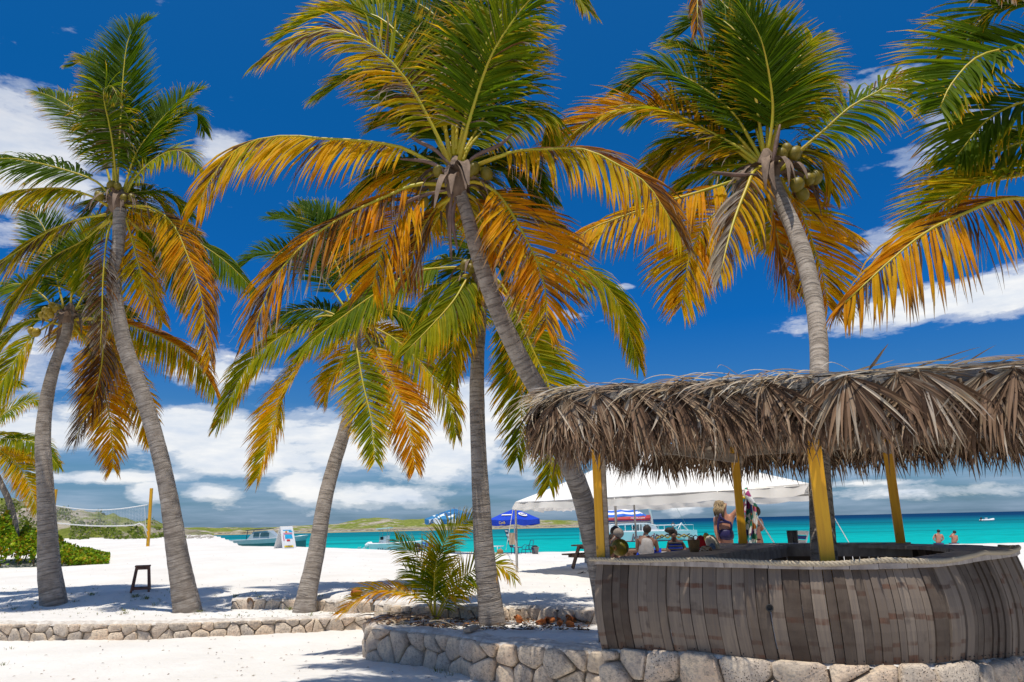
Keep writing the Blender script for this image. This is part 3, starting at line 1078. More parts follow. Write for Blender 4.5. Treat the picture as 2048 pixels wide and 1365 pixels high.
# E: big centre palm
Ef = [
    dict(p=[(907, 350), (896, 320), (885, 293), (848, 220), (811, 158), (756, 100), (683, 62), (610, 72), (529, 122)], dy=-0.6, L=.66, droop=.95, age=.45, dry=.55, thick=.034),
    dict(p=[(903, 330), (870, 165), (811, 84), (756, 35), (683, 20), (621, 38), (562, 75)], dy=0.4, L=.55, droop=.25, age=.30),
    dict(p=[(908, 310), (899, 125), (885, 62), (859, 22), (811, 2), (750, 8)], dy=0.9, L=.6, droop=.3, age=.04, tipage=.1),
    dict(p=[(912, 300), (918, 150), (935, 20), (948, -60)], dy=0.7, L=.6, droop=.1, age=.06, tipage=.15),
    dict(p=[(915, 340), (924, 300), (940, 238), (976, 128), (1013, 62), (1060, 0), (1110, -45)], dy=-1.0, L=.75, droop=.75, age=.20, dry=.08, thick=.036, tipage=.75, U=(0, -.9, .6)),
    dict(p=[(916, 310), (960, 120), (1040, -20), (1120, -40), (1175, 20)], dy=0.2, L=.55, droop=.9, age=.33, tipage=.8),
    dict(p=[(900, 345), (874, 333), (830, 308), (793, 293), (720, 282), (646, 278), (573, 272), (500, 285), (440, 330), (395, 410)], dy=-0.9, L=.72, droop=1.3, age=.55, dry=.18, tipage=.35, thick=.034),
    dict(p=[(900, 372), (881, 370), (830, 370), (767, 396), (683, 436), (610, 487), (545, 565), (505, 670)], dy=-0.8, L=.70, droop=1.2, age=.74, dry=.55, tipage=.5, thick=.034),
    dict(p=[(902, 385), (870, 384), (837, 392), (793, 440), (764, 500), (745, 575)], dy=-0.3, L=.68, droop=.6, age=.62, tipage=.3),
    dict(p=[(925, 345), (976, 322), (1031, 304), (1086, 300), (1170, 300), (1247, 337), (1300, 376), (1358, 470)], dy=-1.0, L=.68, droop=1.15, age=.52, dry=.18, top_age=.3, tipage=.35, thick=.034),
    dict(p=[(928, 365), (958, 366), (995, 388), (1031, 440), (1072, 520), (1092, 590), (1092, 655)], dy=-0.5, L=.66, droop=.5, age=.70, tipage=.45, dry=.2),
    dict(p=[(920, 335), (940, 293), (975, 255), (1013, 230), (1068, 216), (1096, 238), (1100, 290)], dy=0.3, L=.55, droop=1.1, age=.30),
    dict(p=[(922, 385), (950, 400), (980, 440), (995, 520)], dy=0.4, L=.5, droop=.7, age=.75, dry=.2),
    dict(p=[(930, 350), (985, 335), (1040, 360), (1085, 430)], dy=0.9, L=.55, droop=.7, age=.15, U=(0, -.9, .8)),
    dict(p=[(905, 395), (870, 420), (835, 480), (815, 560)], dy=0.5, L=.6, droop=.8, age=.82, dry=.4),
    dict(p=[(900, 360), (850, 345), (790, 340), (730, 370), (690, 420)], dy=1.0, L=.6, droop=1.1, age=.5),
    dict(p=[(912, 320), (880, 250), (820, 230), (760, 250)], dy=0.8, L=.6, droop=.6, age=.15),
    dict(p=[(918, 320), (960, 250), (1010, 150), (1060, 110)], dy=0.5, L=.65, droop=.6, age=.15),
    dict(p=[(910, 300), (930, 180), (1000, 80), (1090, 60)], dy=1.2, L=.6, droop=.5, age=.08),
    dict(p=[(905, 340), (860, 260), (800, 180), (720, 150), (640, 190)], dy=0.9, L=.62, droop=.7, age=.22),
]
EP, Ecrown = palm('tall golden coconut palm in the middle, trunk leaning right and down behind the bar', [(1215, 1235, 10.4, 54), (1200, 1150, 10.4, 50), (1183, 1070, 10.3, 48), (1163, 990, 10.2, 46), (1133, 915, 10.0, 45), (1092, 810, 9.8, 43), (1047, 730, 9.6, 42), (1008, 650, 9.4, 40), (975, 570, 9.25, 37), (950, 490, 9.1, 33), (934, 430, 9.05, 30), (918, 380, 9.0, 30)],
     (912, 355), 9.0, Ef, 5, snap=False, nuts=[(-.22, -.22, -.02), (.24, -.18, .02), (.42, -.12, -.02), (-.42, -.15, -.42), (-.55, .1, -.05), (-.3, .1, -.1)], fillR=1.7, fill=9, nsheath=24, rad=.15)
for pts in ([(930, 330), (955, 310), (1000, 290), (1024, 268)], [(905, 335), (870, 300), (840, 285), (818, 272)], [(896, 350), (860, 325), (800, 318)],
            [(898, 380), (850, 390), (805, 410), (778, 440)], [(905, 385), (899, 440), (903, 520)], [(912, 395), (905, 440), (915, 500)]):
    spathe(EP, [at(x, y, 9.0 - 0.25) - EP.location for x, y in pts], 0.028)

# F: right palm rising through the bar
Ff = [
    dict(p=[(1522, 330), (1495, 308), (1466, 289), (1411, 260), (1338, 223), (1265, 216), (1192, 238), (1137, 275), (1096, 305)], dy=0.4, L=.66, droop=.55, age=.46, top_age=.2, dry=.1),
    dict(p=[(1524, 322), (1500, 280), (1466, 227), (1411, 180), (1356, 150), (1305, 145), (1250, 182)], dy=0.6, L=.66, droop=.55, age=.14),
    dict(p=[(1528, 310), (1512, 200), (1499, 128), (1475, 70), (1440, 40), (1400, 38), (1355, 70)], dy=0.8, L=.6, droop=.35, age=.12),
    dict(p=[(1535, 315), (1545, 240), (1543, 183), (1528, 102), (1510, 55), (1475, 0)], dy=-0.3, L=.60, droop=.45, age=.14, thick=.03),
    dict(p=[(1538, 311), (1560, 230), (1585, 150), (1605, 105), (1625, 78)], dy=0.4, L=.6, droop=.6, age=.32),
    dict(p=[(1555, 345), (1578, 325), (1600, 302), (1650, 260), (1700, 215), (1754, 185), (1815, 152), (1870, 165), (1930, 240)], dy=-0.6, L=.62, droop=1.15, age=.28, dry=.22, thick=.032),
    dict(p=[(1535, 335), (1510, 340), (1494, 375), (1472, 430), (1455, 487), (1442, 545)], dy=-1.0, L=.55, droop=1.3, age=.60, top_age=.6, dry=.55, wid=.045, thick=.036, petiole=.08),
    dict(p=[(1520, 352), (1470, 362), (1420, 378), (1330, 405), (1240, 435), (1170, 465), (1120, 520)], dy=-0.3, L=.62, droop=1.15, age=.60, dry=.2, tipage=.45),
    dict(p=[(1515, 372), (1490, 385), (1459, 407), (1411, 447), (1378, 520), (1362, 612)], dy=-0.2, L=.62, droop=.6, age=.56, tipage=.5),
    dict(p=[(1560, 355), (1580, 390), (1605, 432), (1624, 484), (1645, 550), (1655, 610)], dy=0.4, L=.62, droop=.45, age=.62, tipage=.55, U=(0, -.9, .5)),
    dict(p=[(1552, 330), (1590, 305), (1630, 305), (1655, 340), (1662, 385)], dy=0.2, L=.5, droop=.9, age=.48, dry=.1),
    dict(p=[(1520, 335), (1450, 290), (1380, 288), (1320, 330), (1290, 380)], dy=1.0, L=.66, droop=1.0, age=.52),
    dict(p=[(1545, 380), (1545, 430), (1560, 500), (1590, 580)], dy=0.8, L=.6, droop=.6, age=.78, dry=.2),
    dict(p=[(1530, 315), (1490, 200), (1420, 110), (1340, 90)], dy=1.2, L=.6, droop=.6, age=.08),
    dict(p=[(1535, 300), (1530, 180), (1490, 60), (1440, 0)], dy=1.0, L=.6, droop=.3, age=.08),
    dict(p=[(1542, 305), (1580, 200), (1600, 160), (1640, 150)], dy=0.9, L=.55, droop=.7, age=.15),
    dict(p=[(1525, 330), (1440, 240), (1350, 200), (1270, 240)], dy=1.1, L=.6, droop=.8, age=.2),
    dict(p=[(1555, 370), (1590, 360), (1620, 400), (1640, 460)], dy=0.9, L=.5, droop=.9, age=.6),
]
FP, Fcrown = palm('coconut palm rising through the thatched bar, one white withered frond beside its nuts', [(1655, 1290, 6.5, 70), (1652, 1180, 6.55, 62), (1646, 1080, 6.6, 56), (1640, 960, 6.8, 48), (1637, 850, 7.1, 43), (1638, 760, 7.5, 41), (1637, 680, 8.0, 40), (1626, 590, 8.5, 39), (1604, 500, 8.9, 38), (1580, 440, 9.2, 36), (1555, 385, 9.4, 34), (1540, 345, 9.5, 30)],
     (1536, 338), 9.5, Ff, 6, snap=False, nuts=[(.22, -.2, .2), (.32, -.2, .12), (.14, -.2, .12), (.5, -.15, -.25), (.62, -.1, -.2), (.36, -.2, -.5), (.4, -.1, .2), (.28, -.25, -.38)], fillR=1.7, fill=9, nsheath=20, rad=.15)
for pts in ([(1545, 330), (1552, 290), (1560, 250)], [(1520, 400), (1525, 440), (1530, 500)], [(1515, 350), (1470, 350), (1425, 345)]):
    spathe(FP, [at(x, y, 9.2) - FP.location for x, y in pts], 0.032)

# G: nearest palm, crown beyond the right edge of the picture
Gf = [
    dict(p=[(2200, 150), (2130, 100), (2048, 95), (1959, 113), (1905, 166), (1880, 215)], dy=-0.5, L=.62, droop=.35, age=.15),
    dict(p=[(2210, 330), (2150, 330), (2048, 349), (1959, 369), (1887, 407), (1845, 445)], dy=0.1, L=.55, droop=.35, age=.40, U=(0, -.5, 1)),
    dict(p=[(2200, 420), (2130, 405), (2048, 398), (1990, 403), (1928, 428), (1856, 462), (1780, 522), (1690, 606)], dy=-0.5, L=.62, droop=1.25, age=.66, dry=.32, tipage=.55),
    dict(p=[(2190, 230), (2130, 200), (2048, 205), (1975, 240), (1915, 310)], dy=0.3, L=.6, droop=.7, age=.16),
    dict(p=[(2200, 120), (2130, 20), (2048, 10), (1975, 30), (1925, 90)], dy=0.3, L=.6, droop=.5, age=.2),
    dict(p=[(2200, 100), (2150, -40), (2070, -60), (1990, -20)], dy=-0.3, L=.55, droop=.8, age=.75),
    dict(p=[(2190, 280), (2120, 270), (2030, 290), (1950, 330), (1900, 380)], dy=0.6, L=.6, droop=.7, age=.22),
    dict(p=[(2220, 150), (2100, -150), (1900, -300), (1650, -260), (1480, -120), (1402, -30), (1395, 60)], dy=-0.6, L=.42, droop=1.2, age=.85, dry=.9, tipage=.3),
    dict(p=[(2230, 150), (2160, -120), (2000, -230), (1800, -200), (1640, -60)], dy=0.4, L=.5, droop=1.0, age=.5, dry=.4),
    dict(p=[(2250, 200), (2330, 60), (2450, 40), (2560, 160)], dy=0.2, L=.6, droop=.8, age=.2),
    dict(p=[(2250, 300), (2350, 280), (2450, 360), (2520, 520)], dy=0.2, L=.6, droop=1.0, age=.4),
    dict(p=[(2230, 400), (2260, 480), (2300, 600), (2310, 720)], dy=0.4, L=.6, droop=.8, age=.6),
]
palm('palm at the right edge whose green and orange fronds reach in from outside', [(2380, 1480, 6.6, 90), (2370, 1250, 6.6, 74), (2340, 1000, 6.6, 64), (2300, 760, 6.6, 60), (2260, 560, 6.6, 56), (2230, 400, 6.6, 54), (2220, 300, 6.6, 50)],
     (2215, 250), 6.6, Gf, 7, snap=False, nuts=[(.1, -.25, -.1), (-.1, -.25, -.15), (.2, -.2, -.2)], fillR=1.5, fill=2, rad=.17)

# I: distant palm, lower left
If_ = [
    dict(p=[(-30, 870), (0, 835), (35, 812), (62, 800), (82, 806)], dy=0.1, L=.6, droop=.9, age=.35),
    dict(p=[(-30, 880), (20, 878), (65, 884), (95, 905), (118, 935)], dy=-0.2, L=.6, droop=.9, age=.30),
    dict(p=[(-30, 890), (5, 905), (38, 935), (60, 975), (74, 1022)], dy=-0.4, L=.6, droop=.55, age=.5),
    dict(p=[(-35, 860), (-20, 790), (10, 760), (40, 770)], dy=0.6, L=.6, droop=.7, age=.2),
    dict(p=[(-40, 880), (-90, 860), (-140, 890), (-170, 950)], dy=0.1, L=.6, droop=.9, age=.3),
    dict(p=[(-35, 900), (-30, 950), (-20, 1000)], dy=-0.1, L=.5, droop=.6, age=.6),
]
palm('small distant coconut palm rising out of the green bushes at the left edge', [(32, 1078, 30, 16), (28, 1045, 30, 15), (18, 1003, 30, 13), (2, 968, 30, 12), (-15, 930, 30, 11), (-30, 895, 30, 10)], (-32, 885), 30, If_, 8, snap=False, fill=3, fillR=2.4, nsheath=8)
# ---------------------------------------------------------------- stone walls
stone_m, t, b = new_mat('coral_limestone')
co = t.n('ShaderNodeTexCoord').outputs['Object']
oi = t.n('ShaderNodeObjectInfo').outputs['Random']
n_l = t.noise(co, 4.0, 6, 0.6)
n_s = t.noise(co, 26.0, 6, 0.7)
vor = t.n('ShaderNodeTexVoronoi')
t.link(co, vor.inputs['Vector'])
vor.inputs['Scale'].default_value = 62.0
pit = t.ramp(vor.outputs['Distance'], [(0.12, 1.0), (0.26, 0.0)])
pitmask = t.ramp(t.math('ADD', t.noise(co, 7.0, 5, 0.65), t.math('MULTIPLY', t.math('SUBTRACT', oi, 0.5), 0.3)), [(0.46, 0.0), (0.58, 1.0)])
pit = t.math('MULTIPLY', pit, pitmask)
sa_ = t.mix(t.ramp(oi, [(0.0, 0.0), (1.0, 1.0)]), (0.84, 0.68, 0.49), (0.76, 0.65, 0.52))
sb_ = t.mix(t.ramp(oi, [(0.0, 0.0), (0.25, 1.0), (0.75, 0.0), (1.0, 1.0)]), (0.48, 0.42, 0.36), (0.74, 0.54, 0.38))
c_ = t.mix(t.ramp(n_l, [(0.35, 0.0), (0.65, 1.0)]), sa_, sb_)
c_ = t.mix(t.ramp(n_s, [(0.48, 0.0), (0.66, 0.75)]), c_, (0.33, 0.28, 0.235))
c_ = t.mix(pit, c_, (0.08, 0.062, 0.05))
t.link(c_, b.inputs['Base Color'])
b.inputs['Roughness'].default_value = 0.95
b.inputs['Specular IOR Level'].default_value = 0.1
bp = t.n('ShaderNodeBump')
bp.inputs['Strength'].default_value = 1.0
bp.inputs['Distance'].default_value = 0.035
t.link(t.math('SUBTRACT', t.math('ADD', n_s, t.math('MULTIPLY', n_l, 1.5)), t.math('MULTIPLY', pit, 1.2)), bp.inputs['Height'])
t.link(bp.outputs[0], b.inputs['Normal'])
M['stone'] = stone_m
M['mortar'] = simple('wall_mortar', (0.40, 0.34, 0.27), 0.95, (0.26, 0.22, 0.175), 12, 0.9, 40, spec=0.05)
M['wallcap'] = simple('rough_lime_cap', (0.74, 0.69, 0.62), 0.95, (0.46, 0.41, 0.36), 9, 1.0, 28, spec=0.05)
nstone = [0]


def clip(poly, px, py, nx, ny):
    """keep the side where (p - P).n <= 0"""
    out = []
    for i in range(len(poly)):
        a, b_ = poly[i], poly[(i + 1) % len(poly)]
        da = (a[0] - px) * nx + (a[1] - py) * ny
        db = (b_[0] - px) * nx + (b_[1] - py) * ny
        if da <= 0:
            out.append(a)
        if da * db < 0:
            k = da / (da - db)
            out.append((a[0] + (b_[0] - a[0]) * k, a[1] + (b_[1] - a[1]) * k))
    return out


def stone_wall(name, label, path, zb, zt, cell, seed, thick=0.35, depth=0.07, cap=0.05, back=False, rows=None, lean=0.0, zt_fn=None, rows_h=None, group=None):
    """rubble wall along a ground path; its outer face is on the right hand side of the path direction"""
    P = [Vector((p[0], p[1], 0)) for p in path]
    cum = [0.0]
    for a, b_ in zip(P, P[1:]):
        cum.append(cum[-1] + (b_ - a).length)
    Lw = cum[-1]
    root = thing(name, label, 'wall', (P[0].x, P[0].y, zb), group=group)
    off = Vector(root.location)

    def fr(u):
        u = max(0, min(Lw - 1e-6, u))
        k = 0
        while k < len(cum) - 2 and cum[k + 1] < u:
            k += 1
        w = (u - cum[k]) / (cum[k + 1] - cum[k])
        p = P[k].lerp(P[k + 1], w)

        def tg(j):
            j0, j1 = max(0, j - 1), min(len(P) - 1, j + 1)
            return (P[j1] - P[j0]).normalized()
        T = tg(k).lerp(tg(k + 1), w).normalized()
        return p, T, Vector((T.y, -T.x, 0))

    def zt_(u):
        return zt if zt_fn is None else zt_fn(u / Lw)
    # core
    rg = random.Random(seed)
    core = MB()
    n = max(4, int(Lw / 0.12))
    secs = []
    for i in range(n + 1):
        u = Lw * i / n
        p, T, N_ = fr(u)
        top = zt_(u) + 0.018 * noise.noise(Vector((u * 3, seed, 0)))
        lo = zb - 0.25
        secs.append([p - N_ * 0.012 + Vector((0, 0, lo)), p - N_ * (0.012 + lean) + Vector((0, 0, top - cap)), p - N_ * thick + Vector((0, 0, top - cap)), p - N_ * thick + Vector((0, 0, lo))])
    for s_ in secs:
        core.v += [tuple(q - off) for q in s_]
    for i in range(n):
        for k in range(4):
            k2 = (k + 1) % 4
            core.f.append((i * 4 + k, i * 4 + k2, (i + 1) * 4 + k2, (i + 1) * 4 + k))
    core.f += [(0, 1, 2, 3), (n * 4 + 3, n * 4 + 2, n * 4 + 1, n * 4)]
    core.mi = [0] * len(core.f)
    core.build('mortar_core', M['mortar'], root)
    # rough cap
    cp = MB()
    m_ = 7
    n = max(6, int(Lw / 0.05))
    for i in range(n + 1):
        u = Lw * i / n
        p, T, N_ = fr(u)
        for k in range(m_ + 1):
            v = k / m_
            o_ = -thick - 0.01 + (thick + 0.03 - lean) * v
            z = zt_(u)
            q = p + N_ * (o_ + 0.018 * noise.noise(Vector((u * 7, v * 3, seed + 4))))
            if k in (0, m_):
                z -= cap * (1.0 + 0.5 * noise.noise(Vector((u * 9, v, seed))))
            z += 0.03 * noise.noise(Vector((u * 4, v * 2, seed + 9))) + 0.014 * noise.noise(Vector((u * 15, v * 7, seed + 2)))
            cp.v.append(tuple(q + Vector((0, 0, z)) - off))
    for i in range(n):
        for k in range(m_):
            a0 = i * (m_ + 1) + k
            cp.f.append((a0, a0 + m_ + 1, a0 + m_ + 2, a0 + 1))
    cp.mi = [0] * len(cp.f)
    cp.build('wall_top', M['wallcap'], root, smooth=True)
    # stones: cells of a jittered grid on the face
    faces = [1] + ([-1] if back else [])
    for side in faces:
        H = (zt - zb) - cap * 0.4 + 0.06
        nr = rows or max(1, round(H / cell))
        seeds_ = []
        for j in range(nr):
            h = H / nr
            cw = cell * 1.12
            u = -cw * 0.5 + (0.5 * cw if j % 2 else 0)
            while u < Lw + cw:
                seeds_.append((u + rg.uniform(-.42, .42) * cw, (j + 0.5) * h + rg.uniform(-.42, .42) * h - 0.03))
                u += cw * rg.uniform(0.72, 1.25)
        for si, (su, sv) in enumerate(seeds_):
            if su < -0.02 or su > Lw + 0.02:
                continue
            poly = [(max(0, su - cell * 1.2), -0.12), (min(Lw, su + cell * 1.2), -0.12), (min(Lw, su + cell * 1.2), zt_(su) - zb - cap * 0.4), (max(0, su - cell * 1.2), zt_(su) - zb - cap * 0.4)]
            for sj, (tu, tv) in enumerate(seeds_):
                if sj == si or abs(tu - su) > cell * 3:
                    continue
                mx_, my_ = (su + tu) / 2, (sv + tv) / 2
                dxx, dyy = tu - su, tv - sv
                dl = math.hypot(dxx, dyy)
                poly = clip(poly, mx_ - dxx / dl * 0.006, my_ - dyy / dl * 0.006, dxx, dyy)
                if len(poly) < 3:
                    break
            if len(poly) < 3:
                continue
            # resample and round the outline
            for _ in range(1):
                q = []
                for i in range(len(poly)):
                    a, b_ = poly[i], poly[(i + 1) % len(poly)]
                    q.append((a[0] * .86 + b_[0] * .14, a[1] * .86 + b_[1] * .14))
                    q.append((a[0] * .14 + b_[0] * .86, a[1] * .14 + b_[1] * .86))
                poly = q
                if len(poly) > 14:
                    break
            q = []
            for p_ in poly:
                if not q or math.hypot(p_[0] - q[-1][0], p_[1] - q[-1][1]) > 0.012:
                    q.append(p_)
            poly = q
            if len(poly) < 4:
                continue
            cu = sum(p_[0] for p_ in poly) / len(poly)
            cv = sum(p_[1] for p_ in poly) / len(poly)
            area = abs(sum(poly[i][0] * poly[(i + 1) % len(poly)][1] - poly[(i + 1) % len(poly)][0] * poly[i][1] for i in range(len(poly)))) / 2
            if area < 0.0012:
                continue
            dpt = depth * rg.uniform(0.55, 1.2) * min(1, math.sqrt(area) / (cell * 0.6))
            tiltu, tiltv = rg.uniform(-.45, .45), rg.uniform(-.4, .4)
            c0, _, _ = fr(cu)
            org = c0 + Vector((0, 0, zb + cv))
            mb = MB()
            K = len(poly)
            for (sc, dz_) in ((1.0, -0.05), (0.99, 0.50), (0.95, 0.86), (0.84, 1.0), (0.42, 1.04)):
                for (pu, pv) in poly:
                    uu = cu + (pu - cu) * sc
                    vv_ = cv + (pv - cv) * sc
                    dd = dpt * dz_ + (uu - cu) * tiltu * (0.5 if dz_ > 0 else 0) + (vv_ - cv) * tiltv * (0.5 if dz_ > 0 else 0)
                    if dz_ > 0.3:
                        dd += 0.032 * noise.noise(Vector((uu * 8, vv_ * 8, seed + side))) + 0.008 * noise.noise(Vector((uu * 28, vv_ * 28, seed)))
                    pp, T, N_ = fr(uu)
                    H_ = max(0.01, zt - zb)
                    base_off = 0 if side > 0 else -thick
                    mb.v.append(tuple(pp + N_ * side * dd + N_ * (base_off - lean * max(0, vv_) / H_) + Vector((0, 0, zb + vv_)) - org))
            pp, T, N_ = fr(cu)
            mb.v.append(tuple(pp + N_ * (side * dpt * 1.08 + (0 if side > 0 else -thick) - lean * cv / max(0.01, zt - zb)) + Vector((0, 0, zb + cv)) - org))
            for r_ in range(4):
                for k in range(K):
                    k2 = (k + 1) % K
                    f_ = (r_ * K + k, r_ * K + k2, (r_ + 1) * K + k2, (r_ + 1) * K + k)
                    mb.f.append(f_ if side > 0 else f_[::-1])
            for k in range(K):
                f_ = (4 * K + k, 4 * K + (k + 1) % K, 5 * K)
                mb.f.append(f_ if side > 0 else f_[::-1])
            mb.mi = [0] * len(mb.f)
            o = mb.build('stone', M['stone'], root, smooth=True)
            o.location = org - off
            nstone[0] += 1
    return root


# long low wall on the left
zt1 = EYE - 1.60
lw = [(p.x, p.y) for p in wall_path if p.x > wall_path[1].x - 2.5]
stone_wall('stone_wall', 'long low wall of pale rough limestone running across the sand on the left', lw, Z0 - 0.02, zt1, 0.25, 11, thick=0.34, depth=0.05, rows=2, zt_fn=lambda u: EYE - 1.62 - 0.09 * u)
# low second wall behind the pale leaning palm
stone_wall('stone_wall', 'low half buried stone wall just behind the pale leaning palm', [(p.x, p.y) for p in second_path], EYE - 1.76, EYE - 1.47, 0.24, 12, thick=0.3, depth=0.05)
# planter: curved front wall, top outer edge traced
pf = [q[:2] for q in catmull([(p.x, p.y) for p in planter_front], 52)]
stone_wall('stone_planter_wall', 'thick curved front wall of the planter, big rounded pale stones', pf, Z0 - 0.02, ZP, 0.29, 13, thick=0.45, depth=0.085)
pb = [q[:2] for q in catmull([(p.x, p.y) for p in planter_back], 40)]
stone_wall('stone_planter_wall', 'shaded back wall of the planter behind the straight palm, dark grey stones', pb, EYE - 1.66, EYE - 1.36, 0.24, 14, thick=0.3, depth=0.06)
# soil inside the planter
mb = MB()
NX, NY = 46, 40
for j in range(NY + 1):
    for i in range(NX + 1):
        x = planter_front[2].x + 0.12 + 5.2 * i / NX
        fy = lerp_tab(sorted([(p.x, p.y) for p in planter_front[2:]]), x) + 0.22
        ey = lerp_tab([(p.x, p.y) for p in planter_back], x) + 0.05
        ys_ = fy + (max(ey, fy + 0.2) - fy) * j / NY
        n_ = noise.noise(Vector((x * 2.2, ys_ * 2.2, 1.5)))
        mb.v.append((x, ys_, EYE - 1.58 + 0.03 * n_ + 0.02 * noise.noise(Vector((x * 9, ys_ * 9, 4)))))
for j in range(NY):
    for i in range(NX):
        a0 = j * (NX + 1) + i
        mb.f.append((a0, a0 + 1, a0 + NX + 2, a0 + NX + 1))
mb.mi = [0] * len(mb.f)
o = mb.build('planter_sand', M['sand'], smooth=True)
o['kind'] = 'structure'

# ---------------------------------------------------------------- young palm in the planter
Jf = [
    dict(p=[(868, 1240), (860, 1215), (846, 1200), (808, 1186), (763, 1181), (724, 1194), (684, 1226)], dy=-0.5, L=.42, droop=.55, age=.40, U=(0, -.3, 1)),
    dict(p=[(870, 1240), (872, 1170), (876, 1126), (888, 1087), (905, 1064), (930, 1045), (955, 1030)], dy=-0.2, L=.34, droop=.45, age=.22, U=(0, -1, .2)),
    dict(p=[(873, 1245), (880, 1222), (890, 1203), (917, 1165), (947, 1141), (980, 1130), (1006, 1135), (1028, 1157)], dy=-0.4, L=.36, droop=.8, age=.26, U=(0, -.8, .8)),
    dict(p=[(867, 1240), (860, 1190), (850, 1150), (842, 1120), (812, 1098), (793, 1080)], dy=0.0, L=.36, droop=.5, age=.12, U=(0, -1, .4)),
    dict(p=[(866, 1235), (863, 1206), (862, 1130), (862, 1068)], dy=0.0, L=.10, droop=.05, age=.3, wid=.02),
    dict(p=[(869, 1240), (868, 1180), (872, 1130), (882, 1100)], dy=-0.1, L=.30, droop=.35, age=.08, U=(0, -1, .4)),
    dict(p=[(867, 1240), (856, 1195), (836, 1160), (812, 1140)], dy=0.3, L=.36, droop=.5, age=.08, U=(0, -1, .4)),
    dict(p=[(872, 1240), (890, 1190), (900, 1150), (905, 1120)], dy=0.4, L=.28, droop=.5, age=.2),
    dict(p=[(873, 1245), (895, 1205), (925, 1170), (950, 1165)], dy=0.3, L=.3, droop=.7, age=.2),
]
JY = gp(870, 1243, EYE - 1.56).y
Jb = at(870, 1243, JY)
JP = thing('young_coconut_palm', 'small young palm without a trunk, green fronds fanning out above the stone planter', 'palm tree', tuple(Jb))
for i, s_ in enumerate(Jf):
    px = s_.pop('p')
    dy = s_.pop('dy')
    pts = [at(x, y, JY + dy * j / (len(px) - 1)) for j, (x, y) in enumerate(px)]
    fo = frond(JP, pts, seed=900 + i, spacing=0.022, petiole=0.25 if i != 1 else .3, thick=.014, tipage=.25, **{'wid': .026, **s_, 'L': s_['L'] * .86, 'age': s_['age'] + .18})
    fo.location = -JP.location
# ---------------------------------------------------------------- the bar
ZC = EYE - 0.31                       # counter top
ZPB = EYE - 0.965                      # lower end of the staves
# outer line of the counter (top) and of the stave feet (bottom), clockwise seen from above
otop = [(0.66, 6.18), (1.05, 5.82), (1.5, 5.42), (1.98, 5.06), (2.35, 4.98), (2.72, 5.02), (3.2, 5.42), (3.5, 5.68), (3.85, 5.98), (4.15, 6.33), (4.33, 6.75), (4.40, 7.2), (4.3, 7.7), (4.0, 8.2)]
obot = [(x * 1.002, y * 0.992) for x, y in otop]
BOTY = [(1150, 1295), (1185, 1296), (1300, 1299), (1400, 1303), (1480, 1312), (1560, 1321), (1650, 1327), (1780, 1329), (1850, 1325), (1930, 1319), (2000, 1313), (2060, 1308), (2300, 1300)]
NT_ = 260
ot = [Vector((a, b_, 0)) for a, b_ in catmull(otop, NT_)]
ob = [Vector((a, b_, 0)) for a, b_ in catmull(obot, NT_)]


def nrm(path, i):
    T = (path[min(len(path) - 1, i + 1)] - path[max(0, i - 1)]).normalized()
    return Vector((T.y, -T.x, 0))


def foot_z(p):
    px = 1024 + F * p.x / p.y
    for _ in range(4):
        z = at(px, lerp_tab(BOTY, px), p.y - 0.03).z
        q = Vector((p.x, p.y - 0.03, z - EYE))
        px = 1024 + F * q.dot(_r) / q.dot(_f)
    return at(px, lerp_tab(BOTY, px), p.y - 0.03).z


FZ = [foot_z(p) if i < 205 else None for i, p in enumerate(ot)]
for i in range(205, NT_ + 1):
    FZ[i] = FZ[204]


def hull(u, v, off=0.0):
    """u along the counter 0..1, v from the top (0) to the foot (1)"""
    k = max(0.0, min(1.0, u)) * NT_
    i = min(int(k), NT_ - 1)
    w = k - i
    a = ot[i].lerp(ot[i + 1], w)
    b_ = ob[i].lerp(ob[i + 1], w)
    N_ = nrm(ot, i).lerp(nrm(ot, i + 1), w).normalized()
    bulge = 0.055 * math.sin(math.pi * v) + 0.012
    zf = FZ[i] + (FZ[i + 1] - FZ[i]) * w
    return a.lerp(b_, v) + N_ * (bulge + off) + Vector((0, 0, ZC - 0.02 + (zf - ZC + 0.02) * v))


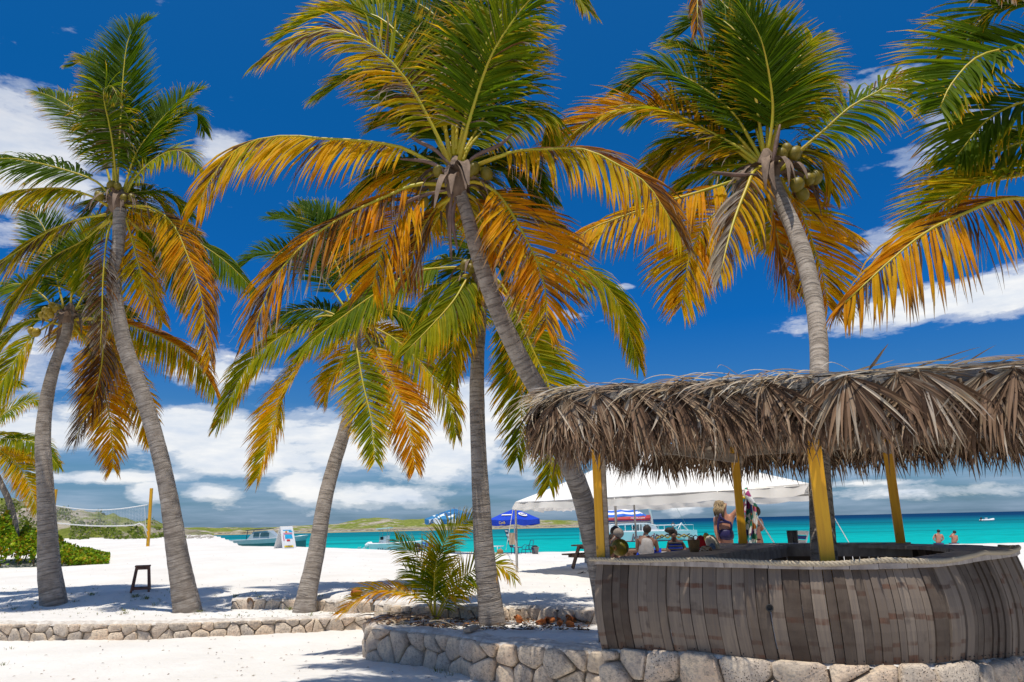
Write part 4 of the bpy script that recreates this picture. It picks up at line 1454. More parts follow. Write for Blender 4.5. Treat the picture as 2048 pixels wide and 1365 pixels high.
for DK in (0, 1):
    wood_m, t, b = new_mat('barrel_stave_wood' if not DK else 'stained_stave_wood')
    uvn = t.n('ShaderNodeUVMap').outputs[0]
    oi = t.n('ShaderNodeObjectInfo').outputs['Random']
    cmb = t.n('ShaderNodeCombineXYZ')
    t.link(t.math('MULTIPLY', oi, 37.0), cmb.inputs[2])
    av = t.n('ShaderNodeVectorMath', operation='ADD')
    t.link(uvn, av.inputs[0])
    t.link(cmb.outputs[0], av.inputs[1])
    uvr = av.outputs[0]
    gr = t.noise(t.map(uvr, (70, 2.0, 1)), 1.0, 6, 0.65)
    bl = t.noise(t.map(uvr, (4, 3, 1)), 1.0, 5, 0.65)
    c_ = t.mix(t.ramp(oi, [(0, 0), (0.35, 1), (0.6, 0.3), (1, 0.9)]), (0.115, 0.084, 0.060), (0.235, 0.185, 0.14))
    c_ = t.mix(t.ramp(gr, [(0.35, 0.0), (0.65, 0.75)]), c_, (0.13, 0.105, 0.09))
    # rust and wine stains where the hoops were
    su_ = t.n('ShaderNodeSeparateXYZ')
    t.link(uvn, su_.inputs[0])
    vco = t.math('ADD', su_.outputs[1], t.math('MULTIPLY', t.math('SUBTRACT', t.noise(t.map(uvr, (9, 6, 1)), 1.0, 5, .7), 0.5), 0.05))
    vco = t.math('ADD', vco, t.math('MULTIPLY', t.math('SUBTRACT', t.math('FRACT', t.math('MULTIPLY', oi, 17.0)), 0.5), 0.075))
    hoop = t.ramp(vco, [(0.0, 0.35), (0.05, 0.0), (0.205, 0.0), (0.215, 1.0), (0.255, 1.0), (0.265, 0.0), (0.50, 0.0), (0.51, 1.0), (0.56, 1.0), (0.57, 0.0), (0.80, 0.0), (0.81, 0.8), (0.845, 0.8), (0.855, 0.0), (0.945, 0.0), (0.955, 1.0)])
    sel = t.ramp(t.noise(t.map(uvr, (3, 1.5, 1), (5, 5, 0)), 1.0, 3, .6), [(0.46, 0.0), (0.56, 0.9)])
    c_ = t.mix(t.math('MULTIPLY', hoop, t.math('MULTIPLY', sel, t.ramp(gr, [(0.3, 0.35), (0.55, 0.9)]))), c_, t.mix(t.ramp(bl, [(0.4, 0.0), (0.6, 1.0)]), (0.070, 0.040, 0.028), (0.12, 0.048, 0.026)))
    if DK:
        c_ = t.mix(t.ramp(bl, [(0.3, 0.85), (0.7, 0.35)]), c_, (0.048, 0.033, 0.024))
    c_ = t.mix(t.ramp(t.noise(t.map(uvr, (6, 3, 1), (9, 2, 0)), 1.0, 4, .6), [(0.62, 0.0), (0.76, 0.7)]), c_, (0.06, 0.045, 0.038))
    t.link(c_, b.inputs['Base Color'])
    b.inputs['Roughness'].default_value = 0.85
    b.inputs['Specular IOR Level'].default_value = 0.2
    bp = t.n('ShaderNodeBump')
    bp.inputs['Strength'].default_value = 0.5
    bp.inputs['Distance'].default_value = 0.006
    t.link(gr, bp.inputs['Height'])
    t.link(bp.outputs[0], b.inputs['Normal'])
    M['stave_dark' if DK else 'stave'] = wood_m
M['counter'] = simple('weathered_counter', (0.42, 0.36, 0.31), 0.7, (0.24, 0.20, 0.175), 3, 0.4, 20, stretch=(1, 6, 1))
M['beam'] = simple('weathered_beam', (0.42, 0.34, 0.26), 0.85, (0.25, 0.20, 0.155), 4, 0.5, 20, stretch=(1, 1, 8))
M['greyplank'] = simple('grey_plank', (0.34, 0.32, 0.30), 0.9, (0.20, 0.185, 0.17), 5, 0.6, 30, stretch=(1.5, 1.5, 12), rand=0.5)
yel, t, b = new_mat('yellow_paint')
co = t.n('ShaderNodeTexCoord').outputs['Object']
g_ = t.noise(t.map(co, (30, 30, 1.6)), 1.0, 5, 0.7)
c_ = t.mix(t.ramp(g_, [(0.4, 0.0), (0.7, 1.0)]), (0.74, 0.38, 0.004), (0.58, 0.26, 0.004))
kn = t.n('ShaderNodeTexVoronoi')
t.link(t.map(co, (1, 1, 0.6)), kn.inputs['Vector'])
kn.inputs['Scale'].default_value = 7.0
c_ = t.mix(t.ramp(kn.outputs['Distance'], [(0.05, 0.8), (0.10, 0.0)]), c_, (0.20, 0.10, 0.01))
t.link(c_, b.inputs['Base Color'])
b.inputs['Roughness'].default_value = 0.5
bp = t.n('ShaderNodeBump')
bp.inputs['Strength'].default_value = 0.3
bp.inputs['Distance'].default_value = 0.004
t.link(g_, bp.inputs['Height'])
t.link(bp.outputs[0], b.inputs['Normal'])
M['yellow'] = yel

BAR = thing('beach_bar', 'curved beach bar of old barrel staves with yellow posts and a thatched roof', 'bar', (2.4, 6.6, Z0))
BO = Vector(BAR.location)
tl = sum((ot[i + 1] - ot[i]).length for i in range(NT_))
rg = random.Random(21)
u = 0.0
first = True
while u < 1.0:
    w = rg.choice((0.060, 0.068, 0.075, 0.085, 0.092)) / tl
    u1 = min(1.0, u + w)
    gap = 0.0022 / tl * rg.choice((1, 1, 1, 1.5))
    mb = MB()
    K = 9
    th = 0.022
    o0 = rg.uniform(-0.008, 0.009)
    lowend = 1.0 + rg.uniform(-0.008, 0.012)
    drift = rg.uniform(-0.02, 0.02) * w
    ce = hull((u + u1) / 2, 0.5)
    for k in range(K + 1):
        v = k / K * lowend
        for uu, of in ((u + gap, -th), (u + gap, 0), (u1 - gap, 0), (u1 - gap, -th)):
            q = hull(uu + drift * v, min(v, 1.02), of + o0)
            mb.v.append(tuple(q - ce))
            mb.uv.append(((uu - u) * tl, v))
    for k in range(K):
        for j in range(4):
            j2 = (j + 1) % 4
            mb.f.append((k * 4 + j, (k + 1) * 4 + j, (k + 1) * 4 + j2, k * 4 + j2))
    mb.f += [(0, 1, 2, 3), (K * 4 + 3, K * 4 + 2, K * 4 + 1, K * 4)]
    mb.mi = [0] * len(mb.f)
    dq = ce - Vector((0, 0, EYE))
    pxs = 1024 + F * dq.dot(_r) / dq.dot(_f)
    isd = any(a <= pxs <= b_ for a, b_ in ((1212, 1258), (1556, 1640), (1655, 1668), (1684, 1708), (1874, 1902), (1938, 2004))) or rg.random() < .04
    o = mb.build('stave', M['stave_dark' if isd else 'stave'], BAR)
    o.location = ce - BO
    # dark nail heads
    u = u1
# round drain hole with a pipe, nails
mb = MB()
un = []
for i in range(60):
    uu = (i + 0.5) / 60 * 0.72
    for v in (0.965,):
        q = hull(uu + rg.uniform(-.004, .004), v, 0.012)
        mb.lathe([(0.0045, 0), (0.0045, 0.004)], q - BO, 6, rot=Matrix.Rotation(R(90), 3, 'X'))
mb.build('nail_head', M['black'], BAR)['kind'] = 'stuff'
hq = None
best = 1e9
for i in range(400):
    q = hull(i / 400, 0.44, 0.012)
    d_ = q - Vector((0, 0, EYE))
    px = 1024 + F * d_.dot(_r) / d_.dot(_f)
    if abs(px - 1538) < best:
        best, hq = abs(px - 1538), q
mb = MB()
mb.lathe([(0.020, 0.0), (0.025, 0.006), (0.025, 0.012), (0.018, 0.012), (0.018, -0.002), (0.001, -0.002)], hq - BO, 14, rot=Matrix.Rotation(R(90), 3, 'X'))
mb.build('drain_hole', M['black'], BAR, smooth=True)

# counter top: a ring of short boards along the staves
inner = []
W_ = 0.30
mb = MB()
ring_n = 90


def counter_board(p0, p1, q0, q1, z, th=0.035):
    m = MB()
    ps = [p0, p1, q1, q0]
    c = sum(ps, Vector()) / 4
    vs_ = [p + Vector((0, 0, z)) for p in ps] + [p + Vector((0, 0, z - th)) for p in ps]
    m.add([v - c for v in vs_], [(3, 2, 1, 0), (4, 5, 6, 7), (0, 1, 5, 4), (1, 2, 6, 5), (2, 3, 7, 6), (3, 0, 4, 7)])
    o = m.build('counter_board', M['counter'], BAR)
    o.location = c - BO


nb_ = 26
for k in range(nb_):
    i0, i1 = int(NT_ * k / nb_), int(NT_ * (k + 1) / nb_)
    wk = 0.30 + 0.16 * sstep(0.45, 0.75, k / nb_)
    g = 0.002
    a0, a1 = ot[i0] + (ot[i1] - ot[i0]) * 0.01, ot[i1] - (ot[i1] - ot[i0]) * 0.01
    n0, n1 = nrm(ot, i0), nrm(ot, i1)
    counter_board(a0 + n0 * 0.05, a1 + n1 * 0.05, a0 - n0 * wk, a1 - n1 * wk, ZC + rg.uniform(-.002, .002))
# straight left and back counters
P1, P3, P2, P4 = Vector((0.695, 6.21, 0)), Vector((2.14, 5.22, 0)), Vector((2.64, 8.78, 0)), Vector((4.05, 7.95, 0))


def straight(a, b_, w, n, z, inward):
    d = (b_ - a)
    nn = Vector((-d.y, d.x, 0)).normalized() * inward
    for k in range(n):
        p0, p1 = a + d * (k / n + 0.002), a + d * ((k + 1) / n - 0.002)
        for j in range(2):
            counter_board(p0 + nn * (w * (j / 2 - 0.5) + 0.003), p1 + nn * (w * (j / 2 - 0.5) + 0.003), p0 + nn * (w * ((j + 1) / 2 - 0.5)), p1 + nn * (w * ((j + 1) / 2 - 0.5)), z + rg.uniform(-.002, .002))


La, Lb = Vector((1.12, 6.22, 0)), Vector((2.75, 8.5, 0))
Ba, Bb = Vector((2.30, 8.92, 0)), Vector((4.15, 7.93, 0))
straight(La, Lb, 0.62, 2, ZC + 0.004, 1)
straight(Ba, Bb, 0.34, 2, ZC + 0.012, 1)
mb = MB()
dL = (Lb - La).normalized()
dB = (Bb - Ba).normalized()
nL = Vector((dL.y, -dL.x, 0))
nB = Vector((dB.y, -dB.x, 0))
mb.beam(La + nL * 0.27 + Vector((0, 0, ZC - 0.075)) - BO, Lb + nL * 0.27 + Vector((0, 0, ZC - 0.075)) - BO, 0.035, 0.09)
mb.beam(Ba + nB * 0.15 + Vector((0, 0, ZC - 0.07)) - BO, Bb + nB * 0.15 + Vector((0, 0, ZC - 0.07)) - BO, 0.035, 0.10)
mb.build('counter_rail', M['counter'], BAR)


def stave_row(a, b_, gapf, nn, skip=()):
    d = b_ - a
    L_ = d.length
    x = 0.0
    while x < L_:
        w = rg.choice((0.07, 0.08, 0.09))
        m = MB()
        c = a + d.normalized() * (x + w / 2) + nn
        gap_ = rg.choice((0.001, 0.001, 0.005, 0.009)) * gapf
        m.box((0, 0, 0), (w - gap_, 0.02, ZC - 0.06 - ZPB), rot=Matrix.Rotation(math.atan2(d.y, d.x), 3, 'Z'))
        o = m.build('stave', M['stave'], BAR)
        o.location = c + Vector((0, 0, (ZC - 0.06 + ZPB) / 2)) - BO
        x += w


stave_row(Ba, Bb, 1.0, -nB * 0.13)
stave_row(La, Lb, 0.5, -nL * 0.24)
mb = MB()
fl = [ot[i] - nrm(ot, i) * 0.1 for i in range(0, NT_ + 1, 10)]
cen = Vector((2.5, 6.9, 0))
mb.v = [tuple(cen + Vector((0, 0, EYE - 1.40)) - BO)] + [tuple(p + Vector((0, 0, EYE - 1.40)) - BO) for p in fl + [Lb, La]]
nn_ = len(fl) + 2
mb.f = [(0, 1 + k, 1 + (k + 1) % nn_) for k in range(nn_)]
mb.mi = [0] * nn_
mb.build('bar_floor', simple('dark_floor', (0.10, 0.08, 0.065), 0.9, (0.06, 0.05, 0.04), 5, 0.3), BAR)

# posts
ZR = EYE + 0.80
for (P_, rot_, sz, top) in ((P1, -0.22, 0.070, ZR), (P3, -0.33, 0.094, ZR), (P2, -0.24, 0.090, ZR + 0.02), (P4, -0.42, 0.090, ZR + 0.02)):
    mb = MB()
    mb.box((0, 0, 0), (sz, sz, top - (ZC - 0.45)), rot=Matrix.Rotation(rot_, 3, 'Z'))
    o = mb.build('post', M['yellow'], BAR)
    o.location = Vector((P_.x, P_.y, (top + ZC - 0.45) / 2)) - BO
    bv = o.modifiers.new('edge', 'BEVEL')
    bv.width = 0.004
# the camera side face of the left post is bare wood
mb = MB()
mb.box((0, 0, 0), (0.034, 0.066, ZR - ZC - 0.01), rot=Matrix.Rotation(-0.22, 3, 'Z'))
o = mb.build('post_batten', M['beam'], BAR)
o.location = Vector((P1.x, P1.y, (ZR + ZC) / 2)) + Matrix.Rotation(-0.22, 3, 'Z') @ Vector((0.054, 0.004, 0)) - BO

# rope along the rim: three twisted strands
rope_m, t, b = new_mat('rope')
uvn = t.n('ShaderNodeUVMap').outputs[0]
nz = t.noise(t.map(uvn, (1, 40, 1)), 3.0, 4, 0.6)
t.link(t.mix(nz, (0.26, 0.21, 0.14), (0.54, 0.46, 0.34)), b.inputs['Base Color'])
b.inputs['Roughness'].default_value = 0.9
rp = []
cnt = 0
for i in range(0, int(NT_ * 0.80) + 1, 2):
    uu = i / NT_
    q = hull(uu, 0.012, 0.030)
    s_ = uu * tl
    q.z = ZC + 0.020 - 0.020 * abs(math.sin(s_ * 2.6 + 0.9)) ** 1.3 + 0.004 * noise.noise(Vector((s_ * 4, 0, 0)))
    rp.append(q)
st = rp[0]
rp = [st + Vector((0.10, 0.12, 0.0)), st + Vector((0.0, 0.06, 0.002)), st + Vector((-0.030, 0.012, 0.0))] + rp[1:]
sm = [Vector(q) for q in catmull(rp, 1500)]
for sidx in range(3):
    pts = []
    d = 0
    for i, q in enumerate(sm):
        if i:
            d += (q - sm[i - 1]).length
        T = (sm[min(len(sm) - 1, i + 1)] - sm[max(0, i - 1)]).normalized()
        A_ = T.cross(Vector((0, 0, 1))).normalized()
        B_ = T.cross(A_)
        ph = d / 0.085 * 2 * math.pi + sidx * 2 * math.pi / 3
        pts.append(q + (A_ * math.cos(ph) + B_ * math.sin(ph)) * 0.0088 - BO)
    mb = MB()
    mb.tube(pts, 0.0098, 6)
    mb.build('rope_strand', rope_m, BAR, smooth=True)

# stone base of the bar
sb = [ob[i] + nrm(ob, i) * 0.0 for i in range(0, int(NT_ * 0.92), 6)]
sb = [(p.x, p.y) for p in sb]
stone_wall('bar_stone_base', 'stone base under the barrel stave bar, large tan blocks at the bottom right', sb, Z0 - 0.02, max(FZ) + 0.02, 0.27, 31, thick=0.30, depth=0.075, zt_fn=lambda q: FZ[min(204, int(q * 0.92 * NT_))] + 0.02)

# ---------------------------------------------------------------- roof
RA, RB_, RC, RD = Vector((0.30, 5.55, 0)), Vector((4.6, 4.52, 0)), Vector((5.8, 8.0, 0)), Vector((1.85, 9.7, 0))
ZE = EYE + 0.95
corners = [RA, RB_, RC, RD]
mb = MB()


def board(a, b_, w, h, name='fascia_board', mat='greyplank', up=(0, 0, 1)):
    m = MB()
    c = (a + b_) / 2
    m.beam(a - c, b_ - c, w, h, up=up)
    o = m.build(name, M[mat], BAR)
    o.location = c - BO
    return o


for k in range(4):
    a, b_ = corners[k], corners[(k + 1) % 4]
    for j in range(2):
        board(a + Vector((0, 0, ZE - 0.03 - 0.075 * j)), b_ + Vector((0, 0, ZE - 0.03 - 0.075 * j)), 0.025, 0.07)
# beams and rafters
board(P1 + Vector((-.1, .07, ZR - 0.06)), P3 + Vector((0.3, -.2, ZR - 0.06)), 0.05, 0.12, 'roof_beam', 'beam')
board(P2 + Vector((-.3, .2, ZR - .02)), P4 + Vector((.5, -.3, ZR - .02)), 0.05, 0.14, 'roof_beam', 'beam')
board(P1 + Vector((0, 0, ZR - .12)), P2 + Vector((0.1, .1, ZR - .12)), 0.045, 0.10, 'roof_beam', 'beam')
board(P3 + Vector((0, 0, ZR - .12)), P4 + Vector((0.1, .1, ZR - .12)), 0.045, 0.10, 'roof_beam', 'beam')
nraf = 9
for k in range(nraf):
    a = RA.lerp(RB_, (k + 0.5) / nraf)
    b_ = RD.lerp(RC, (k + 0.5) / nraf)
    board(a + Vector((0, 0, ZR + 0.06)), b_ + Vector((0, 0, ZR + 0.06)), 0.04, 0.07, 'rafter', 'beam')
npl = 16
for k in range(npl):
    a0, a1 = RA.lerp(RD, (k + 0.03) / npl), RB_.lerp(RC, (k + 0.03) / npl)
    b0, b1 = RA.lerp(RD, (k + 0.97) / npl), RB_.lerp(RC, (k + 0.97) / npl)
    m = MB()
    c = (a0 + b1) / 2
    lift = 0.16 * math.sin(math.pi * (k + 0.5) / npl)
    zz_ = ZE + 0.02 + lift * 0
    m.add([p + Vector((0, 0, zz_)) - c for p in (a0, a1, b1, b0)] + [p + Vector((0, 0, zz_ + 0.02)) - c for p in (a0, a1, b1, b0)],
          [(3, 2, 1, 0), (4, 5, 6, 7), (0, 1, 5, 4), (1, 2, 6, 5), (2, 3, 7, 6), (3, 0, 4, 7)])
    o = m.build('roof_plank', M['greyplank'], BAR)
    o.location = c - BO

THC = [(0.135, 0.080, 0.050), (0.225, 0.142, 0.092), (0.33, 0.235, 0.16), (0.46, 0.38, 0.30), (0.075, 0.044, 0.029)]


def fan_mesh(seed, sweep=0.0, bw=0.021, spread=62, nseg=28, L=0.55, tidy=1.0):
    """dried fan palm leaf hanging from its stalk at the origin; local -Z is down, +Y outwards"""
    rg = random.Random(seed)
    mb = MB()
    # stalk stub
    mb.tube([(0, -0.06, 0.03), (0, 0.0, 0.03), (0, 0.015, -0.02)], [0.009, 0.009, 0.006], 5, c=THC[2])
    for k in range(nseg):
        f = (k + 0.5) / nseg * 2 - 1
        a = R(spread) * f + R(rg.uniform(-4, 4)) + sweep * rg.uniform(0.6, 1.2)
        d = Vector((math.sin(a), 0.10 + 0.20 * math.cos(a) + rg.uniform(-0.04, 0.07) + 0.05 * (k % 2), -math.cos(a))).normalized()
        l_ = L * rg.uniform(0.82, 1.12) * (1 - 0.22 * abs(f))
        if rg.random() < 0.12:
            l_ *= 0.6
        w_ = bw * rg.uniform(0.6, 1.25)
        q = Vector((0.012 * f, 0.01 + rg.uniform(-0.006, 0.006), 0.01))
        segs = 6
        base = len(mb.v)
        c1 = rg.choices(THC, (4, 4, 3, 2, 2))[0]
        j_ = rg.uniform(0.8, 1.2)
        c1 = tuple(x * j_ for x in c1)
        tw = rg.uniform(-0.5, 0.5)
        curl = Vector((rg.uniform(-1, 1) * 0.10, rg.uniform(-1, 1) * 0.10, 0)) / tidy
        Wd0 = Vector((math.cos(a), 0, math.sin(a)))
        for s_ in range(segs + 1):
            v = s_ / segs
            ww = w_ * (0.30 + 0.70 * min(1, v / 0.3)) * (1 - max(0, (v - 0.45) / 0.55) ** 1.3 * 0.94)
            Wd = (Wd0 - d * Wd0.dot(d)).normalized()
            Nl = d.cross(Wd)
            Wd = (Wd * math.cos(tw * v) + Nl * math.sin(tw * v)).normalized()
            Nl = d.cross(Wd)
            mb.v += [tuple(q - Wd * ww / 2 - Nl * ww * 0.3), tuple(q + Nl * ww * 0.05), tuple(q + Wd * ww / 2 - Nl * ww * 0.3)]
            cc = tuple(x * (0.85 + 0.35 * v) for x in c1)
            mb.c += [cc, tuple(x * 1.2 for x in cc), cc]
            if s_ < segs:
                b0 = base + s_ * 3
                mb.f += [(b0, b0 + 1, b0 + 4, b0 + 3), (b0 + 1, b0 + 2, b0 + 5, b0 + 4)]
                mb.mi += [0, 0]
            q = q + d * l_ / segs
            d = (d + Vector((sweep * -0.05, -0.035 - 0.05 * v, -0.16)) * (0.4 + v) + curl * (0.3 + v)).normalized()
    return mb.mesh('thatch_leaf', M['dryleaf'])


fans_r = [fan_mesh(100 + i, bw=0.028, tidy=1.3) for i in range(7)]
fans_l = [fan_mesh(200 + i, sweep=-0.42, spread=38, nseg=30, L=0.53, tidy=0.55) for i in range(7)]
fans_n = [fan_mesh(300 + i, sweep=-0.1, spread=30, nseg=24, L=0.46, tidy=0.5) for i in range(5)]
fcount = 0


def hang(mesh, p, out, rz_extra=0.0, tilt=0.0, sc=1.0):
    global fcount
    o = bpy.data.objects.new('thatch_leaf', mesh)
    link(o, BAR)
    o.location = p - BO
    ang = math.atan2(out.y, out.x) - math.pi / 2
    o.rotation_euler = (tilt, rg.uniform(-.12, .12), ang + rz_extra)
    o.scale = (sc, sc, sc)
    fcount += 1


def row(a, b_, n, z, outoff, meshes, jit=0.05, sc=(0.85, 1.1), tilt=(-0.1, 0.15), flip=False):
    d = b_ - a
    out = Vector((d.y, -d.x, 0)).normalized()
    for k in range(n):
        w = (k + 0.5 + rg.uniform(-.35, .35)) / n
        p = a.lerp(b_, w) + out * outoff + Vector((0, 0, z + rg.uniform(-jit, jit)))
        ms = meshes(w) if callable(meshes) else rg.choice(meshes)
        hang(ms, p, out, rg.uniform(-.15, .15), rg.uniform(*tilt), rg.uniform(*sc))


def front_mesh(w):
    # from the left: swept narrow leaves, then broad fans towards the right
    return rg.choice(fans_l) if rg.random() > sstep(0.36, 0.50, w) else rg.choice(fans_r)


row(RA, RB_, 40, ZE - 0.13, 0.05, lambda w: rg.choice(fans_n), 0.05)
row(RA, RB_, 34, ZE - 0.09, 0.08, front_mesh, 0.03, (0.9, 1.12))
row(RA, RB_, 16, ZE - 0.05, 0.11, front_mesh, 0.02, (0.95, 1.15))
row(RD, RA, 30, ZE - 0.02, 0.06, fans_n, 0.06)
row(RD, RA, 16, ZE - 0.05, 0.10, fans_l, 0.04)
row(RC, RD, 46, ZE + 0.0, 0.05, fans_r, 0.06, (0.92, 1.12))
row(RB_, RC, 24, ZE - 0.09, 0.06, fans_r, 0.05)
# rounded left corner
for k in range(12):
    a = math.pi * (0.95 + 0.55 * k / 11)
    out = Vector((math.cos(a), math.sin(a), 0))
    hang(rg.choice(fans_l if k % 2 else fans_n), RA + Vector((0.16, 0.02, 0)) + out * 0.19 + Vector((0, 0, ZE - 0.10 + rg.uniform(-.04, .03))), out, 0, rg.uniform(-.1, .2), rg.uniform(.85, 1.05))

# long bleached strands lying on the roof edge
mb = MB()


def strand(p, d, l_, w_, c1, grav=0.16, up=Vector((0, 0, 1)), wob=0.08):
    segs = 8
    base = len(mb.v)
    d = d.normalized()
    q = Vector(p)
    for s_ in range(segs + 1):
        v = s_ / segs
        ww = w_ * min(1, 0.4 + v * 3) * (1 - max(0, (v - 0.4) / 0.6) ** 1.4 * 0.92)
        Wd = d.cross(up)
        if Wd.length < 1e-3:
            Wd = Vector((1, 0, 0))
        Wd = (Wd.normalized() + Vector((0, 0, 0.6))).normalized()
        Nl = d.cross(Wd)
        mb.v += [tuple(q - Wd * ww / 2), tuple(q + Nl * ww * 0.25), tuple(q + Wd * ww / 2)]
        mb.c += [c1, tuple(x * 1.15 for x in c1), c1]
        if s_ < segs:
            b0 = base + s_ * 3
            mb.f += [(b0, b0 + 1, b0 + 4, b0 + 3), (b0 + 1, b0 + 2, b0 + 5, b0 + 4)]
            mb.mi += [0, 0]
        q = q + d * l_ / segs
        d = (d + Vector((rg.uniform(-1, 1) * wob, rg.uniform(-1, 1) * wob, -grav * v + rg.uniform(-1, 1) * wob * 0.6))).normalized()


dF = (RB_ - RA).normalized()
nF = Vector((dF.y, -dF.x, 0))
LIGHT = [(0.52, 0.43, 0.34), (0.40, 0.30, 0.21), (0.30, 0.22, 0.16), (0.50, 0.46, 0.42), (0.20, 0.14, 0.10)]
for k in range(560):
    w = rg.random() ** 0.9
    p = RA.lerp(RB_, w) + nF * rg.uniform(-.25, .12) + Vector((0, 0, ZE + rg.uniform(-.02, .055)))
    if w < 0.5:
        d = -dF * rg.uniform(0.4, 1.2) + nF * rg.uniform(0.0, 0.8) + Vector((0, 0, rg.uniform(-0.3, 0.15)))
        strand(p, d, rg.uniform(0.25, 0.62), rg.uniform(0.010, 0.022), rg.choice(LIGHT), 0.30)
    else:
        d = dF * rg.choice((-1, 1, 1)) * rg.uniform(0.6, 1.2) + nF * rg.uniform(-0.3, 0.35) + Vector((0, 0, rg.uniform(-0.12, 0.10)))
        strand(p - Vector((0, 0, 0.01)), d, rg.uniform(0.25, 0.6), rg.uniform(0.010, 0.02), rg.choice(LIGHT), 0.12)
for k in range(160):
    p = RA + Vector((0.12, 0.1, ZE)) + Vector((rg.uniform(-.12, .3), rg.uniform(-.1, .5), rg.uniform(-.06, .04)))
    d = Vector((-1, -0.2, rg.uniform(-0.5, 0.1))) + Vector((rg.uniform(-.2, .2), rg.uniform(-.6, .3), 0))
    strand(p, d, rg.uniform(0.2, 0.45), rg.uniform(0.008, 0.018), rg.choice(LIGHT), 0.40)
for k in range(260):
    a0, b0 = rg.random(), rg.random()
    p = RA.lerp(RB_, a0).lerp(RD.lerp(RC, a0), b0) + Vector((0, 0, ZE + 0.045))
    strand(p, Vector((rg.uniform(-1, 1), rg.uniform(-1, 1), 0.02)), rg.uniform(0.3, 0.7), 0.02, rg.choice(LIGHT), 0.02)
# the few strands that stick up
for (x0, y0, x1, y1, w_) in ((1790, 752, 1955, 688, .022), (1850, 752, 1938, 712, .02), (1905, 744, 1990, 690, .02), (1960, 742, 2044, 706, .018), (1930, 738, 2070, 720, .02), (1545, 765, 1590, 740, .016),
                        (1360, 775, 1368, 752, .012), (1235, 778, 1170, 768, .014), (1700, 758, 1640, 768, .016), (1455, 768, 1440, 752, .012), (1562, 768, 1585, 742, .012), (1755, 752, 1880, 745, .02), (2000, 745, 2060, 735, .03)):
    Yr = lerp_tab([(1090, 5.5), (2048, 4.78)], x0) + 0.1
    p, q_ = at(x0, y0, Yr), at(x1, y1, Yr - 0.15)
    strand(p, q_ - p, (q_ - p).length * 1.02, w_, LIGHT[rg.choice((0, 1, 2))], 0.03, wob=0.03)
o = mb.build('loose_thatch', M['dryleaf'], BAR)
o['kind'] = 'stuff'
o.location = -BO
# ---------------------------------------------------------------- helpers for the things on the beach
def gz(x, y):
    return ground(x, y, False)


def text_mesh(name, body, size, mat, parent, loc, rot, extrude=0.004, shear=0.0):
    cu = bpy.data.curves.new(name, 'FONT')
    cu.body = body
    cu.size = size
    cu.align_x = 'CENTER'
    cu.align_y = 'CENTER'
    cu.extrude = extrude
    cu.shear = shear
    tmp = bpy.data.objects.new(name + '_curve', cu)
    me = bpy.data.meshes.new_from_object(tmp)
    bpy.data.objects.remove(tmp)
    o = bpy.data.objects.new(name, me)
    me.materials.clear()
    me.materials.append(mat)
    link(o, parent)
    o.location = loc
    o.rotation_euler = rot
    return o


def P_at(px, py, Y_, root):
    return at(px, py, Y_) - Vector(root.location)


MT = {}
MT['canvas'] = simple('white_canvas', (0.80, 0.79, 0.77), 0.7, (0.74, 0.72, 0.68), 1.5, 0.15, 4)
m_, t, b = new_mat('tent_canvas')
b.inputs['Base Color'].default_value = (0.80, 0.79, 0.77, 1)
b.inputs['Roughness'].default_value = 0.7
tr = t.n('ShaderNodeBsdfTranslucent')
tr.inputs[0].default_value = (0.88, 0.80, 0.70, 1)
mx = t.n('ShaderNodeMixShader')
mx.inputs[0].default_value = 0.5
t.link(b.outputs[0], mx.inputs[1])
t.link(tr.outputs[0], mx.inputs[2])
t.link(mx.outputs[0], m_.node_tree.nodes['Material Output'].inputs[0])
MT['tent'] = m_
MT['blue'] = simple('royal_blue_cloth', (0.008, 0.055, 0.52), 0.6, (0.006, 0.045, 0.45), 3)
MT['navy'] = simple('navy', (0.012, 0.02, 0.09), 0.6, (0.02, 0.03, 0.12), 5)
MT['text_blue'] = simple('print_blue', (0.02, 0.05, 0.30), 0.5)
MT['text_dark'] = simple('print_dark', (0.012, 0.05, 0.09), 0.5)
MT['text_red'] = simple('print_red', (0.22, 0.012, 0.03), 0.5)
MT['redsail'] = simple('red_sail_cover', (0.50, 0.02, 0.03), 0.6, (0.35, 0.015, 0.025), 1.2, 0.2, 3)
MT['red'] = simple('red_fabric', (0.62, 0.008, 0.012), 0.7, (0.45, 0.006, 0.01), 18, 0.4, 40)
MT['orange'] = simple('orange_print', (0.72, 0.30, 0.01), 0.5)
MT['hull'] = simple('white_gelcoat', (0.74, 0.80, 0.80), 0.25, (0.66, 0.75, 0.76), 0.8, spec=0.5)
MT['hullgrey'] = simple('grey_gelcoat', (0.42, 0.47, 0.50), 0.3, (0.36, 0.41, 0.44), 0.8, spec=0.5)
MT['hullteal'] = simple('teal_hull', (0.025, 0.145, 0.155), 0.3, (0.03, 0.12, 0.13), 0.8, spec=0.5)
MT['darkwood'] = simple('dark_stained_wood', (0.19, 0.085, 0.055), 0.6, (0.10, 0.048, 0.033), 8, 0.4, 30, stretch=(1, 1, 0.3))
MT['pwood'] = simple('picnic_wood', (0.26, 0.155, 0.10), 0.75, (0.16, 0.095, 0.062), 6, 0.4, 30)
MT['skin1'] = simple('skin_light', (0.50, 0.235, 0.15), 0.5, (0.42, 0.19, 0.12), 6)
MT['skin2'] = simple('skin_brown', (0.20, 0.095, 0.058), 0.5, (0.16, 0.075, 0.045), 6)
MT['skin3'] = simple('skin_deep', (0.13, 0.062, 0.04), 0.5, (0.10, 0.048, 0.03), 6)
MT['hairdark'] = simple('dark_hair', (0.012, 0.009, 0.008), 0.6, (0.03, 0.02, 0.015), 30, 0.6, 60)
MT['hairmix'] = simple('streaked_hair', (0.06, 0.035, 0.02), 0.5, (0.50, 0.36, 0.18), 26, 0.6, 60, stretch=(2.5, 2.5, 0.4))
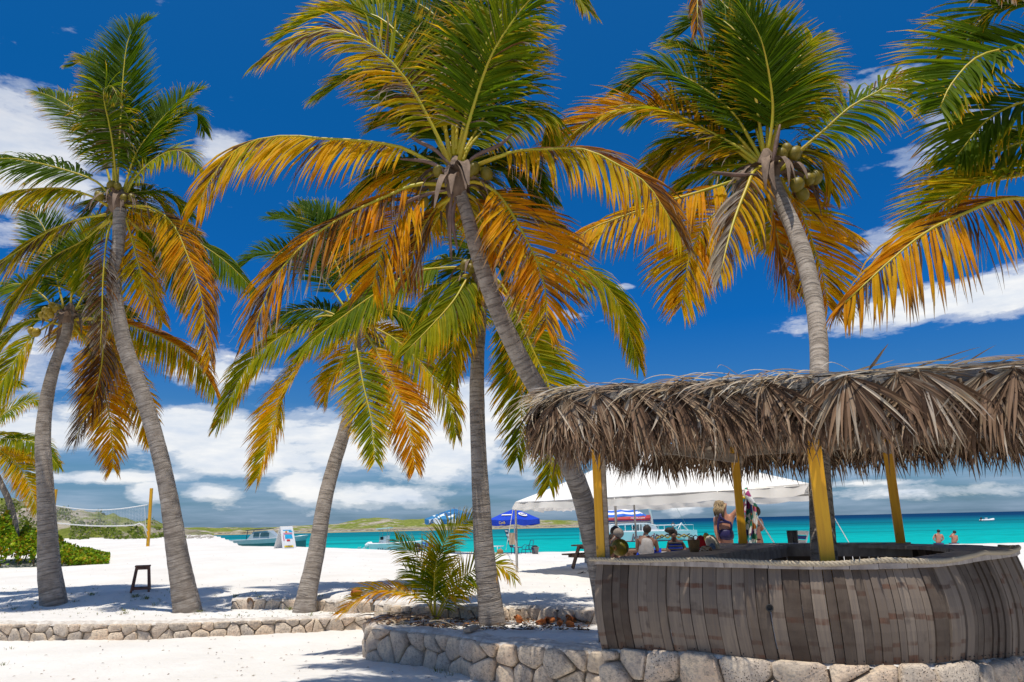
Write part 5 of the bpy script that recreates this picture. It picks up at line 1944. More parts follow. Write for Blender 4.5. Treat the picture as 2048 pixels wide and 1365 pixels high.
MT['greytank'] = simple('grey_tank_top', (0.30, 0.275, 0.26), 0.85, (0.36, 0.335, 0.32), 9, 0.5, 14)
MT['swim'] = simple('navy_swimsuit', (0.028, 0.022, 0.10), 0.5, (0.02, 0.015, 0.07), 5)
MT['maroon'] = simple('maroon_bikini', (0.10, 0.012, 0.018), 0.6)
MT['cap'] = simple('grey_cap', (0.34, 0.29, 0.24), 0.85, (0.28, 0.235, 0.195), 9, 0.2)
MT['teal'] = simple('teal_towel', (0.01, 0.22, 0.30), 0.8, (0.01, 0.17, 0.24), 9, 0.4, 30)
MT['tan'] = simple('tan_towel', (0.52, 0.40, 0.28), 0.9, (0.44, 0.32, 0.22), 6, 0.4, 20, stretch=(6, 1, 1))
MT['cream'] = simple('cream_towel', (0.66, 0.60, 0.46), 0.9, (0.55, 0.48, 0.34), 12, 0.6, 30)
MT['mustard'] = simple('mustard_towel', (0.42, 0.30, 0.05), 0.9, (0.5, 0.40, 0.16), 12, 0.6, 30)
MT['denimblue'] = simple('blue_bandana', (0.10, 0.17, 0.30), 0.9, (0.28, 0.36, 0.46), 60, 0.4, 60)
MT['greyplastic'] = simple('grey_bucket', (0.22, 0.22, 0.23), 0.5, (0.15, 0.15, 0.16), 4)
MT['yellowprint'] = simple('yellow_print', (0.80, 0.58, 0.02), 0.5)
MT['cyanprint'] = simple('cyan_print', (0.02, 0.48, 0.72), 0.5, (0.02, 0.30, 0.62), 4)
MT['pinkprint'] = simple('pink_print', (0.62, 0.16, 0.22), 0.5, (0.5, 0.3, 0.5), 30)
MT['glass'] = simple('dark_window', (0.05, 0.10, 0.11), 0.1, (0.03, 0.07, 0.08), 3, spec=0.6)
MT['husk'] = simple('orange_husk', (0.50, 0.15, 0.03), 0.8, (0.30, 0.09, 0.025), 14, 0.6, 40)
MT['huskbrown'] = simple('brown_husk', (0.36, 0.22, 0.13), 0.9, (0.22, 0.13, 0.08), 14, 0.6, 40)
m_, t, b = new_mat('straw_basket')
co = t.n('ShaderNodeTexCoord').outputs['Object']
wv = t.n('ShaderNodeTexWave', wave_type='BANDS', bands_direction='Z')
t.link(co, wv.inputs['Vector'])
wv.inputs['Scale'].default_value = 60
wv.inputs['Distortion'].default_value = 6
wv.inputs['Detail Scale'].default_value = 3
t.link(t.mix(wv.outputs[0], (0.22, 0.115, 0.04), (0.52, 0.33, 0.14)), b.inputs['Base Color'])
b.inputs['Roughness'].default_value = 0.85
bp = t.n('ShaderNodeBump')
bp.inputs['Strength'].default_value = 0.8
bp.inputs['Distance'].default_value = 0.005
t.link(wv.outputs[0], bp.inputs['Height'])
t.link(bp.outputs[0], b.inputs['Normal'])
MT['straw'] = m_


def cell_print(name, cols, scale, dist=0.0, base=None, rough=0.8):
    m_, t, b = new_mat(name)
    co = t.n('ShaderNodeTexCoord').outputs['Object']
    nz = t.n('ShaderNodeTexNoise')
    t.link(co, nz.inputs['Vector'])
    nz.inputs['Scale'].default_value = scale * 1.4
    ad = t.n('ShaderNodeVectorMath', operation='MULTIPLY_ADD')
    t.link(nz.outputs['Color'], ad.inputs[0])
    ad.inputs[1].default_value = (dist, dist, dist)
    t.link(co, ad.inputs[2])
    vo = t.n('ShaderNodeTexVoronoi')
    t.link(ad.outputs[0], vo.inputs['Vector'])
    vo.inputs['Scale'].default_value = scale
    s_ = t.n('ShaderNodeSeparateColor')
    t.link(vo.outputs['Color'], s_.inputs[0])
    n_ = len(cols)
    c_ = t.ramp(s_.outputs[0], [(i / n_, c) for i, c in enumerate(cols)], 'CONSTANT')
    t.link(c_, b.inputs['Base Color'])
    b.inputs['Roughness'].default_value = rough
    return m_


MT['sarong'] = cell_print('tropical_print', [(0.80, 0.78, 0.72), (0.02, 0.20, 0.10), (0.80, 0.74, 0.60), (0.62, 0.20, 0.03), (0.28, 0.02, 0.12), (0.62, 0.60, 0.14), (0.02, 0.30, 0.36), (0.75, 0.72, 0.66), (0.03, 0.03, 0.14), (0.60, 0.10, 0.22), (0.80, 0.78, 0.74)], 11, 0.10)
MT['bluewhite'] = cell_print('blue_white_splash', [(0.015, 0.17, 0.36), (0.01, 0.12, 0.30), (0.62, 0.70, 0.76), (0.012, 0.15, 0.34), (0.01, 0.10, 0.26)], 3.4, 0.35)
MT['floral'] = cell_print('floral_cloth', [(0.55, 0.42, 0.26), (0.05, 0.045, 0.04), (0.60, 0.48, 0.33), (0.62, 0.50, 0.36), (0.30, 0.16, 0.08)], 60, 0.01)
MT['leopard'] = cell_print('patterned_top', [(0.10, 0.07, 0.06), (0.26, 0.16, 0.12), (0.04, 0.03, 0.03), (0.20, 0.07, 0.05)], 22, 0.03)
m_, t, b = new_mat('blue_white_stripes')
co = t.n('ShaderNodeTexCoord').outputs['Object']
s_ = t.n('ShaderNodeSeparateXYZ')
t.link(co, s_.inputs[0])
fr_ = t.math('FRACT', t.math('MULTIPLY', s_.outputs[2], 7.5))
t.link(t.ramp(fr_, [(0.0, (0.012, 0.02, 0.10)), (0.5, (0.75, 0.75, 0.74))], 'CONSTANT'), b.inputs['Base Color'])
MT['stripez'] = m_


def tubes(name, segs, r, mat, parent, n=6):
    mb = MB()
    for s_ in segs:
        mb.tube(s_, r, n)
    return mb.build(name, mat, parent, smooth=True)


# ---------------------------------------------------------------- tent
c1b = gp(1036, 1145, gz(0.2, 20))
Y1 = c1b.y
C1 = at(1031, 1004, Y1)
ez = C1.z
C3 = at(1618, 968, 13.4)
C3.z = ez
C4 = Vector((2.45, 27.0, ez))
C2 = C3 + (C4 - C1)
PK = at(1303, 882, (C1.y + C2.y) / 2)
TENT = thing('party_tent', 'large white frame tent with a peaked roof on steel poles on the beach', 'tent', (PK.x, PK.y, gz(PK.x, PK.y)))
TO = Vector(TENT.location)
mb = MB()
cs = [C1, C3, C2, C4]
n_ = 16
for k in range(4):
    a, b_ = cs[k], cs[(k + 1) % 4]
    base = len(mb.v)
    for j in range(n_ + 1):
        v = j / n_
        for i in range(n_ + 1):
            u = i / n_
            p = a.lerp(b_, u).lerp(PK, v)
            p = p + Vector((0, 0, -0.16 * math.sin(math.pi * v) * (0.5 + 0.5 * math.sin(math.pi * u)) - 0.05 * math.sin(math.pi * u) * (1 - v)))
            mb.v.append(tuple(p - TO))
    for j in range(n_):
        for i in range(n_):
            a0 = base + j * (n_ + 1) + i
            mb.f.append((a0, a0 + 1, a0 + n_ + 2, a0 + n_ + 1))
            mb.mi.append(0)
mb.build('tent_roof', MT['canvas'], TENT, smooth=True)
for k in range(4):
    a, b_ = cs[k], cs[(k + 1) % 4]
    mb = MB()
    nn = 90
    d = (b_ - a)
    out = Vector((d.y, -d.x, 0)).normalized()
    for i in range(nn + 1):
        u = i / nn
        p = a.lerp(b_, u) + Vector((0, 0, -0.05 * math.sin(math.pi * u)))
        dr = 0.19 + 0.05 * noise.noise(Vector((u * 9, k * 3.1, 0))) + 0.03 * abs(math.sin(u * math.pi * 9))
        for j in range(4):
            v = j / 3
            wv_ = 0.05 * v * math.sin(u * 70 + 3 * math.sin(u * 13) + k) + 0.07 * v * noise.noise(Vector((u * 22, k, v * 2)))
            q = p + out * (wv_ + 0.13 * v) + Vector((0, 0, -dr * v))
            mb.v.append(tuple(q - TO))
    for i in range(nn):
        for j in range(3):
            a0 = i * 4 + j
            mb.f.append((a0, a0 + 1, a0 + 5, a0 + 4))
            mb.mi.append(0)
    mb.build('valance', MT['tent'], TENT, smooth=True)
    board_ = MB()
    board_.tube([a + Vector((0, 0, -0.05)) - TO, b_ + Vector((0, 0, -0.05)) - TO], 0.025, 8)
    board_.build('eave_rail', M['steel'], TENT, smooth=True)
pole_pts = [C1, C1.lerp(C3, .45), C1.lerp(C3, .78), C3, C2, C4, C4.lerp(C2, .28), C1.lerp(C4, 0.02) + Vector((0, 0, 0))][:7]
for p in pole_pts:
    mb = MB()
    zg = gz(p.x, p.y) - 0.05
    mb.tube([Vector((p.x, p.y, zg)) - TO, Vector((p.x, p.y, zg + 1.25)) - TO], 0.036, 10)
    mb.tube([Vector((p.x, p.y, zg + 1.2)) - TO, Vector((p.x, p.y, ez - 0.04)) - TO], 0.030, 10)
    mb.build('tent_pole', M['steel'], TENT, smooth=True)
for (a, b_) in ((at(1027, 1012, Y1), gp(1012, 1100, gz(-0.3, 30))), (at(1497, 1006, 14.6), Vector((5.35, 14.2, gz(5.4, 14)))), (C2 + Vector((0, 0, -.1)), C2 + Vector((1.4, 1.2, gz(8, 21) - C2.z)))):
    tubes('guy_rope', [[a - TO, b_ - TO]], 0.011, MT['canvas'], TENT)

# ---------------------------------------------------------------- umbrellas
def umbrella(label, apex, radius, nside, drop, rot, mats, val=0.22, pole_mat=None, rings=1, name='beach_umbrella', tilt=0.0, ringmats=None, poler=0.022, group=None):
    gz_ = gz(apex.x, apex.y)
    U_ = thing(name, label, 'umbrella', (apex.x, apex.y, gz_))
    H = apex.z - gz_
    mb = MB()
    R_ = max(rings, 6)
    for j in range(R_ + 1):
        s_ = j / R_
        for k in range(nside * 4):
            a = rot + 2 * math.pi * k / (nside * 4)
            f = (k % 4) / 4
            # polygonal rim with slightly hollow panels
            aa = math.pi / nside
            off = (f - 0.5) * 2 * aa if f else -aa
            rad = radius * s_ * (math.cos(aa) / math.cos(off if abs(off) <= aa else aa))
            hol = 0.04 * radius * math.sin(math.pi * f) * s_
            mb.v.append((rad * math.cos(a), rad * math.sin(a), H - drop * s_ ** 1.12 - hol))
    m_ = nside * 4
    for j in range(R_):
        for k in range(m_):
            k2 = (k + 1) % m_
            mb.f.append((j * m_ + k, j * m_ + k2, (j + 1) * m_ + k2, (j + 1) * m_ + k))
            mb.mi.append(ringmats[j % len(ringmats)] if ringmats else 0)
    can = mb.build('canopy', mats, U_, smooth=False)
    if val:
        vb = MB()
        for k in range(m_ * 2):
            a = rot + 2 * math.pi * k / (m_ * 2)
            f = (k % 8) / 8
            aa = math.pi / nside
            off = (f - 0.5) * 2 * aa if f else -aa
            rad = radius * math.cos(aa) / math.cos(off)
            z = H - drop - 0.04 * radius * math.sin(math.pi * f)
            w = 0.02 * math.sin(k * 1.7)
            vb.v += [(rad * math.cos(a), rad * math.sin(a), z), ((rad + w) * math.cos(a), (rad + w) * math.sin(a), z - val * (0.85 + 0.15 * math.sin(k * 0.8)))]
        mm = m_ * 2
        for k in range(mm):
            k2 = (k + 1) % mm
            vb.f.append((2 * k, 2 * k + 1, 2 * k2 + 1, 2 * k2))
            vb.mi.append(0)
        vb.build('valance', mats[0], U_, smooth=True)
    tubes('pole', [[(0, 0, -0.1), (0, 0, H + 0.05)]], poler, pole_mat or M['white_paint'], U_, 8)
    for k in range(nside):
        a = rot + 2 * math.pi * k / nside
        tubes('rib', [[(0, 0, H - 0.03), (radius * 0.98 * math.cos(a), radius * 0.98 * math.sin(a), H - drop * 0.98 - 0.03)]], 0.008, MT['greyplastic'], U_, 4)
    return U_, H


Uy = 38.0
ap = at(1028, 1018.5, Uy)
UB, UH = umbrella('square royal blue patio umbrella with a white oval logo beside the tent pole', ap, 1.30, 4, 0.50, R(-85), [MT['blue'], MT['canvas']], 0.30)
# printed oval and word on the right front panel, white bar on the left one, word on the valance
def panel_frame(rot_deg, s_, lat, radius, drop, H, nside):
    """point and normal on a flat panel whose middle points at rot_deg"""
    a = R(rot_deg)
    aa = math.pi / nside
    apo = radius * math.cos(aa)
    r_ = apo * s_
    n_out = Vector((math.cos(a), math.sin(a), 0))
    p = Vector((0, 0, H - drop * s_)) + n_out * r_ + Vector((-math.sin(a), math.cos(a), 0)) * lat
    slope = math.atan2(drop, apo)
    return p, a, slope


for (deg, s_, lat, kind) in ((-40, .60, 0.0, 'oval'), (-130, .62, 0.0, 'bar')):
    p, a, sl = panel_frame(deg, s_, lat, 1.30, 0.50, UH, 4)
    rot_ = Matrix.Rotation(a + math.pi / 2, 3, 'Z') @ Matrix.Rotation(sl, 3, 'X')
    mb = MB()
    nrm_ = rot_ @ Vector((0, 0, 1))
    if kind == 'oval':
        pts = [rot_ @ Vector((0.30 * math.cos(q * .2618), 0.19 * math.sin(q * .2618), 0)) + p + nrm_ * 0.035 for q in range(24)]
    else:
        pts = [rot_ @ Vector(q) + p + nrm_ * 0.035 for q in ((-.33, -.05, 0), (.33, -.05, 0), (.33, .05, 0), (-.33, .05, 0))]
    mb.add(pts, [tuple(range(len(pts)))])
    mb.build('printed_patch', MT['canvas'], UB)
    if kind == 'oval':
        text_mesh('lettering', 'Carib', 0.20, MT['text_blue'], UB, p + nrm_ * 0.05, rot_.to_euler(), 0.003, 0.3)
p, a, sl = panel_frame(-130, 1.0, 0.02, 1.30, 0.50, UH, 4)
rot_ = Matrix.Rotation(a + math.pi / 2, 3, 'Z') @ Matrix.Rotation(R(84), 3, 'X')
text_mesh('lettering', 'Carib', 0.19, MT['yellowprint'], UB, p + Vector((math.cos(a), math.sin(a), 0)) * 0.05 + Vector((0, 0, -0.17)), rot_.to_euler(), 0.004)

ap = at(908, 1017.5, 36)
umbrella('teal and white patterned umbrella on a reddish pole left of the straight palm trunk', ap, 1.42, 8, 0.46, R(10), [MT['bluewhite']], 0.24, MT['darkwood'])
ap = at(1228, 1001, 27.5)
umbrella('round blue and white ring striped umbrella standing behind the tent', ap, 1.20, 8, 0.56, R(8), [MT['canvas'], simple('stripe_blue', (0.02, 0.13, 0.62), 0.6)], 0.0, MT['darkwood'], rings=9, ringmats=[1, 0, 1, 0, 1, 0, 1, 0, 1])

# ---------------------------------------------------------------- boats
def loft(mb, secs, mi=0, close=True):
    """secs: list of rings with the same number of points"""
    base = len(mb.v)
    n = len(secs[0])
    for s_ in secs:
        mb.v += [tuple(p) for p in s_]
    for i in range(len(secs) - 1):
        for k in range(n - (0 if close else 1)):
            k2 = (k + 1) % n
            mb.f.append((base + i * n + k, base + i * n + k2, base + (i + 1) * n + k2, base + (i + 1) * n + k))
            mb.mi.append(mi)
    mb.f.append(tuple(base + k for k in reversed(range(n))))
    mb.f.append(tuple(base + (len(secs) - 1) * n + k for k in range(n)))
    mb.mi += [mi, mi]


def hull_mesh(L, B, H, bow_h, mats, split=0.5, keel=0.35):
    """boat hull along +X, stern at x=0; two colours split at a height"""
    mb = MB()
    lo, hi = [], []
    for i in range(15):
        s_ = i / 14
        hb = B / 2 * (1 - max(0, (s_ - 0.45) / 0.55) ** 2.2 * 0.97) * (0.9 + 0.1 * min(1, s_ * 3))
        sheer = H + (bow_h - H) * s_ ** 2
        x = L * s_
        rake = 0.10 * L * max(0, s_ - 0.8) / 0.2
        zk = -keel * (1 - max(0, (s_ - 0.75) / 0.25) ** 2)
        zm = sheer * split
        lo.append([(x - rake * .5, 0, zk), (x, -hb * 0.86, 0.05), (x, -hb * 0.95, zm), (x, hb * 0.95, zm), (x, hb * 0.86, 0.05)])
        hi.append([(x, -hb * 0.952, zm), (x + rake * .3, -hb, sheer), (x + rake * .3, -hb * 0.9, sheer + .04), (x + rake * .3, hb * 0.9, sheer + .04), (x + rake * .3, hb, sheer), (x, hb * 0.952, zm)])
    loft(mb, lo, 0)
    loft(mb, hi, 1)
    return mb


def outboard(parent, x, y, z, mat, tilt=R(-50), s=1.0):
    mb = MB()
    rt = Matrix.Rotation(tilt, 3, 'Y')
    c = Vector((x, y, z))
    prof = [(0.05, -0.15), (0.17, -0.12), (0.20, 0.05), (0.19, 0.28), (0.13, 0.40), (0.03, 0.43)]
    mb.lathe([(r * s, zz * s) for r, zz in prof], c, 10, sx=1.25, rot=rt)
    mb.box(c + rt @ Vector((0.02, 0, -0.45)) * s, (0.16 * s, 0.07 * s, 0.70 * s), rot=rt)
    mb.box(c + rt @ Vector((-0.08, 0, -0.82)) * s, (0.42 * s, 0.09 * s, 0.10 * s), rot=rt)
    mb.lathe([(0.14 * s, -0.01), (0.14 * s, 0.01)], c + rt @ Vector((-0.31, 0, -0.82)) * s, 8, rot=rt @ Matrix.Rotation(R(90), 3, 'Y'))
    return mb.build('outboard_motor', mat, parent, smooth=False)


# grey cabin cruiser
bx = at(466, 1086, 85)
BT = thing('cabin_boat', 'grey and teal cabin motorboat at the shore behind the folding sign', 'boat', (bx.x, 85, SEA), R(-3))
hull_mesh(8.4, 2.5, 1.55, 1.95, None, 0.72).build('hull', [MT['hullteal'], MT['hullgrey']], BT)
mb = MB()
for sy in (-1, 1):
    pass
cab = [(1.9, 1.55), (2.6, 2.45), (4.3, 2.55), (5.1, 1.95), (6.2, 1.78)]
secs = []
for (x, z) in cab:
    w = 1.0 if x < 5 else 0.7
    secs.append([(x, -w, 1.5), (x, -w * 0.82, z), (x, w * 0.82, z), (x, w, 1.5)])
loft(mb, secs)
mb.build('cabin', MT['hullgrey'], BT)
mb = MB()
for sy in (-1, 1):
    for (xa, xb) in ((2.65, 3.35), (3.45, 4.45)):
        mb = MB()
        mb.add([(xa, sy * 1.0, 1.95), (xb, sy * 1.0, 1.95), (xb - 0.2 * (xb > 4), sy * 0.88, 2.35), (xa + 0.1, sy * 0.88, 2.35), (xa, sy * 0.97, 1.95), (xb, sy * 0.97, 1.95), (xb, sy * 0.84, 2.33), (xa + 0.1, sy * 0.84, 2.33)],
               [(0, 1, 2, 3), (7, 6, 5, 4), (0, 4, 5, 1), (1, 5, 6, 2), (2, 6, 7, 3), (3, 7, 4, 0)])
        mb.build('window', MT['glass'], BT)
mb = MB()
mb.box((3.0, 0, 2.68), (2.5, 1.9, 0.06), rot=Matrix.Rotation(R(-3), 3, 'Y'))
mb.build('hardtop', MT['navy'], BT)
tubes('roof_strut', [[(1.85, sy * .85, 1.6), (2.0, sy * .85, 2.66)] for sy in (-1, 1)], 0.04, MT['navy'], BT)
tubes('bow_rail', [[(5.6, sy * .75, 1.85), (6.0, sy * .72, 2.2), (8.0, sy * .12, 2.35)] for sy in (-1, 1)], 0.02, M['white_paint'], BT)
outboard(BT, -0.35, -0.4, 1.05, M['black'], R(50), 1.1)
outboard(BT, -0.35, 0.4, 1.05, M['black'], R(50), 1.1)

# white centre console boat
bx = at(742, 1096, 72)
BC = thing('console_boat', 'white centre console boat with a canopy and two tilted outboards', 'boat', (bx.x, 72, SEA + 0.05), R(-2))
hull_mesh(5.9, 2.1, 1.12, 1.35, None, 0.66).build('hull', [MT['hull'], M['white_paint']], BC)
mb = MB()
loft(mb, [[(0.75, -.42, 1.1), (1.05, -.40, 1.75), (1.05, .40, 1.75), (0.75, .42, 1.1)], [(1.75, -.42, 1.1), (1.65, -.40, 1.85), (1.65, .40, 1.85), (1.75, .42, 1.1)]])
mb.build('console', M['white_paint'], BC)
mb = MB()
mb.box((1.12, 0, 1.60), (0.30, 0.85, 0.28))
mb.build('seat', M['black'], BC)
mb = MB()
mb.box((1.25, 0, 2.52), (1.35, 1.5, 0.09), rot=Matrix.Rotation(R(-4), 3, 'Y'))
mb.build('canopy', M['white_paint'], BC)
tubes('canopy_pole', [[(x, sy * .55, 1.1), (x + .1, sy * .55, 2.5)] for sy in (-1, 1) for x in (0.9, 1.6)], 0.025, M['steel'], BC)
text_mesh('hull_lettering', 'NAvyDniss', 0.42, MT['text_dark'], BC, Vector((1.75, -1.06, 0.56)), (R(90), 0, 0), 0.01, 0.3)
outboard(BC, -0.3, -0.35, 0.95, M['white_paint'], R(58), 1.0)
outboard(BC, -0.3, 0.35, 0.95, M['white_paint'], R(58), 1.0)

# catamaran
CY = 104.0
k_ = CY / F
cx0 = at(1166, 1080, CY)
CT = thing('sailing_catamaran', 'white day charter catamaran with a red sail cover and a zigzag stripe', 'catamaran', (cx0.x, CY, SEA), R(2))
Lc = 210 * k_
for sy in (-3.2, 3.2):
    mb = MB()
    secs = []
    for i in range(17):
        s_ = i / 16
        hb = 0.75 * (1 - max(0, (s_ - 0.85) / 0.15) ** 2 * 0.8)
        top = 1.25 + 0.10 * s_
        bot = -0.4 + (0.45 * max(0, (s_ - 0.9) / 0.1))
        x = Lc * s_
        secs.append([(x, sy, bot), (x, sy - hb * 0.9, 0.0), (x, sy - hb, top), (x, sy + hb, top), (x, sy + hb * 0.9, 0.0)])
    loft(mb, secs)
    mb.build('hull', MT['hull'], CT)
    mb = MB()
    for i in range(16):
        pass
    mb.box((Lc / 2, sy, 0.05), (Lc * 0.97, 1.44, 0.12))
    mb.build('boot_stripe', MT['text_red'], CT)
mb = MB()
mb.box((Lc * 0.42, 0, 1.32), (Lc * 0.80, 6.0, 0.18))
mb.build('deck', M['white_paint'], CT)
mb = MB()
x0, x1 = 50 * k_, 132 * k_
loft(mb, [[(x0, -2.3, 2.15), (x0 + .4, -2.3, 2.32), (x0 + .4, 2.3, 2.32), (x0, 2.3, 2.15)], [(x1 - 1, -2.3, 2.25), (x1 - 1, -2.3, 2.42), (x1 - 1, 2.3, 2.42), (x1 - 1, 2.3, 2.25)], [(x1 + .6, -2.1, 1.95), (x1 + .6, -2.1, 2.1), (x1 + .6, 2.1, 2.1), (x1 + .6, 2.1, 1.95)]])
mb.build('cabin_roof', M['white_paint'], CT)
mb = MB()
loft(mb, [[(x1 - 1.6, -2.2, 1.35), (x1 - 1.6, -2.2, 2.25), (x1 - 1.6, 2.2, 2.25), (x1 - 1.6, 2.2, 1.35)], [(x1 + .8, -2.0, 1.35), (x1 + .3, -2.0, 2.0), (x1 + .3, 2.0, 2.0), (x1 + .8, 2.0, 1.35)]])
mb.build('cabin', M['white_paint'], CT)
mb = MB()
loft(mb, [[(x0 - 1.0, -2.3, 1.35), (x0 - .3, -2.3, 2.2), (x0 - .3, 2.3, 2.2), (x0 - 1.0, 2.3, 1.35)], [(x0 + 1.6, -2.3, 1.35), (x0 + .9, -2.3, 2.2), (x0 + .9, 2.3, 2.2), (x0 + 1.6, 2.3, 1.35)]])
mb.build('wheelhouse', M['white_paint'], CT)
tubes('roof_post', [[(x0 + j * (x1 - x0) / 6, -2.25, 1.35), (x0 + j * (x1 - x0) / 6, -2.25, 2.25)] for j in range(1, 6)], 0.05, M['white_paint'], CT)
tubes('railing', [[(x, sy, 1.3), (x, sy, 2.05), (x + 2.4, sy, 2.05), (x + 2.4, sy, 1.3)] for x in (0.2, 146 * k_ - .6, 170 * k_) for sy in (-3.4, 3.4)], 0.035, M['white_paint'], CT)
mxb = at(1309, 1068, CY) - Vector(CT.location)
mb = MB()
mtop = at(1275, 880, CY) - Vector(CT.location)
mb.tube([Vector((mxb.x, 0, 1.3)), Vector((mxb.x - 1.9, 0, 15.5))], 0.16, 8)
mb.build('mast', M['white_paint'], CT, smooth=True)
tubes('stay', [[(mxb.x - 1.9, 0, 15.3), (Lc * .98, 0, 1.5)], [(mxb.x - 1.9, 0, 15.3), (0.3, -2.8, 1.4)], [(mxb.x - 1.9, 0, 15.3), (0.3, 2.8, 1.4)]], 0.02, M['steel'], CT)
mb = MB()
bo = []
for i in range(11):
    s_ = i / 10
    x = mxb.x - 0.4 - s_ * 6.6
    h = 0.60 * (1 - 0.62 * s_) * (1 + 0.05 * math.sin(i * 2.3))
    zc = 3.05 - 0.10 * s_
    bo.append([(x, -.28, zc - h * .5), (x, -.36, zc), (x, -.12, zc + h * .7), (x, .12, zc + h * .7), (x, .36, zc), (x, .28, zc - h * .5)])
loft(mb, bo)
mb.build('sail_cover', MT['redsail'], CT)
tubes('boom', [[(mxb.x - .2, 0, 2.55), (mxb.x - 9.2, 0, 2.55)]], 0.13, M['steel'], CT)
text_mesh('cover_lettering', 'native.com', 0.46, MT['canvas'], CT, Vector((mxb.x - 2.2, -.40, 3.12)), (R(82), 0, 0), 0.01)
hl = at(1263, 1070, CY) - Vector(CT.location)
text_mesh('hull_lettering', 'Jenhador', 1.15, MT['text_red'], CT, Vector((hl.x + 1.3, -4.02, 0.62)), (R(88), 0, 0), 0.02, 0.25)
mb = MB()
zx = 130 * k_
for (mi, z0, ph) in ((0, 0.68, 0), (1, 0.62, 1)):
    for i in range(6):
        xa = zx + i * 0.75
        up = (i + ph) % 2
        pa = Vector((xa, -4.0 - 0.02 * mi, z0 - .22 if up else z0 + .22))
        pb_ = Vector((xa + 0.8, -4.0 - 0.02 * mi, z0 + .22 if up else z0 - .22))
        mb.beam(pa, pb_, 0.05, 0.13, mi=mi)
mb.build('zigzag_stripe', [M['black'], MT['orange']], CT)
tubes('bow_strut', [[(Lc * .86, -1.4, 1.4), (Lc * .92, 0, 2.3), (Lc * .99, 1.4, 1.3)], [(Lc * .80, 0, 1.4), (Lc * .92, 0, 2.2), (Lc * 1.0, 0, 1.0)]], 0.07, M['white_paint'], CT)
tubes('crossbeam', [[(Lc * .97, -3.2, 1.2), (Lc * .97, 3.2, 1.2)]], 0.15, M['white_paint'], CT)

# dinghy far right
dp = at(1975, 1040, 240)
DG = thing('inflatable_dinghy', 'tiny white inflatable dinghy far out on the sea at the right', 'dinghy', (dp.x, 240, SEA), R(12))
mb = MB()
mb.tube([(-2.2, -.75, .3), (1.2, -.75, .32), (2.0, -.4, .5), (2.35, 0, .62), (2.0, .4, .5), (1.2, .75, .32), (-2.2, .75, .3)], 0.30, 8)
mb.build('tube', M['white_paint'], DG, smooth=True)
mb = MB()
mb.box((0, 0, 0.2), (3.6, 1.2, 0.15))
mb.box((-0.4, 0, 0.75), (0.5, 0.5, 0.7))
mb.build('floor', M['white_paint'], DG)
outboard(DG, -2.4, 0, 0.75, M['black'], R(30), 1.2)
# ---------------------------------------------------------------- small things on the sand
def on_ground(px, py, guessY=20):
    """point of the terrain seen at a pixel"""
    d = ray(px, py)
    o_ = Vector((0, 0, EYE))
    t_ = 4.0
    while t_ < 200:
        p = o_ + d * t_
        if p.z <= ground(p.x, p.y, False):
            return Vector((p.x, p.y, ground(p.x, p.y, False)))
        t_ *= 1.003
    return p


# wooden stool
sp_ = on_ground(281, 1184)
kk = sp_.y / F
ST = thing('wooden_stool', 'dark wooden bar stool with square seat standing alone on the sand', 'stool', tuple(sp_), R(22))
H_ = 48 * kk
mb = MB()
for i in range(5):
    s2 = MB()
    s2.box((0, (i - 2) * 0.066 * H_ / .66, H_ - 0.015), (0.36 * H_ / .66, 0.061 * H_ / .66, 0.035))
    s2.build('seat_slat', MT['darkwood'], ST)
w0, w1 = 0.14 * H_ / .66, 0.21 * H_ / .66
for sx in (-1, 1):
    for sy in (-1, 1):
        s2 = MB()
        s2.beam((sx * w1, sy * w1, -0.02), (sx * w0, sy * w0, H_ - 0.03), 0.036, 0.036)
        s2.build('leg', MT['darkwood'], ST)
for (a, b_) in (((-1, -1), (1, -1)), ((1, -1), (1, 1)), ((1, 1), (-1, 1)), ((-1, 1), (-1, -1))):
    for z in (0.08, H_ - 0.07):
        f = w1 + (w0 - w1) * z / H_
        s2 = MB()
        s2.beam((a[0] * f, a[1] * f, z), (b_[0] * f, b_[1] * f, z), 0.022, 0.05)
        s2.build('stretcher', MT['darkwood'], ST)

# volleyball net
pb_ = on_ground(296, 1093)
NP = thing('net_post', 'yellow wooden volleyball post leaning slightly at the right end of the net', 'post', tuple(pb_))
top = at(303, 977, pb_.y) - pb_
mb = MB()
mb.beam((0, 0, -0.3), top, 0.13, 0.13)
mb.build('post', M['yellow'], NP)
lp = on_ground(96, 1100)
lp = Vector((at(96, 1100, pb_.y - 3).x, pb_.y - 3, gz(at(96, 1100, pb_.y - 3).x, pb_.y - 3)))
NP2 = thing('net_post', 'second yellow volleyball post hidden behind the far left palm trunk', 'post', tuple(lp))
mb = MB()
mb.beam((0, 0, -0.3), (0, 0, top.z), 0.13, 0.13)
mb.build('post', M['yellow'], NP2)
NET = thing('volleyball_net', 'white volleyball net sagging between the yellow post and the left palm', 'net', tuple(pb_))


def net_pt(u, v):
    """u 0 right post..1 left, v 0 top..1 bottom"""
    px = 295 + (98 - 295) * u
    topy = 1010 + 10.5 * math.sin(math.pi * min(1, u * 1.0)) ** 1.0 - 0 * u
    boty = 1049 + 5.5 * math.sin(math.pi * u) - 4 * u
    if u < 0.10:
        boty = 1062 - (1062 - 1047) * min(1, u / 0.06)
        boty = max(boty, 1047)
    Y_ = pb_.y - 0.15 + (lp.y - pb_.y) * u
    return at(px, topy + (boty - topy) * v, Y_) - pb_


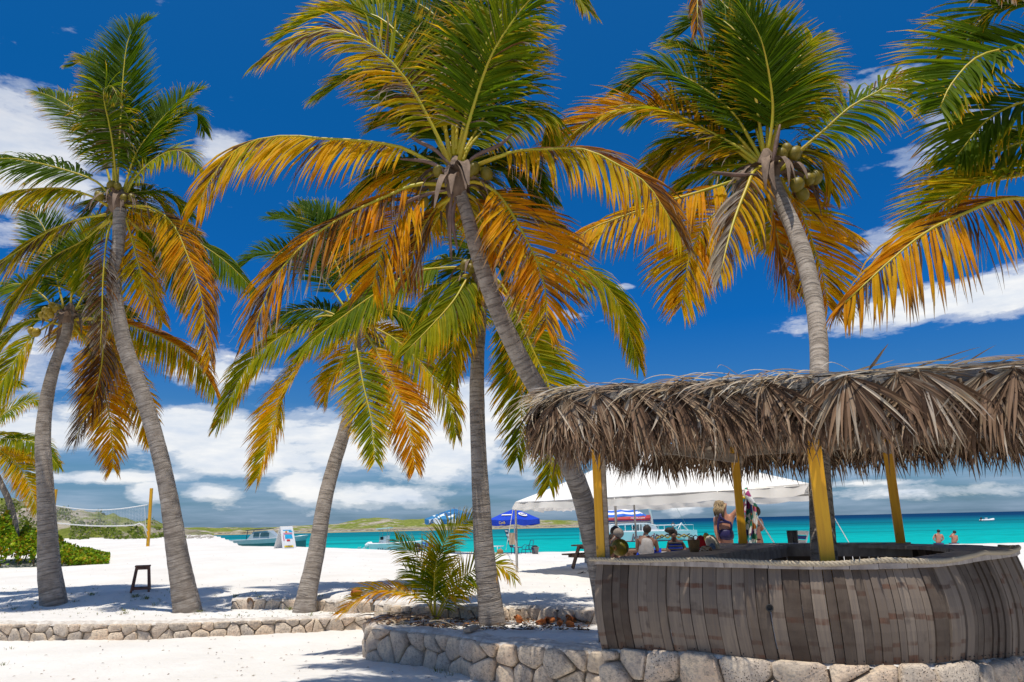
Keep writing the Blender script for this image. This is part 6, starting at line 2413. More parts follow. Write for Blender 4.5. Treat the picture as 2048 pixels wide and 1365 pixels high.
mb = MB()
NX = 62
for i in range(NX + 1):
    u = 0.03 + 0.95 * i / NX
    mb.tube([net_pt(u, j / 4) for j in range(5)], 0.003, 3, cap=False)
for j in range(1, 13):
    mb.tube([net_pt(0.03 + 0.95 * i / 24, j / 13) for i in range(25)], 0.003, 3, cap=False)
o = mb.build('mesh_cords', M['white_paint'], NET)
o['kind'] = 'stuff'
for v, w_ in ((0.0, 0.030), (1.0, 0.032)):
    mb = MB()
    mb.tube([net_pt(i / 24, v) for i in range(25)], w_, 6)
    mb.build('tape', M['white_paint'], NET, smooth=True)
mb = MB()
mb.tube([net_pt(0.10, 1.0) + Vector((0, 0, 0.02)), net_pt(0.05, 1.0) + Vector((0, 0, 0.06)), net_pt(0.0, 1.25)], 0.012, 5)
mb.tube([net_pt(0.03, 0), net_pt(0.015, 1.2)], 0.012, 5)
mb.build('tie_cord', M['white_paint'], NET)

# folding sign
sg = on_ground(570, 1097)
kk = sg.y / F
SG = thing('folding_sign', 'white A-frame sign board with colourful beach prints and a yellow OPEN strip', 'sign', tuple(sg), R(48))
hS = 41 * kk
wS = 0.74
for sd, nm in ((-1, 'front_panel'), (1, 'rear_panel')):
    mb = MB()
    mb.add([(-wS / 2, sd * .42, 0), (wS / 2, sd * .42, 0), (wS / 2 * .9, sd * .03, hS), (-wS / 2 * .9, sd * .03, hS)] + [(-wS / 2, sd * .39, 0), (wS / 2, sd * .39, 0), (wS / 2 * .9, sd * .0, hS), (-wS / 2 * .9, sd * .0, hS)],
           [(0, 1, 2, 3), (7, 6, 5, 4), (0, 4, 5, 1), (1, 5, 6, 2), (2, 6, 7, 3), (3, 7, 4, 0)])
    mb.build(nm, M['white_paint'], SG)


def on_sign(u, v, off=0.006):
    return Vector(((u - .5) * wS * (1 - .1 * v), -(.42 - .39 * v) - off, hS * v))


for i, (u0, u1, v0, v1, m_) in enumerate(((.15, .85, .80, .84, 'cyanprint'), (.60, .92, .73, .79, 'cyanprint'), (.32, .50, .71, .78, 'orange'), (.15, .88, .64, .70, 'pinkprint'), (.25, .85, .44, .62, 'cyanprint'), (.10, .2, .36, .60, 'pinkprint'), (.35, .62, .33, .40, 'red'), (.12, .80, .05, .13, 'yellowprint'))):
    mb = MB()
    o_ = 0.006 + 0.002 * i
    mb.add([on_sign(u0, v0, o_), on_sign(u1, v0, o_), on_sign(u1 - .03, v1, o_), on_sign(u0 + .02, v1, o_)], [(0, 1, 2, 3)])
    mb.build('printed_picture', MT[m_], SG)
text_mesh('lettering', 'OPEN', 0.12, MT['text_dark'], SG, on_sign(.46, .09, 0.026), (R(75), 0, 0), 0.001)

# backpack, bucket, chairs, loungers near the water's edge
def place(px, Y_, **k):
    p = at(px, 1095, Y_)
    return Vector((p.x, Y_, gz(p.x, Y_)))


Yb = 36.5
bp_ = place(834, Yb)
mb = MB()
prof = [(0.14, 0.0), (0.19, 0.08), (0.20, 0.22), (0.17, 0.34), (0.10, 0.42), (0.02, 0.45)]
mb.lathe(prof, (0, 0, 0), 12, sx=1.0, sy=0.7)
BPK = thing('backpack', 'black backpack standing on the beach crest beside the blue table', 'backpack', tuple(bp_))
mb.build('bag_body', M['black'], BPK, smooth=True)
mb = MB()
mb.lathe([(0.08, 0.05), (0.12, 0.08), (0.12, 0.2), (0.07, 0.24)], (0.02, -0.12, 0), 8, sy=.6)
mb.build('front_pocket', MT['greyplastic'], BPK, smooth=True)
tubes('strap', [[(-.1, -.14, .05), (-.12, -.2, .2), (-.06, -.1, .4)], [(.1, -.14, .05), (.13, -.2, .2), (.06, -.1, .4)]], 0.015, M['black'], BPK)

tb_ = place(853, Yb + .3)
TB = thing('folding_table', 'small blue folding table beside the black backpack', 'table', tuple(tb_))
mb = MB()
mb.box((0, 0, 0.30), (0.50, 0.4, 0.03))
mb.build('table_top', MT['blue'], TB)
for sx in (-1, 1):
    for sy in (-1, 1):
        tubes('leg', [[(sx * .22, sy * .17, 0), (sx * .14, sy * .15, .29)]], 0.014, MT['blue'], TB)


def lounger(name, label, p, rz, matf, mats_, back=R(45), L=1.7, H=0.34, cat='lounger', backL=0.7):
    T = thing(name, label, cat, tuple(p), rz)
    W = 0.58
    tubes('frame', [[(0, sy * W / 2, H), (L - backL, sy * W / 2, H)] for sy in (-1, 1)] + [[(0, -W / 2, H), (0, W / 2, H)]], 0.016, matf, T)
    for sx in (0.15, L - backL - 0.05):
        for sy in (-1, 1):
            tubes('leg', [[(sx, sy * W / 2, 0), (sx, sy * W / 2, H)]], 0.016, matf, T)
    bx_, bz_ = backL * math.cos(back), backL * math.sin(back)
    x0 = L - backL
    tubes('back_frame', [[(x0, sy * W / 2, H), (x0 + bx_, sy * W / 2, H + bz_)] for sy in (-1, 1)] + [[(x0 + bx_, -W / 2, H + bz_), (x0 + bx_, W / 2, H + bz_)]], 0.016, matf, T)
    n = 9
    for i in range(n):
        mb = MB()
        x = (L - backL) * (i + .5) / n
        mb.box((x, 0, H + 0.012), ((L - backL) / n * .8, W * .96, 0.012))
        mb.build('strap', mats_[i % 2], T)
    n = 8
    for i in range(n):
        mb = MB()
        s_ = (i + .5) / n
        mb.box((x0 + bx_ * s_, 0, H + bz_ * s_ + .012), (backL / n * .82, W * .96, 0.012), rot=Matrix.Rotation(-back, 3, 'Y'))
        mb.build('strap', mats_[i % 2], T)
    return T


lounger('beach_lounger', 'white framed lounger with grey blue webbing just right of the straight palm', place(1004, Yb), R(165), M['white_paint'], (MT['greyplastic'], M['white_paint']), R(38), 1.5)
lounger('striped_chair', 'navy and white striped beach chair behind the left tent pole', place(1040, Yb - .6), R(195), MT['navy'], (MT['navy'], MT['canvas']), R(72), 1.25, 0.32, 'beach chair', 0.85)
lounger('beach_lounger', 'blue framed lounger partly hidden behind the young palm fronds', place(905, Yb + .4), R(178), MT['blue'], (MT['navy'], MT['blue']), R(15), 1.5, 0.3)
lounger('striped_chair', 'blue and white webbed chair with dark towel behind the counter at right', Vector((at(1588, 1085, 15.2).x + .0, 15.2, gz(6, 15))) + Vector((-.35, 0, 0)), R(10), M['white_paint'], (MT['text_blue'], MT['canvas']), R(68), 1.0, 0.42, 'beach chair', 0.72)
lounger('beach_lounger', 'white lounger behind the woman wearing the grey cap', Vector((at(1250, 1090, 19).x - .4, 19, gz(3, 19))), R(20), M['white_paint'], (MT['text_blue'], MT['canvas']), R(40), 1.4, .38)
# dark towel over that chair
tw = Vector((at(1580, 1075, 15).x + 0.02, 14.95, gz(6, 15)))
mb = MB()
for i in range(7):
    for j in range(8):
        mb.v.append((i * .035 - .1, 0.03 * math.sin(i * 2.1 + j * .5) - 0.05, 1.12 - j * .09))
for i in range(6):
    for j in range(7):
        a0 = i * 8 + j
        mb.f.append((a0, a0 + 1, a0 + 9, a0 + 8))
mb.mi = [0] * len(mb.f)
o = mb.build('towel', M['black'])
o.location = tw
so = o.modifiers.new('s', 'SOLIDIFY')
so.thickness = 0.02
tag(o, 'black towel hanging over the webbed chair right of the colourful sarong', 'towel')

AC = thing('folding_chair', 'blue folding chair with curved arms between striped chair and grey bucket', 'chair', tuple(place(1056, Yb)), R(20))
tubes('frame', [[(-.25, sy * .25, 0), (-.2, sy * .25, .34), (-.08, sy * .25, .42), (.12, sy * .25, .38), (.25, sy * .25, 0)] for sy in (-1, 1)] + [[(.12, -.25, .2), (.22, -.22, .62), (.22, .22, .62), (.12, .25, .2)]], 0.014, MT['navy'], AC)
mb = MB()
mb.box((0, 0, 0.20), (0.42, 0.46, 0.02))
mb.build('seat', MT['navy'], AC)
BK = thing('bucket', 'grey round bucket with a dark cloth at the right of the beach chairs', 'bucket', tuple(place(1070, Yb)))
mb = MB()
mb.lathe([(0.14, 0), (0.19, 0.30), (0.20, 0.30), (0.20, 0.32), (0.15, 0.32)], (0, 0, 0), 16)
mb.build('bucket_body', MT['greyplastic'], BK, smooth=True)
mb = MB()
mb.lathe([(0.15, 0.30), (0.14, 0.36), (0.06, 0.40), (0.01, 0.40)], (0, 0, 0), 9, sx=.9, sy=.7)
mb.build('cloth_lump', M['black'], BK, smooth=True)
BG = place(1000, Yb - .3)
mb = MB()
mb.lathe([(0.10, 0), (0.13, 0.05), (0.12, 0.16), (0.04, 0.22)], (0, 0, 0), 9, sx=1.2, sy=.7)
o = mb.build('tan_bag', MT['huskbrown'], None, smooth=True)
o.location = BG
tag(o, 'small tan bag under the white lounger near the tent pole', 'bag')
# towel drying on the rope
mb = MB()
for i in range(7):
    for j in range(9):
        mb.v.append((i * .048, 0.02 * math.sin(i * 1.9 + j * .3), -j * .052))
for i in range(6):
    for j in range(8):
        a0 = i * 9 + j
        mb.f.append((a0, a0 + 1, a0 + 10, a0 + 9))
mb.mi = [0] * len(mb.f)
o = mb.build('towel', MT['tan'])
o.location = at(1018, 1066.5, 27.5)
so = o.modifiers.new('s', 'SOLIDIFY')
so.thickness = 0.012
tag(o, 'tan striped towel hanging on the rope left of the front tent pole', 'towel')

# picnic tables
def picnic(label, p, rz, s=1.0, Lt=1.7):
    T = thing('picnic_table', label, 'picnic table', tuple(p), rz)
    for k in range(5):
        mb = MB()
        mb.box((0, (k - 2) * 0.148 * s, 0.74 * s), (Lt * s, 0.138 * s, 0.045 * s))
        mb.build('table_board', MT['pwood'], T)
    for sy in (-1, 1):
        for k in range(2):
            mb = MB()
            mb.box((0, sy * (0.66 + 0.13 * k) * s, 0.45 * s), (Lt * s, 0.12 * s, 0.045 * s))
            mb.build('bench_board', MT['pwood'], T)
        for sx in (-1, 1):
            mb = MB()
            mb.beam((sx * (Lt / 2 - .22) * s, sy * 0.58 * s, 0), (sx * (Lt / 2 - .22) * s, sy * 0.22 * s, 0.72 * s), 0.045 * s, 0.12 * s)
            mb.build('leg', MT['pwood'], T)
    for sx in (-1, 1):
        for (w, z) in ((0.8, 0.40), (0.33, 0.68)):
            mb = MB()
            mb.beam((sx * (Lt / 2 - .27) * s, -w * s, z * s), (sx * (Lt / 2 - .27) * s, w * s, z * s), 0.045 * s, 0.11 * s)
            mb.build('cross_rail', MT['pwood'], T)
    return T


pt = on_ground(1160, 1140)
picnic('brown picnic table in the tent shade left of the bar, teal towel on it', Vector((pt.x + 0.62, pt.y + 0.55, pt.z)), R(38), 0.93)
picnic('picnic table seen end-on between the coconuts and the man in the tank top', Vector((at(1268, 1110, 18.2).x, 18.4, gz(3, 18))), R(85), 0.9)
picnic('picnic table under the tent where the man and the child sit', Vector((at(1345, 1110, 16).x + .1, 16.4, gz(3.4, 16))), R(8), 0.98, 2.4)
mb = MB()
q0 = at(1178, 1096, pt.y + .2)
for i in range(5):
    for j in range(9):
        mb.v.append((i * .05 + 0.02 * math.sin(j * 1.1), 0.03 * math.sin(i * 2.2 + j * .4), -j * .055 - 0.0))
for i in range(4):
    for j in range(8):
        a0 = i * 9 + j
        mb.f.append((a0, a0 + 1, a0 + 10, a0 + 9))
mb.mi = [0] * len(mb.f)
o = mb.build('towel', MT['teal'])
o.location = q0
so = o.modifiers.new('s', 'SOLIDIFY')
so.thickness = 0.015
tag(o, 'teal towel hanging from the left picnic table beside the leaning trunk', 'towel')
for k, (x, y, rz) in enumerate(((1164, 1148, .4), (1177, 1145, 1.2))):
    p = on_ground(x, y)
    F_ = thing('flip_flop', ('dark flip-flop lying flat in the tent shade, left one', 'dark flip-flop nearest the bar corner in the tent shade')[k], 'sandal', tuple(p), rz)
    mb = MB()
    mb.lathe([(0.052, 0.0), (0.055, 0.02), (0.05, 0.024)], (0, 0, 0), 12, sx=2.5)
    mb.build('sole', M['black'], F_)
    tubes('strap', [[(-.02, .05, .02), (.05, 0, .055), (-.02, -.05, .02)]], 0.008, M['black'], F_)

# ---------------------------------------------------------------- things on the bar
def on_counter(px, py):
    return gp(px, py, ZC + 0.006)


mb = MB()
for k, (px, py, r_, lab) in enumerate(((1215, 1113.5, 0.052, 'opened yellow green coconut with a torn top beside the left bar post'), (1241, 1112.0, 0.072, 'big green drinking coconut with a cut face on the bar counter'))):
    p = on_counter(px, py)
    T = thing('drinking_coconut', lab, 'coconut', tuple(p))
    mb = MB()
    prof = [(max(.002, r_ * math.sin(a_)), r_ * 0.98 - r_ * 1.02 * math.cos(a_)) for a_ in [math.pi * i / 10 for i in range(11 if k else 8)]]
    if not k:
        prof.append((r_ * .55, prof[-1][1] - 0.012))
    mb.lathe(prof, (0, 0, 0), 18, sx=1.08)
    mb.build('shell', M['coconut'] if k else M['coconut_y'], T, smooth=True)
    mb = MB()
    if k:
        mb.lathe([(0.024, 0), (0.022, 0.008), (0.012, 0.010), (0.002, 0.002)], (-r_ * .72, -r_ * .62, r_ * .95), 12, rot=Matrix.Rotation(R(-45), 3, 'Z') @ Matrix.Rotation(R(90), 3, 'X') @ Matrix.Rotation(R(0), 3, 'Y'))
    else:
        mb.lathe([(r_ * .72, 0), (r_ * .5, -.01), (r_ * .3, -.03), (.002, -.03)], (0, 0, r_ * 1.66), 12)
    mb.build('cut_flesh', simple('coconut_cut', (0.62, 0.33, 0.10), 0.6, (0.5, 0.22, 0.06), 30), T, smooth=True)
# straw basket
bk = gp(1389, 1104, ZC + 0.008)
BS = thing('straw_basket', 'small woven straw basket with loop handles on the left counter', 'basket', tuple(bk), R(20))
mb = MB()
sB = bk.y / F
mb.lathe([(9 * sB, 0), (11.5 * sB, 10 * sB), (13 * sB, 22 * sB), (12.2 * sB, 22 * sB), (10.8 * sB, 10 * sB), (8 * sB, 1 * sB)], (0, 0, 0), 20, sy=.7)
mb.build('basket_body', MT['straw'], BS, smooth=True)
for sx in (-1, 1):
    tubes('handle', [[(-7 * sB, sx * 7 * sB, 20 * sB), (-5 * sB, sx * 7.5 * sB, 28 * sB), (0, sx * 7.5 * sB, 31 * sB), (5 * sB, sx * 7.5 * sB, 28 * sB), (7 * sB, sx * 7 * sB, 20 * sB)]], 0.9 * sB, MT['straw'], BS)
mb = MB()
mb.lathe([(4 * sB, 18 * sB), (6 * sB, 22 * sB), (5 * sB, 26 * sB), (1 * sB, 28 * sB)], (-5 * sB, 0, 0), 9)
mb.build('packed_cloth', MT['cream'], BS, smooth=True)


def heap(name, label, cat, px, py, w, h, mat, seed, d=None, peak=0.0):
    """crumpled cloth heap, sizes in photo pixels"""
    p = on_counter(px, py)
    s_ = p.y / F
    rg_ = random.Random(seed)
    mb = MB()
    n, m_ = 22, 9
    for j in range(m_ + 1):
        v = j / m_
        for k in range(n):
            a = 2 * math.pi * k / n
            r_ = (w / 2 * s_) * math.cos(v * math.pi / 2) ** 0.6 * (1 + 0.22 * noise.noise(Vector((math.cos(a) * 2, math.sin(a) * 2, v * 3 + seed))) + 0.10 * math.sin(a * 5 + v * 6 + seed))
            mb.v.append((r_ * math.cos(a) + peak * s_ * v, r_ * math.sin(a) * (d or .6), h * s_ * math.sin(v * math.pi / 2) + (0.0 if j == 0 else 0.10 * h * s_ * noise.noise(Vector((math.cos(a) * 3, math.sin(a) * 3, seed))))))
    for j in range(m_):
        for k in range(n):
            k2 = (k + 1) % n
            mb.f.append((j * n + k, j * n + k2, (j + 1) * n + k2, (j + 1) * n + k))
    mb.f.append(tuple(m_ * n + k for k in range(n)))
    mb.mi = [0] * len(mb.f)
    o = mb.build(name, mat, None, smooth=True)
    o.location = p
    tag(o, label, cat)
    return o


heap('red_bag', 'bright red cloth bag standing right behind the straw basket', 'bag', 1403, 1100, 20, 26, MT['red'], 3)
heap('towel', 'mustard yellow towel between the red bag and the cream towel', 'towel', 1414, 1096, 16, 27, MT['mustard'], 5)
heap('towel', 'crumpled cream towel on the counter beside the swimsuit woman', 'towel', 1426, 1098, 26, 25, MT['cream'], 6, peak=-4)
heap('patterned_cloth', 'tan cloth with dark leaf pattern lying at the counter edge', 'cloth', 1412, 1102, 24, 9, MT['floral'], 8)
heap('bandana', 'small balled blue patterned bandana lying on the towels', 'bandana', 1425, 1099, 12, 11, MT['denimblue'], 9)
# a little paper scrap on the back counter
mb = MB()
mb.box((0, 0, 0.004), (0.06, 0.03, 0.006))
o = mb.build('paper_scrap', MT['canvas'])
o.location = gp(1688, 1089, ZC + 0.014)
tag(o, 'small pale scrap lying on the back counter', 'scrap')

# wood block on the planter wall, husks
p = gp(943, 1263, ZP + 0.02)
mb = MB()
mb.box((0, 0, 0.035), (0.12, 0.26, 0.055), rot=Matrix.Rotation(R(-28), 3, 'Z') @ Matrix.Rotation(R(4), 3, 'X'))
o = mb.build('timber_block', M['beam'])
o.location = p
bv = o.modifiers.new('b', 'BEVEL')
bv.width = 0.006
tag(o, 'short weathered timber offcut lying on top of the planter wall', 'wood block')


def husk(px, py, z, r_, mat, label, group=None, seed=0, arc=4.2):
    rg_ = random.Random(seed)
    p = gp(px, py, z)
    mb = MB()
    n, m_ = 10, 6
    for j in range(m_ + 1):
        for k in range(n + 1):
            a = arc * k / n
            ph = math.pi * (0.08 + 0.84 * j / m_)
            rr = r_ * (1 + 0.12 * rg_.uniform(-1, 1))
            mb.v.append((rr * math.sin(ph) * math.cos(a), rr * math.sin(ph) * math.sin(a), rr * 1.25 * math.cos(ph)))
    for j in range(m_):
        for k in range(n):
            a0 = j * (n + 1) + k
            mb.f.append((a0, a0 + 1, a0 + n + 2, a0 + n + 1))
    mb.mi = [0] * len(mb.f)
    o = mb.build('coconut_husk', mat, None, smooth=True)
    o.location = p + Vector((0, 0, r_ * .55))
    o.rotation_euler = (rg_.uniform(0, 3), rg_.uniform(0, 3), rg_.uniform(0, 6))
    so = o.modifiers.new('s', 'SOLIDIFY')
    so.thickness = r_ * .22
    tag(o, label, 'coconut husk', group)
    return o


hz = EYE - 1.56
for i in range(17):
    husk(rnd.uniform(1078, 1178), rnd.uniform(1236, 1254) , hz, rnd.uniform(.035, .065), MT['husk'], 'orange piece of coconut husk in the pile behind the planter wall', 'orange coconut husks in the planter', i, rnd.uniform(2.0, 4.2))
husk(1036, 1244, hz, .06, MT['husk'], 'single dark orange husk right of the straight palm foot', None, 40)
husk(713, 1192, EYE - 1.40, .085, MT['husk'], 'half coconut husk lying on the sand left of the young palm', None, 41)
husk(500, 1211, EYE - 1.60, .10, MT['huskbrown'], 'long brown husk half buried between the two low stone walls', None, 42, 2.4).scale = (1.2, .6, .45)

# ---------------------------------------------------------------- vegetation and litter
def leafcloud(name, pts_fn, n, size, mat, cols, parent=None, seed=1, kind=None, flat=0.0):
    rg_ = random.Random(seed)
    mb = MB()
    for i in range(n):
        p = pts_fn(rg_)
        if p is None:
            continue
        c = rg_.choice(cols)
        j_ = rg_.uniform(.75, 1.2)
        c = tuple(x * j_ for x in c)
        s_ = size * rg_.uniform(.6, 1.3)
        nrm_ = Vector((rg_.gauss(0, 1), rg_.gauss(0, 1), rg_.gauss(0, 1) + flat)).normalized()
        a = nrm_.orthogonal().normalized()
        b_ = nrm_.cross(a)
        k0 = rg_.uniform(0, 6.28)
        vs_ = [p + (a * math.cos(k0 + q * 1.047) + b_ * math.sin(k0 + q * 1.047)) * s_ * .5 * (1.15 if q % 3 == 0 else .95) for q in range(6)]
        vs_.append(p + nrm_ * s_ * .10)
        mb.add(vs_, [(0, 1, 6), (1, 2, 6), (2, 3, 6), (3, 4, 6), (4, 5, 6), (5, 0, 6)], c=c)
    o = mb.build(name, mat, parent)
    if kind:
        o['kind'] = kind
    return o


bush_top = [(-260, 1000), (-80, 1010), (-20, 1022), (10, 1016), (30, 1035), (60, 1044), (100, 1058), (112, 1072), (135, 1078), (160, 1090), (180, 1092), (200, 1100), (222, 1107)]
BU = thing('sea_grape_bush', 'spreading green sea grape bush at the left edge of the beach', 'bush', (at(60, 1100, 30).x, 30, gz(-19, 30)))
BUO = Vector(BU.location)


def bush_pt(rg_):
    px = rg_.uniform(-240, 224)
    Yp = rg_.uniform(28.0, 33.5)
    topz = at(px, lerp_tab(bush_top, px) + rg_.uniform(0, 7), 30).z
    p = at(px, 1060, Yp)
    g = gz(p.x, Yp)
    topz = g + (topz - gz(p.x, 30)) * (0.72 + 0.45 * noise.noise(Vector((px * .04, Yp * .6, 2))) + .1) * math.sin(math.pi * (0.12 + 0.8 * (Yp - 28) / 5.5)) ** .5
    if topz < g + .05:
        topz = g + .12
    z = topz - abs(rg_.gauss(0, .30))
    if z < g:
        z = rg_.uniform(g, topz)
    return Vector((p.x, Yp, z)) - BUO


leafcloud('foliage', bush_pt, 24000, 0.115, M['bushleaf'], [(0.20, 0.34, 0.012), (0.13, 0.25, 0.012), (0.30, 0.44, 0.015), (0.42, 0.48, 0.02), (0.18, 0.30, 0.012), (0.42, 0.28, 0.02)], BU, 3, flat=.8)
mb = MB()
for i in range(40):
    px = rnd.uniform(-200, 215)
    p = at(px, 1060, rnd.uniform(28.5, 32.5))
    g = gz(p.x, p.y)
    h = max(.15, (at(px, lerp_tab(bush_top, px), 30).z - gz(p.x, 30)) * .75)
    a = rnd.uniform(0, 6.28)
    mb = MB()
    mb.tube([Vector((p.x, p.y, g - .05)) - BUO, Vector((p.x + .15 * math.cos(a), p.y + .15 * math.sin(a), g + h * .5)) - BUO, Vector((p.x + .35 * math.cos(a), p.y + .35 * math.sin(a), g + h)) - BUO], [.03, .02, .008], 5)
    mb.build('stem', MT['huskbrown'], BU)

hill('dune_ridge', [(-500, 985), (-200, 990), (0, 996), (60, 1004), (100, 1010), (140, 1018), (200, 1026), (246, 1036), (270, 1042), (300, 1040), (320, 1046), (350, 1054), (400, 1061), (430, 1066)], 88, 150, 1075)


def scrub_pt(rg_):
    px = rg_.uniform(-300, 372)
    Yp = rg_.uniform(74, 125)
    ty = lerp_tab([(-500, 985), (0, 998), (60, 1004), (100, 1010), (140, 1018), (200, 1026), (246, 1036), (300, 1040), (350, 1054), (372, 1060)], px)
    n_ = noise.noise(Vector((px * .028, Yp * .06, 1.1)))
    if n_ < -0.02:
        return None
    zt_ = at(px, ty, 119).z
    f = sstep(70, 119, Yp)
    p = at(px, 1060, Yp)
    z = -1.3 + EYE + (zt_ - EYE + 0.3) * f ** 1.3
    return Vector((p.x, Yp, z + abs(rg_.gauss(0, .35)) * (0.4 + n_ * 2)))


leafcloud('dune_scrub', scrub_pt, 24000, 0.30, M['bushleaf'], [(0.13, 0.19, 0.02), (0.20, 0.26, 0.03), (0.28, 0.32, 0.05), (0.10, 0.14, 0.02), (0.32, 0.30, 0.17)], None, 5, 'stuff', flat=.6)
mb = MB()
for i in range(240):
    px = rnd.uniform(255, 425) if i % 2 else rnd.uniform(330, 425)
    py = rnd.uniform(1066, 1078) - (px < 330) * 2
    p = on_ground(px, py)
    if p.y > 190:
        continue
    s_ = p.y / F * rnd.uniform(1.2, 3.6)
    rot_ = Matrix.Rotation(rnd.uniform(0, 6), 3, 'Z')
    prof = [(s_ * .9, -.1 * s_), (s_, .15 * s_), (s_ * .6, .5 * s_), (s_ * .1, .6 * s_)]
    mb.lathe(prof, p, 6, sx=rnd.uniform(.8, 1.8), rot=rot_)
o = mb.build('shore_rocks', simple('grey_shore_rock', (0.20, 0.175, 0.15), 0.95, (0.42, 0.38, 0.32), .8, 0.6, 3))
o['kind'] = 'stuff'


def blades(name, spots, mat, kind, seed=0):
    rg_ = random.Random(seed)
    mb = MB()
    for (p, n, h, w) in spots:
        for i in range(n):
            a = rg_.uniform(0, 6.28)
            q = p + Vector((math.cos(a), math.sin(a), 0)) * rg_.uniform(0, w)
            d = Vector((math.cos(a) * .6, math.sin(a) * .6, 1)).normalized()
            l_ = h * rg_.uniform(.5, 1.2)
            sd_ = Vector((-math.sin(a), math.cos(a), 0)) * 0.004
            m1 = q + d * l_ * .5
            m2 = q + d * l_ * .8 + Vector((math.cos(a), math.sin(a), -.4)) * l_ * .3
            c = rg_.choice([(0.14, 0.19, 0.03), (0.24, 0.24, 0.06), (0.36, 0.29, 0.13), (0.10, 0.15, 0.02)])
            mb.add([q - sd_, q + sd_, m1 + sd_ * .8, m1 - sd_ * .8, m2], [(0, 1, 2, 3), (3, 2, 4)], c=c)
    o = mb.build(name, mat)
    o['kind'] = kind
    return o


spots = []
for (x, y, n, h) in [(70, 1210, 22, .12), (150, 1205, 25, .1), (185, 1192, 50, .14), (270, 1196, 60, .16), (292, 1200, 50, .14), (248, 1222, 40, .07), (310, 1212, 14, .18), (470, 1195, 35, .12), (520, 1200, 30, .14), (560, 1205, 25, .12), (725, 1210, 60, .22),
                     (690, 1212, 40, .16), (580, 1222, 30, .16), (250, 1228, 45, .08), (20, 1300, 14, .08), (8, 1330, 14, .08), (875, 1345, 20, .12), (900, 1352, 16, .1), (1130, 1250, 30, .2), (1100, 1255, 16, .16), (400, 1225, 30, .08), (30, 1220, 20, .1), (620, 1235, 20, .1)]:
    p = on_ground(x, y)
    spots.append((p, n, h, .10))
for i in range(330):
    px, py = rnd.uniform(0, 760), rnd.uniform(1178, 1236)
    spots.append((on_ground(px, py), rnd.randint(2, 6), rnd.uniform(.03, .08), .05))
blades('beach_grass', spots, M['bushleaf'], 'stuff', 4)
# litter: leaf scraps, twigs, seaweed
mb = MB()
for i in range(800):
    if i % 5 < 2:
        px, py = rnd.uniform(0, 1180), rnd.uniform(1170, 1240)
    elif i % 5 == 2:
        px, py = rnd.uniform(0, 1150), rnd.uniform(1105, 1180)
    else:
        px, py = rnd.uniform(0, 900), rnd.uniform(1275, 1365)
        if rnd.random() < .6:
            continue
    p = on_ground(px, py)
    p.z = ground(p.x, p.y) + 0.006
    s_ = rnd.uniform(.006, .020)
    rot_ = Matrix.Rotation(rnd.uniform(0, 6), 3, 'Z') @ Matrix.Rotation(rnd.uniform(-.5, .5), 3, 'X')
    c = rnd.choice([(0.12, 0.07, 0.04), (0.20, 0.12, 0.07), (0.30, 0.13, 0.04), (0.10, 0.08, 0.06), (0.35, 0.29, 0.2)])
    vs_ = [p + rot_ @ Vector(q) for q in ((-s_ * 1.6, 0, 0), (0, -s_ * .5, .004), (s_ * 1.8, 0, 0.004), (0, s_ * .5, .008), (0, 0, .012))]
    mb.add(vs_, [(0, 1, 4), (1, 2, 4), (2, 3, 4), (3, 0, 4)], c=c)
for i in range(900):
    px, py = rnd.uniform(760, 1180), rnd.uniform(1232, 1262)
    p = gp(px, py, EYE - 1.555)
    s_ = rnd.uniform(.012, .045)
    rot_ = Matrix.Rotation(rnd.uniform(0, 6), 3, 'Z') @ Matrix.Rotation(rnd.uniform(-.6, .6), 3, 'X')
    c = rnd.choice([(0.12, 0.08, 0.05), (0.20, 0.14, 0.10), (0.26, 0.18, 0.12), (0.10, 0.08, 0.06), (0.38, 0.15, 0.04)])
    vs_ = [p + rot_ @ Vector(q) for q in ((-s_ * 1.8, 0, 0), (0, -s_ * .4, .01), (s_ * 1.8, 0, 0.01), (0, s_ * .4, .02), (0, 0, .025))]
    mb.add(vs_, [(0, 1, 4), (1, 2, 4), (2, 3, 4), (3, 0, 4)], c=c)
o = mb.build('leaf_litter', M['dryleaf'])
o['kind'] = 'stuff'
# dry fronds lying round the young palm
mb = MB()
for i in range(46):
    px, py = rnd.uniform(745, 880), rnd.uniform(1222, 1250)
    p = gp(px, py, ZP + .02)
    a = rnd.uniform(0, 6.28)
    base = len(mb.v)
    d = Vector((math.cos(a), math.sin(a) * .6, .12)).normalized()
    q = p.copy()
    c = rnd.choice([(0.30, 0.22, 0.16), (0.20, 0.13, 0.09), (0.42, 0.35, 0.28)])
    for s_ in range(7):
        v = s_ / 6
        ww = .03 * (1 - v ** 2 * .9)
        w_ = d.cross(Vector((0, 0, 1))).normalized()
        mb.v += [tuple(q - w_ * ww), tuple(q + Vector((0, 0, ww * .5))), tuple(q + w_ * ww)]
        mb.c += [c, c, c]
        if s_ < 6:
            b0 = base + s_ * 3
            mb.f += [(b0, b0 + 1, b0 + 4, b0 + 3), (b0 + 1, b0 + 2, b0 + 5, b0 + 4)]
            mb.mi += [0, 0]
        q = q + d * .07
        d = (d + Vector((rnd.uniform(-.25, .25), rnd.uniform(-.25, .25), -.12))).normalized()
o = mb.build('dry_frond_litter', M['dryleaf'])
o['kind'] = 'stuff'

